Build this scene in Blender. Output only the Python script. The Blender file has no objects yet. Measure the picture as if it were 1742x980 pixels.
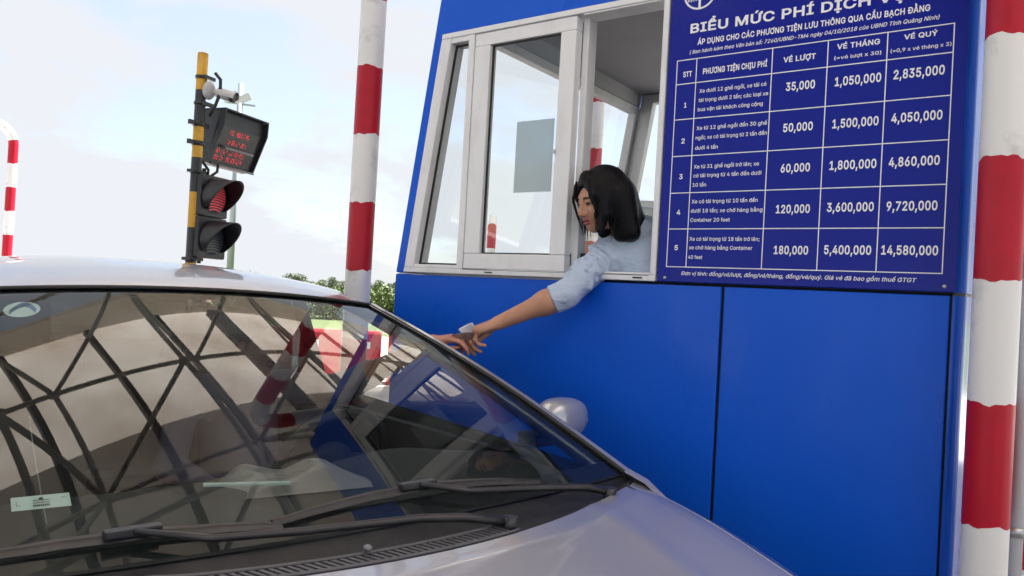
import bpy, bmesh, math, random
import numpy as np
from math import sin, cos, pi, radians, sqrt, atan2
from mathutils import Vector, Matrix
from mathutils.geometry import delaunay_2d_cdt

random.seed(7)
rng = np.random.default_rng(7)
S = bpy.context.scene
COL = S.collection

# ------------------------------------------------------------------ camera
cd = bpy.data.cameras.new('camera'); cam = bpy.data.objects.new('camera', cd); COL.objects.link(cam)
cd.sensor_width = 36.0; cd.lens = 36.0 * 1330.0 / 1742.0; cd.clip_start = 0.03; cd.clip_end = 3000
AZ, PITCH, ROLL = radians(54.6), radians(0.6), radians(3.2)
F0 = Vector((-cos(AZ), sin(AZ), 0)); R0 = Vector((sin(AZ), cos(AZ), 0)); ZZ = Vector((0, 0, 1))
FW = F0 * cos(PITCH) + ZZ * sin(PITCH); U0 = -F0 * sin(PITCH) + ZZ * cos(PITCH)
CR = R0 * cos(ROLL) + U0 * sin(ROLL); CU = -R0 * sin(ROLL) + U0 * cos(ROLL)
mw = Matrix.Identity(4)
for i in range(3):
    mw[i][0] = CR[i]; mw[i][1] = CU[i]; mw[i][2] = -FW[i]
mw.translation = Vector((0, 0, 1.42))
cam.matrix_world = mw
S.camera = cam

# ------------------------------------------------------------------ light
SUN_EL, SUN_AZ = radians(58), radians(75)       # azimuth measured from +X towards +Y
sdir = Vector((cos(SUN_EL) * cos(SUN_AZ), cos(SUN_EL) * sin(SUN_AZ), sin(SUN_EL)))
sd = bpy.data.lights.new('sun', 'SUN'); sun = bpy.data.objects.new('sun', sd); COL.objects.link(sun)
sd.energy = 5.0; sd.angle = radians(0.6); sd.color = (1.0, 0.965, 0.92)
sun.rotation_euler = sdir.to_track_quat('Z', 'Y').to_euler(); sun.location = (0, 0, 30)

W = bpy.data.worlds.new('World'); S.world = W; W.use_nodes = True
wn = W.node_tree.nodes; wl = W.node_tree.links
bg = wn['Background']; bg.inputs['Strength'].default_value = 0.050
sky = wn.new('ShaderNodeTexSky'); sky.sky_type = 'NISHITA'; sky.sun_disc = False
sky.sun_elevation = SUN_EL; sky.sun_rotation = pi / 2 - SUN_AZ
sky.air_density = 0.9; sky.dust_density = 1.5; sky.ozone_density = 1.2
tc = wn.new('ShaderNodeTexCoord'); mp = wn.new('ShaderNodeMapping'); mp.inputs['Scale'].default_value = (1.0, 1.0, 2.6)
wl.new(tc.outputs['Generated'], mp.inputs['Vector'])
nz = wn.new('ShaderNodeTexNoise'); nz.inputs['Scale'].default_value = 3.2; nz.inputs['Detail'].default_value = 7
nz.inputs['Roughness'].default_value = 0.58; nz.inputs['Distortion'].default_value = 0.25
wl.new(mp.outputs['Vector'], nz.inputs['Vector'])
cr = wn.new('ShaderNodeValToRGB'); cr.color_ramp.elements[0].position = 0.44; cr.color_ramp.elements[1].position = 0.60
wl.new(nz.outputs['Fac'], cr.inputs['Fac'])
sp = wn.new('ShaderNodeSeparateXYZ'); wl.new(tc.outputs['Generated'], sp.inputs['Vector'])
el = wn.new('ShaderNodeMapRange'); el.inputs['From Min'].default_value = 0.0; el.inputs['From Max'].default_value = 0.40
el.inputs['To Min'].default_value = 0.95; el.inputs['To Max'].default_value = 0.42
wl.new(sp.outputs['Z'], el.inputs['Value'])
mulc = wn.new('ShaderNodeMath'); mulc.operation = 'MULTIPLY'
wl.new(cr.outputs['Color'], mulc.inputs[0]); wl.new(el.outputs['Result'], mulc.inputs[1])
veil = wn.new('ShaderNodeMath'); veil.operation = 'ADD'; veil.use_clamp = True; veil.inputs[1].default_value = 0.55
wl.new(mulc.outputs['Value'], veil.inputs[0])
cl = wn.new('ShaderNodeMixRGB'); cl.inputs['Color2'].default_value = (2.95, 3.04, 3.20, 1)
wl.new(veil.outputs['Value'], cl.inputs['Fac']); wl.new(sky.outputs['Color'], cl.inputs['Color1'])
wl.new(cl.outputs['Color'], bg.inputs['Color'])

S.view_settings.view_transform = 'Standard'; S.view_settings.look = 'None'
S.view_settings.exposure = 2.55; S.view_settings.gamma = 1.0; S.view_settings.use_curve_mapping = False
S.cycles.max_bounces = 10; S.cycles.transparent_max_bounces = 16; S.cycles.glossy_bounces = 5; S.cycles.diffuse_bounces = 5
S.cycles.caustics_reflective = False; S.cycles.caustics_refractive = False

# ------------------------------------------------------------------ materials
def principled(name, col, rough=0.5, metal=0.0, spec=0.5, coat=0.0, coat_r=0.05, noise=None, bump=None, sub=0.0):
    m = bpy.data.materials.new(name); m.use_nodes = True
    n = m.node_tree.nodes; l = m.node_tree.links; b = n['Principled BSDF']
    b.inputs['Base Color'].default_value = (*col, 1); b.inputs['Roughness'].default_value = rough
    b.inputs['Metallic'].default_value = metal; b.inputs['Specular IOR Level'].default_value = spec
    b.inputs['Coat Weight'].default_value = coat; b.inputs['Coat Roughness'].default_value = coat_r
    if sub:
        b.inputs['Subsurface Weight'].default_value = sub; b.inputs['Subsurface Radius'].default_value = (0.012, 0.005, 0.003)
    if noise:   # (scale, second colour, lo, hi[, stretch])
        t = n.new('ShaderNodeTexCoord'); x = n.new('ShaderNodeTexNoise'); x.inputs['Scale'].default_value = noise[0]
        x.inputs['Detail'].default_value = 6; x.inputs['Roughness'].default_value = 0.6
        src = t.outputs['Object']
        if len(noise) > 4:
            mpp = n.new('ShaderNodeMapping'); mpp.inputs['Scale'].default_value = noise[4]
            l.new(src, mpp.inputs['Vector']); src = mpp.outputs['Vector']
        l.new(src, x.inputs['Vector'])
        r = n.new('ShaderNodeValToRGB'); r.color_ramp.elements[0].position = noise[2]; r.color_ramp.elements[1].position = noise[3]
        r.color_ramp.elements[0].color = (*col, 1); r.color_ramp.elements[1].color = (*noise[1], 1)
        l.new(x.outputs['Fac'], r.inputs['Fac']); l.new(r.outputs['Color'], b.inputs['Base Color'])
    if bump:    # (scale, strength, distance[, stretch])
        t = n.new('ShaderNodeTexCoord'); x = n.new('ShaderNodeTexNoise'); x.inputs['Scale'].default_value = bump[0]; x.inputs['Detail'].default_value = 4
        src = t.outputs['Object']
        if len(bump) > 3:
            mpp = n.new('ShaderNodeMapping'); mpp.inputs['Scale'].default_value = bump[3]
            l.new(src, mpp.inputs['Vector']); src = mpp.outputs['Vector']
        l.new(src, x.inputs['Vector'])
        bp = n.new('ShaderNodeBump'); bp.inputs['Strength'].default_value = bump[1]; bp.inputs['Distance'].default_value = bump[2]
        l.new(x.outputs['Fac'], bp.inputs['Height']); l.new(bp.outputs['Normal'], b.inputs['Normal'])
    return m

def glass(name, tint, ior=1.5, rough=0.0, gl=1.0):
    m = bpy.data.materials.new(name); m.use_nodes = True
    n = m.node_tree.nodes; l = m.node_tree.links; n.clear()
    o = n.new('ShaderNodeOutputMaterial'); mx = n.new('ShaderNodeMixShader'); t = n.new('ShaderNodeBsdfTransparent'); g = n.new('ShaderNodeBsdfGlossy')
    t.inputs['Color'].default_value = (*tint, 1); g.inputs['Roughness'].default_value = rough; g.inputs['Color'].default_value = (gl, gl * .985, gl * .965, 1)
    fr = n.new('ShaderNodeFresnel'); fr.inputs['IOR'].default_value = ior
    geo = n.new('ShaderNodeNewGeometry'); mixi = n.new('ShaderNodeMix'); mixi.data_type = 'FLOAT'
    mixi.inputs[2].default_value = ior; mixi.inputs[3].default_value = 1.0 / ior   # undo the back-face flip of a single sheet
    l.new(geo.outputs['Backfacing'], mixi.inputs[0]); l.new(mixi.outputs[0], fr.inputs['IOR'])
    l.new(fr.outputs['Fac'], mx.inputs['Fac']); l.new(t.outputs[0], mx.inputs[1]); l.new(g.outputs[0], mx.inputs[2]); l.new(mx.outputs[0], o.inputs['Surface'])
    return m

def emit(name, col, st):
    m = bpy.data.materials.new(name); m.use_nodes = True; b = m.node_tree.nodes['Principled BSDF']
    b.inputs['Base Color'].default_value = (*[c * .5 for c in col], 1); b.inputs['Emission Color'].default_value = (*col, 1); b.inputs['Emission Strength'].default_value = st
    return m

def paper_mat():
    m = bpy.data.materials.new('pale_paper'); m.use_nodes = True
    n = m.node_tree.nodes; l = m.node_tree.links; n.clear()
    o = n.new('ShaderNodeOutputMaterial'); mx = n.new('ShaderNodeMixShader'); d = n.new('ShaderNodeBsdfDiffuse'); t = n.new('ShaderNodeBsdfTransparent')
    d.inputs['Color'].default_value = (.72, .76, .76, 1); t.inputs['Color'].default_value = (.62, .66, .67, 1); mx.inputs['Fac'].default_value = .7
    l.new(d.outputs[0], mx.inputs[1]); l.new(t.outputs[0], mx.inputs[2]); l.new(mx.outputs[0], o.inputs['Surface']); return m
M = {}
M['blue'] = principled('blue_panel', (0.003, 0.088, 0.60), 0.34, spec=0.20, bump=(1.4, 0.05, 0.02), noise=(3.0, (0.004, 0.094, 0.62), .35, .7))
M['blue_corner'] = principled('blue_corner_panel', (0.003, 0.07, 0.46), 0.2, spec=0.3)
M['gap'] = principled('dark_joint', (0.008, 0.012, 0.03), 0.7)
M['frame'] = principled('white_window_frame', (0.73, 0.73, 0.76), 0.32, noise=(10, (0.57, 0.56, 0.56), .52, .85, (1, 1, .35)))
M['gasket'] = principled('black_rubber', (0.012, 0.012, 0.013), 0.6)
M['inner'] = principled('grey_inner_lining', (0.42, 0.42, 0.45), 0.6, noise=(4, (0.37, 0.37, 0.40), .4, .7))
M['ceil'] = principled('grey_ceiling_lining', (0.34, 0.34, 0.37), 0.6, noise=(4, (0.31, 0.31, 0.34), .4, .7))
M['glass'] = glass('window_glass', (0.93, 0.95, 0.95), 1.45)
M['paper'] = paper_mat()
M['signblue'] = principled('sign_blue', (0.006, 0.014, 0.27), 0.18, spec=0.18, bump=(5, 0.05, 0.01))
M['signwhite'] = principled('sign_white', (0.80, 0.80, 0.84), 0.45)
M['metal'] = principled('zinc_metal', (0.45, 0.46, 0.47), 0.4, metal=0.8)
M['red'] = principled('red_paint', (0.42, 0.008, 0.026), 0.36, spec=0.25, noise=(14, (0.34, 0.008, 0.02), .45, .8), bump=(40, .08, .003))
M['white'] = principled('white_paint', (0.72, 0.71, 0.72), 0.40, noise=(7, (0.40, 0.385, 0.37), .55, .80), bump=(40, .08, .003))
M['yellow'] = principled('yellow_paint', (0.55, 0.30, 0.02), 0.45, noise=(12, (0.42, 0.22, .02), .5, .8))
M['black'] = principled('black_paint', (0.012, 0.014, 0.018), 0.4)
M['housing'] = principled('black_housing', (0.014, 0.015, 0.020), 0.45, noise=(20, (0.03, 0.03, 0.035), .5, .8))
M['ledge'] = principled('dusty_ledge', (0.16, 0.16, 0.18), 0.5)
M['led'] = emit('red_led', (1.0, 0.02, 0.05), 0.20)
M['redlens'] = emit('red_lens', (0.8, 0.07, 0.08), 0.05)
M['deadlens'] = principled('dark_lens', (0.06, 0.065, 0.07), 0.3)
M['camwhite'] = principled('camera_white', (0.40, 0.40, 0.42), 0.4)
M['lampglow'] = principled('floodlight_lens', (0.72, 0.66, 0.5), 0.3)
M['fascia'] = principled('pale_fascia', (0.55, 0.50, 0.44), 0.6)
M['galv'] = principled('galvanised_steel', (0.26, 0.29, 0.32), 0.5, metal=0.3)
M['paint'] = principled('silver_car_paint', (0.40, 0.41, 0.47), 0.34, metal=0.5, coat=0.9, coat_r=0.04, noise=(2.2, (0.43, 0.435, 0.49), .4, .7))
M['cowl'] = principled('black_plastic', (0.014, 0.015, 0.018), 0.5, spec=0.3, noise=(25, (0.03, 0.03, 0.035), .5, .8), bump=(120, .15, .002))
M['wiper'] = principled('wiper_black', (0.018, 0.018, 0.022), 0.36, spec=0.4, noise=(18, (0.04, 0.038, 0.042), .5, .75))
M['slot'] = principled('grille_dark', (0.004, 0.004, 0.005), 0.8)
M['grill'] = principled('grille_plastic', (0.07, 0.07, 0.08), 0.45)
M['wglass'] = glass('windscreen_glass', (0.66, 0.73, 0.71), 1.52, gl=.84)
M['sglass'] = glass('car_window_glass', (0.035, 0.04, 0.04), 1.45)
M['rglass'] = glass('dark_rear_glass', (0.006, 0.007, 0.007), 1.45)
M['dash'] = principled('dashboard', (0.022, 0.022, 0.025), 0.75)
M['seat'] = principled('seat_cloth', (0.045, 0.042, 0.042), 0.9)
M['headliner'] = principled('headliner', (0.14, 0.13, 0.125), 0.9)
M['tyre'] = principled('tyre', (0.015, 0.015, 0.015), 0.8)
M['rim'] = principled('rim', (0.5, 0.5, 0.52), 0.35, metal=0.9)
M['lamp_clear'] = principled('clear_lamp', (0.6, 0.6, 0.62), 0.1)
M['lamp_red'] = principled('red_lamp', (0.4, 0.01, 0.01), 0.15)
M['sticker'] = principled('pale_sticker', (0.55, 0.66, 0.64), 0.5)
M['stickerblue'] = principled('blue_print', (0.03, 0.12, 0.30), 0.5)
M['clearbag'] = principled('grey_plastic_bag', (0.23, 0.205, 0.205), 0.3, bump=(14, .5, .02))
M['skin'] = principled('skin', (0.46, 0.235, 0.15), 0.5, sub=0.12, noise=(22, (0.42, 0.20, 0.125), .4, .7))
M['skin2'] = principled('skin_pink', (0.46, 0.21, 0.15), 0.5, sub=0.1, noise=(22, (0.40, 0.165, 0.115), .4, .7))
M['lips'] = principled('lips', (0.33, 0.075, 0.065), 0.4)
M['brow'] = principled('brow', (0.03, 0.02, 0.018), 0.7)
M['eye'] = principled('eye', (0.02, 0.014, 0.012), 0.15)
M['hair'] = principled('black_hair', (0.0035, 0.003, 0.005), 0.42, spec=0.16, bump=(10, .6, .008, (12, 12, .7)))
M['shirt'] = principled('light_blue_shirt', (0.45, 0.54, 0.69), 0.85, noise=(7, (0.40, 0.49, 0.64), .4, .7), bump=(13, .8, .03, (1, 1, 1.8)))
M['darkshirt'] = principled('dark_shirt', (0.15, 0.13, 0.20), 0.85, bump=(9, .5, .02))
M['trouser'] = principled('dark_trousers', (0.02, 0.02, 0.03), 0.85)
M['ticket'] = principled('ticket_paper', (0.72, 0.72, 0.80), 0.7)
M['note'] = principled('brown_note', (0.19, 0.12, 0.11), 0.6, noise=(60, (0.09, 0.05, .05), .4, .6))
M['barrier'] = principled('red_plastic', (0.50, 0.02, 0.035), 0.4, noise=(5, (0.42, 0.02, 0.03), .4, .7))
M['asphalt'] = principled('asphalt_road', (0.075, 0.075, 0.078), 0.85, noise=(1.3, (0.10, 0.098, 0.095), .4, .7), bump=(90, .3, .006))
M['concrete'] = principled('concrete', (0.46, 0.455, 0.445), 0.85, noise=(.9, (0.33, 0.32, 0.30), .4, .7), bump=(60, .25, .005))
M['field'] = principled('field_ground', (0.09, 0.13, 0.035), 0.95, noise=(.12, (0.13, 0.12, 0.06), .4, .7))
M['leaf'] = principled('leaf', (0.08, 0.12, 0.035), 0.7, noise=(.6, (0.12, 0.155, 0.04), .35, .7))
M['leaf_haze'] = principled('leaf_haze', (0.12, 0.145, 0.105), 0.75, noise=(.4, (0.15, 0.175, 0.11), .35, .7))  # far foliage lightened and greyed: distance haze mixed into its colour
M['bark'] = principled('bark', (0.10, 0.07, 0.05), 0.9)
M['greymetal'] = principled('grey_sheet', (0.30, 0.33, 0.35), 0.5, noise=(2.5, (0.25, 0.28, 0.30), .4, .7))
M['pipewhite'] = principled('white_pipe', (0.55, 0.56, 0.60), 0.3)
M['truss'] = principled('truss_steel', (0.34, 0.33, 0.32), 0.5)
M['purlin'] = principled('dark_purlin', (0.07, 0.07, 0.075), 0.5)
M['girder'] = principled('grey_girder', (0.16, 0.16, 0.18), 0.5)

def vary_rough(m, lo, hi, scale, stretch=(1, 1, 1)):
    n = m.node_tree.nodes; l = m.node_tree.links; t = n.new('ShaderNodeTexCoord'); x = n.new('ShaderNodeTexNoise'); x.inputs['Scale'].default_value = scale; x.inputs['Detail'].default_value = 7
    mp_ = n.new('ShaderNodeMapping'); mp_.inputs['Scale'].default_value = stretch; r = n.new('ShaderNodeMapRange'); r.inputs['From Min'].default_value = .3; r.inputs['From Max'].default_value = .7
    r.inputs['To Min'].default_value = lo; r.inputs['To Max'].default_value = hi
    l.new(t.outputs['Object'], mp_.inputs['Vector']); l.new(mp_.outputs['Vector'], x.inputs['Vector']); l.new(x.outputs['Fac'], r.inputs['Value']); l.new(r.outputs['Result'], n['Principled BSDF'].inputs['Roughness'])
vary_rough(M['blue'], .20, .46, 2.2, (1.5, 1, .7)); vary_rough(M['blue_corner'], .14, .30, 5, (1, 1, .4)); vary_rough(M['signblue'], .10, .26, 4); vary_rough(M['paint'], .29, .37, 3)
def roofmat(fac):
    m = bpy.data.materials.new('beige_roof_sheet'); m.use_nodes = True
    n = m.node_tree.nodes; l = m.node_tree.links; n.clear()
    o = n.new('ShaderNodeOutputMaterial'); mx = n.new('ShaderNodeMixShader'); d = n.new('ShaderNodeBsdfDiffuse'); t = n.new('ShaderNodeBsdfTranslucent')
    x = n.new('ShaderNodeTexNoise'); x.inputs['Scale'].default_value = .9; x.inputs['Detail'].default_value = 5; r = n.new('ShaderNodeValToRGB')
    tcn = n.new('ShaderNodeTexCoord'); l.new(tcn.outputs['Object'], x.inputs['Vector'])
    r.color_ramp.elements[0].position = .35; r.color_ramp.elements[1].position = .7
    r.color_ramp.elements[0].color = (.46, .39, .33, 1); r.color_ramp.elements[1].color = (.74, .70, .64, 1)
    l.new(x.outputs['Fac'], r.inputs['Fac']); l.new(r.outputs['Color'], d.inputs['Color']); l.new(r.outputs['Color'], t.inputs['Color'])
    mx.inputs['Fac'].default_value = fac
    l.new(d.outputs[0], mx.inputs[1]); l.new(t.outputs[0], mx.inputs[2]); l.new(mx.outputs[0], o.inputs['Surface'])
    return m
M['rooffill'] = roofmat(0.70); M['roofopaque'] = roofmat(0.10)

# ------------------------------------------------------------------ helpers
def link_mesh(name, me, parent=None):
    o = bpy.data.objects.new(name, me); COL.objects.link(o)
    if parent is not None: o.parent = parent
    return o

class MB:
    """collects shapes; build() links them as ONE mesh object"""
    def __init__(s): s.v = []; s.f = []; s.m = []; s.sm = []; s.cur = 0; s.smooth = False
    def add(s, vs, fs, smooth=None):
        b = len(s.v); s.v += [tuple(v) for v in vs]
        for f in fs:
            s.f.append(tuple(i + b for i in f)); s.m.append(s.cur); s.sm.append(s.smooth if smooth is None else smooth)
        return s
    def box(s, x0, x1, y0, y1, z0, z1):
        vs = [(x, y, z) for x in (x0, x1) for y in (y0, y1) for z in (z0, z1)]
        return s.add(vs, [(0, 1, 3, 2), (4, 6, 7, 5), (0, 4, 5, 1), (2, 3, 7, 6), (0, 2, 6, 4), (1, 5, 7, 3)], False)
    def obox(s, c, ax, ay, az):   # oriented box: centre and half-axis vectors
        c, ax, ay, az = map(Vector, (c, ax, ay, az))
        vs = [c + ax * i + ay * j + az * k for i in (-1, 1) for j in (-1, 1) for k in (-1, 1)]
        return s.add(vs, [(0, 1, 3, 2), (4, 6, 7, 5), (0, 4, 5, 1), (2, 3, 7, 6), (0, 2, 6, 4), (1, 5, 7, 3)], False)
    def prism(s, poly, off):      # poly: list of 3D points (planar), extruded by vector off
        n = len(poly); off = Vector(off); vs = [Vector(p) for p in poly] + [Vector(p) + off for p in poly]
        fs = [tuple(range(n - 1, -1, -1)), tuple(range(n, 2 * n))] + [(i, (i + 1) % n, (i + 1) % n + n, i + n) for i in range(n)]
        return s.add(vs, fs, False)
    def tube(s, pts, r, n=10, caps=True, matf=None):
        pts = [Vector(p) for p in pts]; rs = r if hasattr(r, '__len__') else [r] * len(pts)
        b = len(s.v); up = None
        for i, p in enumerate(pts):
            t = (pts[min(i + 1, len(pts) - 1)] - pts[max(i - 1, 0)]).normalized()
            if up is None:
                up = Vector((0, 0, 1)) if abs(t.z) < .9 else Vector((1, 0, 0))
            a = (up - t * up.dot(t)).normalized(); up = a; c = t.cross(a)
            for k in range(n):
                q = 2 * pi * k / n; s.v.append(tuple(p + (a * cos(q) + c * sin(q)) * rs[i]))
        for i in range(len(pts) - 1):
            for k in range(n):
                s.f.append((b + i * n + k, b + i * n + (k + 1) % n, b + (i + 1) * n + (k + 1) % n, b + (i + 1) * n + k))
                s.m.append(matf(i) if matf else s.cur); s.sm.append(True)
        if caps:
            s.f.append(tuple(b + k for k in range(n - 1, -1, -1))); s.m.append(matf(0) if matf else s.cur); s.sm.append(False)
            e = b + (len(pts) - 1) * n
            s.f.append(tuple(e + k for k in range(n))); s.m.append(matf(len(pts) - 2) if matf else s.cur); s.sm.append(False)
        return s
    def grid(s, P, smooth=True):  # P[i][j] points
        n = len(P); m = len(P[0]); vs = [p for row in P for p in row]
        return s.add(vs, [(i * m + j, (i + 1) * m + j, (i + 1) * m + j + 1, i * m + j + 1) for i in range(n - 1) for j in range(m - 1)], smooth)
    def ellipsoid(s, c, r, n=14, m=10, R=None):
        c = Vector(c); P = []
        for i in range(m + 1):
            th = pi * i / m; row = []
            for j in range(n + 1):
                ph = 2 * pi * j / n; q = Vector((r[0] * sin(th) * cos(ph), r[1] * sin(th) * sin(ph), r[2] * cos(th)))
                if R is not None: q = R @ q
                row.append(c + q)
            P.append(row)
        return s.grid(P)
    def superell(s, c, r, e=.75, n=32, m=22):
        f = lambda v: math.copysign(abs(v) ** e, v); P = []
        for i in range(m + 1):
            th = pi * i / m
            P.append([(c[0] + r[0] * f(sin(th)) * f(cos(2 * pi * j / n)), c[1] + r[1] * f(sin(th)) * f(sin(2 * pi * j / n)), c[2] + r[2] * f(cos(th))) for j in range(n + 1)])
        return s.grid(P)
    def build(s, name, mats, parent=None, bevel=0.0, weld=False):
        me = bpy.data.meshes.new(name)
        off = parent_origin(parent)
        me.from_pydata([(Vector(v) - off) for v in s.v], [], s.f)
        mats = mats if isinstance(mats, (list, tuple)) else [mats]
        for m in mats: me.materials.append(m)
        me.polygons.foreach_set('material_index', s.m); me.polygons.foreach_set('use_smooth', s.sm)
        if bevel or weld:
            bm = bmesh.new(); bm.from_mesh(me)
            if weld: bmesh.ops.remove_doubles(bm, verts=bm.verts, dist=1e-4)
            if bevel:
                es = [e for e in bm.edges if len(e.link_faces) == 2 and e.calc_face_angle(0) > 0.6]
                bmesh.ops.bevel(bm, geom=es, offset=bevel, segments=2, profile=.6, affect='EDGES', clamp_overlap=True)
            bm.to_mesh(me); bm.free()
        me.update()
        return link_mesh(name, me, parent)

def parent_origin(p):
    o = Vector((0, 0, 0))
    while p is not None:
        if p.get('_local'): return Vector((0, 0, 0))
        o = o + Vector(p.location); p = p.parent
    return o

def tag(o, label=None, cat=None, group=None, kind=None):
    if label: o['label'] = label
    if cat: o['category'] = cat
    if group: o['group'] = group
    if kind: o['kind'] = kind
    return o
def thing(name, loc, label, cat, group=None, rotz=0.0):
    o = bpy.data.objects.new(name, None); COL.objects.link(o); o.location = loc; o.rotation_euler = (0, 0, rotz); o.empty_display_size = .1
    return tag(o, label, cat, group)
def copy_tree(o, parent=None):
    c = o.copy(); COL.objects.link(c)
    if parent is not None: c.parent = parent
    for ch in list(o.children): copy_tree(ch, c)
    return c

# ---- smooth signed-distance figures meshed with sparse surface nets
def _sminv(a, b, k):
    if k <= 0: return np.minimum(a, b)
    h = np.clip(.5 + .5 * (b - a) / k, 0, 1); return b * (1 - h) + a * h - k * h * (1 - h)
def cone(a, b, ra, rb, k=.01):
    a = np.array(a, float); b = np.array(b, float); ab = b - a; L2 = max(ab @ ab, 1e-12)
    def f(P):
        t = np.clip(((P - a) @ ab) / L2, 0, 1); return np.linalg.norm(P - a - t[:, None] * ab, axis=1) - (ra + (rb - ra) * t)
    r = max(ra, rb); return (f, np.minimum(a, b) - r, np.maximum(a, b) + r, k, 1)
def ell(c, r, k=.01, R=None, sign=1):
    c = np.array(c, float); r = np.array(r, float); Rm = np.eye(3) if R is None else np.array(R, float)   # columns: axes
    def f(P):
        q = (P - c) @ Rm; k0 = np.linalg.norm(q / r, axis=1); k1 = np.linalg.norm(q / (r * r), axis=1) + 1e-9
        return k0 * (k0 - 1) / k1
    m = r.max(); return (f, c - m, c + m, k, sign)
def halfspace_cut(p, n, k=.004):   # removes what lies on the +n side
    p = np.array(p, float); n = np.array(n, float); n = n / np.linalg.norm(n)
    return (lambda P: -((P - p) @ n), None, None, k, -1)
def sdf_mesh(prims, res, N=12):
    add = [p for p in prims if p[4] == 1]
    lo = np.min([p[1] for p in add], axis=0) - 3 * res; hi = np.max([p[2] for p in add], axis=0) + 3 * res
    dims = np.ceil((hi - lo) / (res * N)).astype(int)
    G = np.arange(N + 1); gi = np.stack(np.meshgrid(G, G, G, indexing='ij'), -1).reshape(-1, 3)
    tot = dims * N + 2
    keys = []; vpos = []; quads = []
    enc = lambda c: (c[:, 0] * tot[1] + c[:, 1]) * tot[2] + c[:, 2]
    for bx in range(dims[0]):
        for by in range(dims[1]):
            for bz in range(dims[2]):
                b0 = np.array([bx, by, bz]) * N; wlo = lo + b0 * res; whi = wlo + N * res
                act = [p for p in prims if p[1] is None or (np.all(p[1] - p[3] - 2 * res <= whi) and np.all(p[2] + p[3] + 2 * res >= wlo))]
                if not any(p[4] == 1 for p in act): continue
                P = wlo + gi * res; d = np.full(len(P), 1.0)
                for p in act:
                    v = p[0](P)
                    d = _sminv(d, v, p[3]) if p[4] == 1 else -_sminv(-d, v, p[3])
                D = d.reshape(N + 1, N + 1, N + 1); ins = D < 0
                if ins.all() or not ins.any(): continue
                c8 = [ins[i:N + i, j:N + j, k:N + k] for i in (0, 1) for j in (0, 1) for k in (0, 1)]
                cnt = sum(c.astype(int) for c in c8); cells = np.argwhere((cnt > 0) & (cnt < 8))
                acc = np.zeros((len(cells), 3)); num = np.zeros(len(cells))
                co = np.array([(i, j, k) for i in (0, 1) for j in (0, 1) for k in (0, 1)])
                for a in range(8):
                    for ax in range(3):
                        if co[a][ax]: continue
                        e = co[a].copy(); e[ax] = 1
                        A = cells + co[a]; B = cells + e
                        da = D[A[:, 0], A[:, 1], A[:, 2]]; db = D[B[:, 0], B[:, 1], B[:, 2]]
                        x = (da < 0) != (db < 0); t = np.where(x, da / np.where(x, da - db, 1), 0)
                        acc += np.where(x[:, None], A + t[:, None] * (B - A), 0); num += x
                keys.append(enc(cells + b0)); vpos.append(lo + (b0 + acc / num[:, None]) * res)
                for ax in range(3):
                    u, w = [(1, 2), (2, 0), (0, 1)][ax]
                    sl0 = [slice(0, N)] * 3; sl1 = list(sl0); sl1[ax] = slice(1, N + 1)
                    a_ = ins[tuple(sl0)]; b_ = ins[tuple(sl1)]
                    for flip in (0, 1):
                        ix = np.argwhere((a_ & ~b_) if flip == 0 else (~a_ & b_))
                        if not len(ix): continue
                        g = ix + b0; eu = np.zeros(3, int); eu[u] = 1; ew = np.zeros(3, int); ew[w] = 1
                        q = [enc(g), enc(g - eu), enc(g - eu - ew), enc(g - ew)]
                        if flip: q = q[::-1]
                        quads.append(np.stack(q, 1))
    keys = np.concatenate(keys); vpos = np.concatenate(vpos); quads = np.concatenate(quads)
    uk, first = np.unique(keys, return_index=True); V = vpos[first]
    idx = np.searchsorted(uk, quads); idx = np.clip(idx, 0, len(uk) - 1)
    ok = (uk[idx] == quads).all(axis=1); return V, idx[ok]
def sdf_obj(name, prims, res, mats, parent, paint=None, jitter=None):
    V, Fq = sdf_mesh(prims, res)
    off = np.array(parent_origin(parent))
    me = bpy.data.meshes.new(name); me.from_pydata([tuple(v) for v in V - off], [], [tuple(int(i) for i in q) for q in Fq])
    for m in (mats if isinstance(mats, (list, tuple)) else [mats]): me.materials.append(m)
    mi = np.zeros(len(Fq), int)
    if paint is not None: mi = paint(V[Fq].mean(axis=1))
    me.polygons.foreach_set('material_index', mi.astype(np.int32)); me.polygons.foreach_set('use_smooth', [True] * len(Fq))
    me.update(); return link_mesh(name, me, parent)

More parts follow.
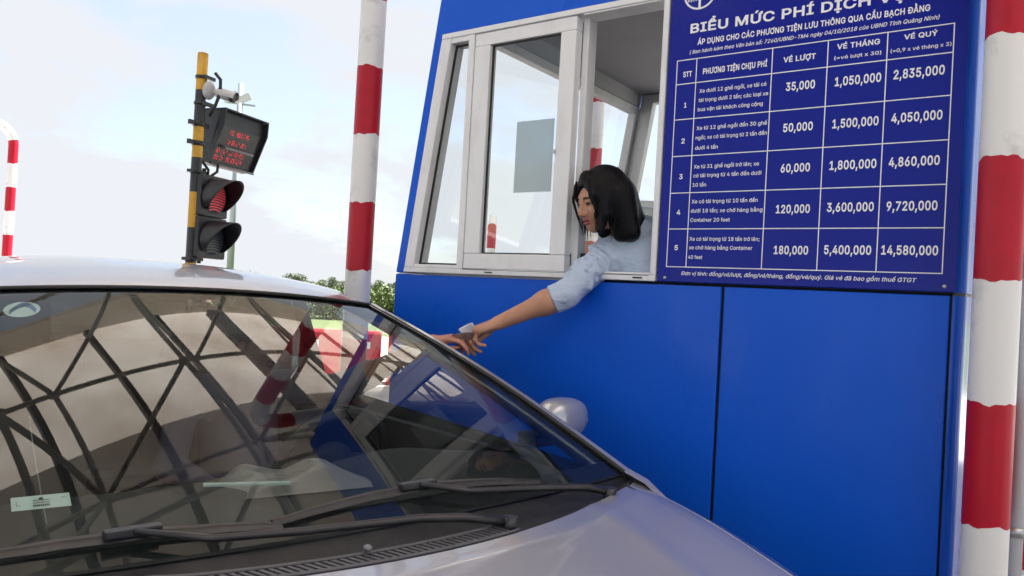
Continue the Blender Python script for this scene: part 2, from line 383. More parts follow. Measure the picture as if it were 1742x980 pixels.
# ---- lettering: outlines of a plain grotesque alphabet, (advance, loops) in 1/500 em
GLYPHS = {
'(':[137,[[45,103,45,117,46,132,48,147,50,162,53,177,57,192,61,206,66,221,71,234,76,247,82,259,88,270,118,270,112,256,106,242,100,228,95,214,91,200,87,185,84,171,81,157,79,143,77,129,76,116,76,103,76,92,77,80,78,69,80,57,83,45,86,33,90,21,94,8,99,-5,105,-19,111,-33,118,-48,88,-48,78,-29,69,-11,62,8,56,27,51,46,47,66,45,84]]],
')':[137,[[19,-48,26,-33,32,-18,38,-4,43,9,47,22,51,34,54,46,57,58,58,70,60,81,61,92,61,103,61,116,60,129,58,143,56,157,53,171,50,185,46,200,41,214,36,228,31,242,25,256,19,270,48,270,54,259,60,247,66,234,71,221,76,206,80,192,83,177,86,162,89,147,91,132,92,117,92,103,91,84,89,65,86,46,81,27,74,8,67,-11,58,-30,48,-48]]],
',':[94,[[19,-60,34,36,68,36,42,-60]]],
'-':[227,[[168,122,168,94,57,94,57,122]]],
'.':[94,[[48,-2,39,-1,31,4,26,12,25,20,26,29,31,37,39,42,48,43,56,42,64,37,69,29,71,20,69,12,64,4,56,-1]]],
'/':[125,[[117,266,36,-38,7,-38,89,266]]],
'0':[227,[[113,-3,100,-2,87,0,76,5,65,12,56,21,47,31,40,43,34,57,30,72,27,89,25,107,24,127,25,147,27,165,30,182,35,197,40,211,48,223,56,234,65,242,76,249,87,254,100,257,113,258,127,257,139,254,151,249,161,242,171,234,179,223,186,211,192,197,197,182,200,165,202,147,203,127,202,107,200,89,197,72,192,57,186,43,179,31,171,21,162,12,151,5,140,0,127,-2],[113,25,122,26,131,28,138,32,145,37,151,44,157,52,161,61,165,72,168,84,170,97,171,111,172,127,171,143,170,157,168,170,165,182,161,193,157,203,151,211,145,218,138,223,131,227,122,229,113,230,104,229,96,227,88,223,82,218,75,211,70,203,65,193,62,182,59,170,56,157,55,143,55,127,55,111,56,97,59,84,62,72,65,61,70,52,75,44,82,37,88,32,96,28,104,26]]],
'1':[227,[[38,0,38,27,195,27,195,0],[138,254,138,0,106,0,106,224,105,224,43,179,43,213,99,254]]],
'2':[227,[[32,0,32,24,117,114,124,122,130,129,136,135,141,141,146,147,149,153,153,158,155,163,159,174,160,186,159,198,154,209,146,218,137,224,131,227,125,228,119,229,112,230,105,229,98,228,92,226,86,224,77,216,69,207,67,201,65,195,64,188,64,181,33,181,33,192,35,202,39,212,43,221,49,229,55,237,63,243,72,248,81,252,91,255,101,257,112,258,124,257,134,255,144,252,153,248,161,243,169,237,175,230,181,223,185,214,188,205,190,196,191,186,190,179,189,172,188,166,185,159,182,152,179,145,174,137,168,129,161,121,153,111,144,101,133,90,76,30,76,28,195,28,195,0]]],
'3':[227,[[109,-3,98,-3,87,-1,76,1,66,5,57,9,49,15,41,21,35,29,30,37,26,46,23,55,22,66,55,66,57,54,63,44,72,35,83,30,89,28,95,26,102,25,109,25,117,25,124,26,131,28,138,30,143,33,149,37,153,41,157,46,160,52,163,58,164,65,165,72,164,79,163,86,161,92,158,98,154,104,150,109,144,113,137,117,130,120,121,122,111,123,101,124,78,124,78,150,144,224,144,226,35,226,35,254,186,254,186,230,106,139,106,144,119,145,132,144,144,142,154,138,164,133,172,127,179,119,185,111,190,102,194,93,196,83,196,72,196,62,194,51,190,42,185,33,179,25,172,18,164,12,154,6,144,2,133,-1,121,-3]]],
'4':[227,[[20,53,20,79,123,254,155,254,54,83,54,81,207,81,207,53],[141,0,141,61,141,73,141,159,171,159,171,0]]],
'5':[227,[[111,-3,100,-3,89,-1,79,2,70,6,61,10,54,16,47,23,41,30,37,38,33,47,31,56,30,65,61,65,64,54,69,44,77,36,87,30,98,26,111,25,118,25,125,27,132,29,138,32,144,36,149,41,153,46,157,52,160,59,162,66,163,73,164,81,163,89,162,97,160,104,157,111,153,117,148,122,143,127,137,131,131,134,124,137,117,138,109,138,103,138,96,137,90,136,84,134,73,129,64,123,34,126,48,254,183,254,183,226,75,226,67,151,68,151,77,157,89,162,95,164,101,166,108,167,115,167,123,166,131,165,139,163,147,160,154,157,161,153,167,148,172,143,178,137,182,130,186,123,189,116,192,108,194,99,195,91,195,82,195,70,193,58,189,48,184,38,178,29,171,21,163,14,154,8,144,3,134,-1,123,-3]]],
'6':[227,[[113,-3,102,-3,91,-1,81,3,71,7,62,13,55,20,48,28,42,37,38,47,34,58,32,69,32,81,32,90,34,100,36,109,40,119,45,130,51,142,59,156,69,170,126,254,161,254,75,131,73,131,77,137,83,144,90,149,98,153,107,156,117,157,129,156,139,155,149,152,158,147,166,142,173,136,179,128,185,120,189,111,192,101,194,90,194,79,194,67,192,56,188,46,184,36,178,28,171,20,164,13,155,7,146,3,135,-1,125,-3],[113,24,120,25,127,26,133,28,139,31,145,35,149,40,154,45,157,51,160,57,162,64,163,71,164,79,163,86,162,94,160,100,157,107,154,112,149,118,145,122,139,126,133,129,127,131,120,132,113,133,106,132,99,131,93,129,87,126,81,122,77,118,73,113,69,107,66,101,64,94,63,87,62,79,63,71,64,64,66,57,69,51,73,45,77,40,81,35,87,31,93,28,99,26,106,25]]],
'7':[227,[[48,0,162,224,162,226,31,226,31,254,195,254,195,224,82,0]]],
'8':[227,[[113,-3,101,-3,89,-1,78,2,68,6,58,11,50,17,43,23,37,31,32,39,29,48,27,58,26,68,26,76,28,83,30,91,33,98,36,104,40,110,45,116,51,121,56,125,63,128,69,131,76,132,76,133,67,136,59,141,52,147,46,154,41,162,38,171,36,180,35,190,36,200,38,209,41,217,45,225,51,232,57,239,65,244,73,249,82,253,92,256,102,257,113,258,124,257,134,256,144,253,153,249,161,244,169,239,175,232,181,225,185,217,188,209,190,200,191,190,190,180,188,171,185,162,180,154,174,147,167,141,159,137,150,133,150,132,157,131,164,128,170,125,176,121,181,116,186,110,190,104,194,98,197,91,199,83,200,76,200,68,200,58,198,48,194,39,189,31,183,23,176,17,168,11,158,6,148,2,137,-1,126,-3],[113,25,121,25,129,26,136,28,142,30,153,37,161,46,167,57,168,69,168,76,167,83,164,89,161,94,157,99,153,104,147,108,141,111,135,114,128,116,121,117,113,118,105,117,98,116,91,114,85,111,79,108,73,104,69,99,65,94,62,89,59,83,58,76,58,69,59,57,64,46,73,37,84,30,90,28,97,26,105,25],[113,145,126,146,137,150,146,157,154,165,158,176,160,188,158,200,154,210,147,218,138,225,126,229,113,230,106,230,100,229,94,227,89,225,79,218,72,210,68,200,66,188,68,176,72,165,79,157,89,150,100,146]]],
'9':[227,[[113,258,125,257,135,255,146,252,155,247,164,241,171,234,178,226,184,217,189,207,192,197,194,185,194,173,194,164,192,155,190,145,186,135,181,124,175,112,167,99,158,84,100,0,65,0,151,124,154,124,149,117,144,111,137,105,128,101,119,98,109,97,98,98,87,100,78,103,69,107,60,112,53,119,47,126,41,134,37,144,34,154,32,164,32,176,32,187,34,198,38,209,42,218,48,227,55,235,63,241,71,247,81,252,91,255,102,257],[113,230,106,230,99,228,93,226,87,223,82,219,77,215,73,209,69,204,66,197,64,191,63,183,63,176,63,168,64,161,66,154,69,148,73,142,77,137,82,132,87,129,93,126,99,123,106,122,113,122,120,122,127,123,133,126,139,129,145,132,149,137,154,142,157,147,160,154,162,160,163,168,164,175,163,183,162,190,160,197,157,204,154,209,150,215,145,219,139,223,133,226,127,228,120,230]]],
':':[94,[[48,-2,39,-1,31,4,26,12,25,20,26,29,31,37,39,42,48,43,56,42,64,37,69,29,71,20,69,12,64,4,56,-1],[48,135,39,137,31,142,26,149,25,158,26,167,31,174,39,179,48,181,56,179,64,174,69,167,71,158,69,149,64,142,56,137]]],
';':[94,[[19,-60,34,36,68,36,42,-60],[52,135,43,137,36,142,31,149,29,158,31,167,36,174,43,179,52,181,61,179,68,174,73,167,75,158,73,149,68,142,61,137]]],
'=':[227,[[36,122,36,151,191,151,191,122],[36,48,36,77,191,77,191,48]]],
'A':[240,[[8,0,101,254,138,254,231,0,198,0,144,151,141,159,138,167,135,176,132,186,116,239,123,239,118,224,114,209,110,197,106,185,95,151,43,0],[55,71,55,99,185,99,185,71]]],
'B':[228,[[30,0,30,254,121,254,133,254,145,252,155,249,164,245,173,240,180,235,186,228,190,221,194,213,197,205,199,196,199,187,199,179,198,172,196,166,193,160,187,150,178,143,168,137,157,133,157,131,164,130,170,129,176,126,182,123,187,119,192,114,197,108,201,102,205,94,207,86,208,78,209,68,208,59,207,50,204,41,200,33,195,26,189,20,181,14,172,9,162,5,151,2,138,1,123,0],[62,29,122,29,136,29,148,31,157,35,165,40,171,46,175,53,177,60,178,68,176,81,171,92,168,97,163,102,158,106,153,109,147,112,140,114,132,115,124,115,62,115],[62,143,119,143,126,143,132,144,138,146,144,148,154,155,162,163,166,174,168,186,167,194,165,202,161,208,156,214,150,219,141,223,131,225,120,226,62,226]]],
'C':[255,[[134,-3,118,-2,103,1,88,6,75,12,63,21,52,32,43,44,35,58,28,73,24,90,21,108,20,127,21,146,24,165,28,181,35,197,43,210,52,223,63,233,75,242,88,249,103,254,118,257,134,258,143,257,152,256,161,255,170,252,178,249,186,245,194,241,201,236,208,230,214,224,219,217,224,209,228,201,232,193,234,184,236,174,204,174,200,186,195,197,187,206,179,214,169,220,158,224,146,227,134,228,122,227,111,225,101,221,92,216,83,210,75,202,68,192,62,182,58,170,54,157,52,143,52,127,52,111,54,97,58,84,63,72,68,62,75,53,83,45,92,38,101,33,112,29,122,27,134,26,146,27,158,30,169,34,179,40,187,48,195,57,200,68,204,80,236,80,234,71,232,62,228,53,224,45,219,38,214,31,208,25,201,19,194,14,187,9,179,5,170,2,162,0,153,-2,143,-3]]],
'D':[251,[[109,0,48,0,48,29,107,29,122,29,136,31,148,35,159,40,169,47,177,55,184,64,189,75,194,86,197,99,199,113,200,128,199,142,197,156,194,169,190,180,184,191,177,200,169,208,160,214,149,219,138,223,125,225,110,226,47,226,47,254,113,254,131,253,147,251,162,246,176,239,189,231,200,221,209,209,217,196,223,181,227,164,230,147,231,128,230,109,227,91,223,74,217,59,209,46,199,34,188,24,175,15,161,9,145,4,128,1],[62,254,62,0,30,0,30,254]]],
'G':[260,[[134,-3,118,-2,102,1,88,6,75,13,63,21,52,32,42,44,35,58,28,73,24,90,21,108,20,127,21,146,24,165,28,181,35,197,42,210,52,223,62,233,74,242,88,249,102,254,117,257,132,258,142,257,152,256,161,254,170,252,179,248,187,245,194,240,202,235,208,229,214,222,220,216,225,208,229,200,232,192,235,183,237,174,204,174,199,186,194,197,186,206,178,213,168,220,158,224,152,226,146,227,139,228,133,228,122,227,111,225,101,221,92,216,83,210,75,202,68,193,62,182,58,170,54,157,52,143,52,127,52,111,54,97,58,84,63,72,68,62,75,53,83,45,92,38,102,33,112,29,123,27,134,26,145,27,155,29,164,32,172,36,180,41,187,47,193,54,198,62,202,70,205,80,207,90,207,101,217,100,141,100,141,128,239,128,239,100,238,85,236,71,231,58,225,45,218,34,209,25,199,16,188,9,176,4,163,0,149,-3]]],
'H':[258,[[30,0,30,254,62,254,62,144,196,144,196,254,228,254,228,0,196,0,196,116,62,116,62,0]]],
'I':[150,[[16,0,16,29,59,29,59,226,16,226,16,254,135,254,135,226,91,226,91,29,135,29,135,0]]],
'L':[196,[[30,0,30,254,62,254,62,29,181,29,181,0]]],
'M':[314,[[30,0,30,254,76,254,139,94,141,87,144,79,150,61,156,42,161,24,154,24,159,41,165,61,171,79,174,87,176,94,238,254,284,254,284,0,252,0,252,145,252,163,253,184,253,207,253,229,256,229,255,223,253,217,251,211,249,205,241,181,234,161,228,145,171,0,143,0,85,145,83,152,80,160,72,181,65,204,56,229,59,229,60,208,60,186,61,164,61,145,61,0]]],
'N':[262,[[30,0,30,254,68,254,172,91,176,84,181,75,184,70,187,65,190,59,194,53,197,47,200,41,204,34,207,27,202,27,202,34,201,41,201,47,200,54,200,67,200,79,199,97,199,254,232,254,232,0,193,0,101,145,89,165,74,191,54,226,60,227,61,192,62,164,62,153,62,145,62,0]]],
'O':[267,[[133,-3,118,-2,103,1,88,6,75,12,63,21,52,32,43,44,35,58,28,73,24,90,21,108,20,127,21,146,24,165,28,181,35,197,43,210,52,223,63,233,75,242,88,249,103,254,118,257,133,258,149,257,164,254,179,249,192,242,204,233,215,223,224,210,232,197,238,181,243,165,246,146,247,127,246,108,243,90,238,73,232,58,224,44,215,32,204,21,192,12,179,6,164,1,149,-2],[133,26,145,27,155,29,165,33,175,38,184,44,191,52,198,61,204,72,209,84,212,97,214,111,215,127,214,143,212,157,209,170,204,182,198,193,191,202,184,210,175,216,165,221,155,225,145,227,133,228,122,227,112,225,102,221,92,216,83,210,75,202,69,193,63,182,58,170,54,157,52,143,52,127,52,111,54,97,58,84,63,72,69,62,75,52,83,45,92,38,102,33,112,29,122,27]]],
'P':[222,[[30,0,30,254,118,254,132,254,144,252,156,248,166,244,175,238,183,231,190,223,195,215,199,205,202,195,204,185,204,174,204,163,202,152,199,142,195,133,190,124,183,116,175,109,166,104,156,99,144,96,132,94,118,93,55,93,55,121,116,121,126,122,134,123,142,125,149,128,154,132,159,136,163,141,167,147,169,153,171,160,172,166,172,174,172,181,171,188,169,195,167,201,163,206,159,211,154,216,148,219,142,222,134,224,126,226,116,226,62,226,62,0]]],
'Q':[267,[[123,80,156,80,185,42,192,32,234,-24,200,-24,173,13,166,23],[133,-3,118,-2,103,1,88,6,75,12,63,21,52,32,43,44,35,58,28,73,24,90,21,108,20,127,21,146,24,165,28,181,35,197,43,210,52,223,63,233,75,242,88,249,103,254,118,257,133,258,149,257,164,254,179,249,192,242,204,233,215,223,224,210,232,197,238,181,243,165,246,146,247,127,246,108,243,90,238,73,232,58,224,44,215,32,204,21,192,12,179,6,164,1,149,-2],[133,26,145,27,155,29,165,33,175,38,184,44,191,52,198,61,204,72,209,84,212,97,214,111,215,127,214,143,212,157,209,170,204,182,198,193,191,202,184,210,175,216,165,221,155,225,145,227,133,228,122,227,112,225,102,221,92,216,83,210,75,202,69,193,63,182,58,170,54,157,52,143,52,127,52,111,54,97,58,84,63,72,69,62,75,52,83,45,92,38,102,33,112,29,122,27]]],
'S':[223,[[112,-4,98,-4,86,-2,74,1,64,5,54,10,46,15,38,22,32,30,27,39,23,48,20,58,19,68,52,68,53,61,55,55,58,49,62,44,66,39,71,35,77,32,83,29,90,27,97,26,104,25,112,25,120,25,128,26,136,28,143,30,149,33,155,37,160,41,165,46,168,51,171,57,172,63,173,70,171,81,166,89,158,96,148,102,142,105,136,107,129,109,122,111,92,120,77,124,64,130,53,137,43,145,36,153,30,163,27,174,26,186,27,197,29,206,32,215,37,224,44,231,51,238,59,244,69,249,79,253,90,256,101,257,114,258,126,257,137,256,148,253,158,249,167,244,175,238,182,232,189,224,193,216,197,208,199,199,200,189,169,189,167,198,163,206,158,213,151,219,143,223,134,227,124,229,112,229,105,229,97,228,90,226,84,224,73,218,64,209,59,199,58,188,60,176,65,167,74,160,85,154,96,150,106,147,132,140,144,136,156,132,162,129,168,126,174,123,179,119,185,115,189,110,194,105,197,99,200,92,202,85,204,78,204,69,203,59,201,50,198,40,193,32,187,24,180,17,171,11,162,5,151,1,139,-2,126,-4]]],
'T':[224,[[16,226,16,254,208,254,208,226,128,226,128,0,96,0,96,226]]],
'U':[259,[[129,-4,115,-3,101,-1,89,3,77,8,66,14,57,22,49,30,42,40,37,51,33,62,31,74,30,87,30,254,62,254,62,89,63,80,64,72,67,64,70,57,75,50,80,44,86,38,94,34,101,30,110,28,119,26,129,26,140,26,149,28,157,30,165,34,172,38,179,44,184,50,188,57,192,64,194,72,196,80,196,89,196,254,229,254,229,87,228,74,226,62,222,51,216,40,210,30,201,22,192,14,182,8,170,3,157,-1,144,-3]]],
'V':[240,[[102,0,8,254,42,254,96,103,99,96,101,88,104,79,108,69,124,15,117,15,122,31,126,45,130,58,133,69,145,103,197,254,231,254,139,0]]],
'X':[237,[[9,0,109,142,109,118,15,254,52,254,89,200,96,190,102,181,107,172,112,164,116,156,122,146,116,146,121,156,126,164,131,172,136,181,149,200,187,254,223,254,129,119,129,143,228,0,191,0,146,65,134,83,129,90,125,98,120,106,115,116,122,116,117,106,113,98,108,91,103,83,91,65,46,0]]],
'a':[195,[[80,-4,71,-4,63,-3,55,0,47,2,40,6,34,11,29,16,24,22,20,29,17,37,16,45,15,54,16,62,17,69,19,75,22,80,29,90,39,97,44,99,50,102,56,104,63,105,69,107,76,108,82,109,89,110,117,113,126,115,133,117,136,121,138,127,138,128,137,139,133,148,128,156,120,161,110,164,98,165,85,164,75,161,66,156,59,150,54,144,50,137,20,146,24,154,29,161,34,167,39,173,46,178,52,182,59,185,66,188,74,190,82,191,89,192,97,192,108,192,119,190,126,188,131,186,137,183,143,180,148,176,153,172,157,166,161,160,164,153,167,145,168,136,168,126,168,0,138,0,138,26,136,26,132,19,126,12,118,6,108,1,102,-2,95,-3,88,-4],[85,23,93,23,101,24,108,26,114,29,124,37,132,47,136,57,138,69,138,95,135,93,130,91,123,89,116,88,108,87,100,86,88,84,77,82,67,79,58,75,52,70,47,62,46,52,47,43,51,36,57,30,65,26,74,24]]],
'b':[212,[[115,-4,106,-4,99,-3,92,-1,86,2,76,8,69,16,63,23,59,29,56,29,56,0,26,0,26,254,57,254,57,160,59,160,63,166,69,173,76,180,86,186,92,189,98,191,106,192,115,192,126,191,137,189,147,185,156,180,165,174,173,166,179,157,185,146,189,135,193,122,194,109,195,94,194,80,193,66,189,54,185,42,179,32,173,23,165,15,157,8,147,3,137,-1,126,-3],[110,23,119,24,126,26,133,29,140,33,145,38,150,44,154,51,158,58,161,67,163,75,164,85,164,95,164,104,163,114,161,122,158,131,155,138,150,145,146,151,140,156,134,160,126,163,119,164,110,165,102,164,94,163,87,160,81,156,75,151,70,145,66,139,62,131,60,123,58,114,57,105,56,95,57,84,58,75,60,66,63,58,66,50,70,43,75,37,81,32,87,28,94,26,102,24]]],
'c':[198,[[104,-4,91,-3,79,-1,69,3,58,8,49,15,41,23,34,32,28,43,23,54,20,66,18,80,17,94,18,108,20,122,23,134,28,146,34,156,41,165,49,173,58,180,69,185,79,189,91,191,104,192,111,192,117,191,124,190,130,189,142,184,153,178,162,170,170,161,173,156,176,150,179,145,181,138,151,131,149,138,145,145,141,150,135,155,128,159,121,162,113,164,104,165,95,164,86,162,79,159,73,155,67,150,62,144,58,137,54,129,52,121,50,112,49,103,48,94,49,84,50,75,52,67,54,59,58,51,62,44,67,38,73,33,79,29,86,26,95,24,104,23,113,24,121,26,129,29,135,33,141,38,146,44,149,51,152,59,181,51,179,45,177,39,174,33,171,28,163,19,153,11,148,7,142,4,136,2,130,0,124,-2,117,-3,111,-4]]],
'd':[212,[[98,-4,86,-3,75,-1,65,3,56,8,47,15,40,23,33,32,27,42,23,54,20,66,18,80,17,94,18,109,20,122,23,135,27,146,33,157,40,166,47,174,56,180,65,185,75,189,86,191,98,192,106,192,114,191,121,189,126,186,136,180,144,173,149,166,153,160,155,160,155,254,186,254,186,0,156,0,156,29,153,29,149,23,143,16,136,8,126,2,120,-1,114,-3,106,-4],[102,23,111,24,118,26,125,28,132,32,137,37,142,43,146,50,150,58,152,66,154,75,155,84,156,95,155,105,154,114,152,123,150,131,146,139,142,145,137,151,132,156,125,160,118,163,111,164,102,165,94,164,86,163,79,160,72,156,67,151,62,145,58,138,54,131,52,122,50,114,49,104,48,95,49,85,50,75,52,67,54,58,58,51,62,44,67,38,73,33,79,29,86,26,94,24]]],
'e':[202,[[106,-4,93,-3,80,-1,69,3,58,8,49,15,41,23,34,32,28,42,23,54,20,66,18,79,17,93,18,108,20,121,23,133,28,145,33,155,40,165,48,173,58,180,68,185,78,189,90,191,103,192,110,192,118,191,125,189,133,187,140,184,147,180,153,176,160,170,165,164,170,157,175,150,179,141,182,131,184,121,185,109,186,97,186,85,37,85,37,110,169,110,155,101,154,110,153,119,151,127,149,134,146,141,141,147,137,152,131,157,125,160,118,163,111,165,103,165,94,165,87,163,80,160,73,157,67,152,62,147,58,141,54,135,52,128,50,121,48,113,48,105,48,89,48,79,50,69,52,61,55,53,59,46,64,40,69,35,76,31,82,27,90,25,98,24,106,23,117,24,127,26,135,31,143,36,149,44,153,53,182,45,180,38,177,32,172,25,168,20,162,14,156,10,149,6,141,2,133,-1,125,-3,116,-4]]],
'f':[127,[[114,190,114,164,3,164,3,190],[40,0,40,216,41,224,42,231,45,237,48,243,52,248,57,252,62,256,68,259,74,262,80,264,87,265,94,265,103,265,111,263,117,262,121,260,114,234,111,235,107,236,103,237,97,237,85,235,77,230,72,221,71,209,71,0]]],
'g':[213,[[103,-75,93,-75,84,-74,75,-72,67,-70,59,-67,53,-63,47,-59,41,-55,36,-50,32,-45,28,-40,25,-35,51,-20,55,-26,61,-33,68,-39,77,-44,83,-46,89,-48,96,-48,103,-49,114,-48,124,-46,133,-42,141,-38,147,-31,152,-23,155,-14,156,-3,156,34,153,34,149,28,143,21,136,14,126,8,120,5,114,4,106,3,97,2,86,3,76,5,66,9,56,13,48,19,40,27,33,35,28,45,23,56,20,68,18,81,17,96,18,110,20,123,23,135,27,147,33,157,40,166,48,174,56,180,66,185,76,189,87,191,98,192,106,192,114,191,121,189,127,186,137,180,144,173,150,166,154,159,157,159,157,190,186,190,186,-4,186,-16,183,-27,180,-36,175,-45,169,-52,162,-59,154,-64,145,-68,136,-71,125,-73,115,-75],[102,30,111,30,118,32,125,34,132,38,137,42,142,47,146,53,150,61,153,68,155,77,156,86,156,96,156,106,155,115,153,124,150,132,147,139,142,146,138,151,132,156,126,160,119,163,111,164,102,165,94,164,86,163,79,160,73,156,67,151,62,145,58,139,54,131,52,123,50,115,49,106,48,96,49,87,50,78,52,69,54,61,58,54,62,48,67,42,73,38,79,34,86,32,94,30]]],
'h':[205,[[57,113,57,0,26,0,26,254,57,254,57,144,51,144,56,156,62,166,68,175,76,181,84,186,94,189,103,192,114,192,123,192,132,190,140,188,148,184,154,180,161,174,166,168,170,160,174,152,177,142,178,132,179,120,179,0,148,0,148,118,147,128,145,137,142,145,136,152,130,158,123,161,114,164,105,165,98,164,92,163,86,161,80,159,71,151,63,141,60,135,58,129,57,121]]],
'i':[83,[[26,0,26,190,57,190,57,0],[42,221,34,223,27,227,22,234,21,242,22,249,27,256,34,260,42,262,50,260,57,256,62,249,63,242,62,234,57,227,50,223]]],
'k':[190,[[55,68,55,106,60,106,142,190,180,190,92,100,89,100],[26,0,26,254,57,254,57,0],[147,0,74,93,96,114,186,0]]],
'l':[95,[[70,-1,59,0,50,2,43,5,37,10,32,16,29,24,27,32,26,42,26,254,57,254,57,49,58,38,60,31,65,27,73,26,77,26,80,26,83,27,85,27,90,1,86,0,81,0,75,-1]]],
'm':[305,[[26,0,26,190,56,190,56,148,54,148,56,155,59,162,62,168,66,173,75,182,86,188,98,192,110,193,120,192,129,190,137,186,144,180,150,174,154,166,158,157,160,147,156,147,158,154,161,160,164,166,169,172,173,176,178,181,184,184,190,187,197,190,204,192,211,193,218,193,226,193,234,191,242,189,249,186,255,182,261,177,266,171,270,164,274,156,276,148,278,138,278,128,278,0,248,0,248,127,247,136,245,145,241,151,236,156,230,160,224,163,217,165,209,165,197,164,187,160,179,153,173,145,169,135,168,124,168,0,137,0,137,130,136,137,134,144,131,150,126,156,121,160,115,163,107,165,100,165,89,164,79,160,70,154,63,145,60,139,58,133,57,126,57,119,57,0]]],
'n':[205,[[57,113,57,0,26,0,26,190,56,190,56,144,51,144,56,156,62,166,68,175,76,181,84,186,94,189,103,192,114,192,123,192,132,190,140,188,147,184,154,180,160,174,166,168,170,160,174,152,176,142,178,132,179,120,179,0,148,0,148,118,147,128,145,137,142,145,136,152,130,158,123,161,114,164,105,165,98,164,92,163,86,161,80,159,71,151,63,141,60,135,58,129,57,121]]],
'o':[208,[[104,-4,91,-3,79,-1,69,3,58,8,49,15,41,23,34,32,28,43,23,54,20,66,18,80,17,94,18,108,20,122,23,134,28,146,34,156,41,165,49,173,58,180,69,185,79,189,91,191,104,192,116,191,128,189,139,185,149,180,159,173,167,165,174,156,180,146,184,134,188,122,190,108,191,94,190,80,188,66,184,54,180,43,174,32,167,23,159,15,149,8,139,3,128,-1,116,-3],[104,23,113,24,121,26,129,29,135,33,141,38,146,44,150,51,154,59,156,67,158,75,159,84,160,94,159,103,158,112,156,121,154,129,150,137,146,144,141,150,135,155,129,159,121,162,113,164,104,165,95,164,86,162,79,159,73,155,67,150,62,144,58,137,54,129,52,121,50,112,49,103,48,94,49,84,50,75,52,67,54,59,58,51,62,44,67,38,73,33,79,29,86,26,95,24]]],
'q':[212,[[186,-71,155,-71,155,29,153,29,149,23,143,16,136,8,126,2,120,-1,114,-3,106,-4,98,-4,86,-3,75,-1,65,3,56,8,47,15,40,23,33,32,27,42,23,54,20,66,18,80,17,94,18,109,20,122,23,135,27,146,33,157,40,166,47,174,56,180,65,185,75,189,86,191,98,192,106,192,114,191,121,189,126,186,136,180,144,173,149,166,153,160,156,160,156,190,186,190],[102,23,111,24,118,26,125,28,132,32,137,37,142,43,146,50,150,58,152,66,154,75,155,84,156,95,155,105,154,114,152,123,150,131,146,139,142,145,137,151,132,156,125,160,118,163,111,164,102,165,94,164,86,163,79,160,72,156,67,151,62,145,58,138,54,131,52,122,50,114,49,104,48,95,49,85,50,75,52,67,54,58,58,51,62,44,67,38,73,33,79,29,86,26,94,24]]],
'r':[130,[[26,0,26,190,56,190,56,160,58,160,61,167,65,173,70,179,76,184,83,187,90,190,98,192,107,192,110,192,115,192,119,192,122,192,122,161,119,162,115,162,109,163,103,163,91,161,80,157,70,151,63,142,58,131,57,118,57,0]]],
's':[182,[[91,-4,81,-4,72,-3,64,-1,56,2,49,5,42,9,36,14,31,19,26,25,23,32,20,39,18,47,47,53,49,46,53,40,57,34,62,30,68,27,75,25,82,23,91,23,100,23,108,25,116,27,122,31,131,40,134,51,132,60,127,68,118,74,106,78,75,85,63,89,52,93,43,98,36,104,31,111,27,119,24,127,23,137,24,145,26,152,29,159,33,166,38,172,43,177,50,181,58,185,66,188,74,190,84,192,94,192,103,192,112,191,120,189,127,186,134,183,140,179,145,175,149,170,153,164,157,158,160,152,162,145,134,139,129,149,121,158,116,162,110,164,102,166,94,166,86,166,78,164,71,162,65,158,57,150,54,139,56,129,62,122,66,119,72,116,78,114,86,111,115,105,127,101,137,97,146,92,153,86,159,79,162,71,165,63,166,53,165,45,163,37,160,30,156,24,151,17,145,12,138,7,130,3,121,0,112,-2,102,-4]]],
't':[114,[[102,190,102,164,3,164,3,190],[32,236,63,236,63,49,64,38,68,31,75,26,85,25,88,25,93,26,97,26,101,27,107,1,102,0,96,-1,90,-2,84,-2,73,-1,62,1,53,5,46,11,40,18,36,26,33,36,32,46]]],
'u':[205,[[91,-3,82,-2,73,-1,65,2,57,5,51,10,44,15,39,22,35,29,31,38,28,47,27,58,26,69,26,190,57,190,57,72,58,62,60,52,63,44,68,37,75,32,82,28,91,26,100,25,107,25,113,27,119,28,125,31,134,38,142,48,144,54,146,61,148,68,148,76,148,190,179,190,179,0,149,0,149,46,154,46,149,34,143,23,136,15,129,8,120,4,111,0,101,-2]]],
'v':[195,[[81,0,9,190,42,190,83,78,86,69,88,60,91,52,93,43,96,35,98,27,100,18,103,10,92,10,94,18,97,27,99,35,101,43,104,52,106,60,109,69,112,78,152,190,186,190,113,0]]],
'x':[189,[[10,0,86,109,86,86,14,190,50,190,74,153,78,146,82,139,86,133,90,127,93,121,97,115,100,109,104,103,88,103,91,109,95,115,98,121,101,127,104,133,108,139,112,146,117,153,141,190,176,190,104,84,104,107,179,0,143,0,115,43,111,49,107,56,103,62,100,68,97,74,93,80,90,85,86,91,102,91,99,85,95,80,92,74,89,68,86,62,82,56,78,49,74,43,46,0]]],
'y':[195,[[24,-69,31,-43,36,-44,44,-45,52,-44,59,-42,65,-37,71,-29,75,-18,81,-1,9,190,42,190,83,78,86,69,88,60,91,52,93,43,96,35,98,27,100,18,103,10,92,10,94,18,97,27,99,35,101,43,104,52,106,60,109,69,112,78,153,190,186,190,102,-29,99,-36,96,-43,92,-48,88,-54,80,-62,70,-68,58,-71,46,-73,39,-72,32,-72,27,-70]]],
'Á':[240,[[8,0,101,254,138,254,231,0,198,0,144,151,141,159,138,167,135,176,132,186,116,239,123,239,118,224,114,209,110,197,106,185,95,151,43,0],[55,71,55,99,185,99,185,71],[106,279,130,329,164,329,131,279]]],
'É':[209,[[30,0,30,254,186,254,186,226,62,226,62,143,178,143,178,114,62,114,62,29,188,29,188,0],[95,279,119,329,153,329,121,279]]],
'Í':[150,[[16,0,16,29,59,29,59,226,16,226,16,254,135,254,135,226,91,226,91,29,135,29,135,0],[62,279,86,329,120,329,87,279]]],
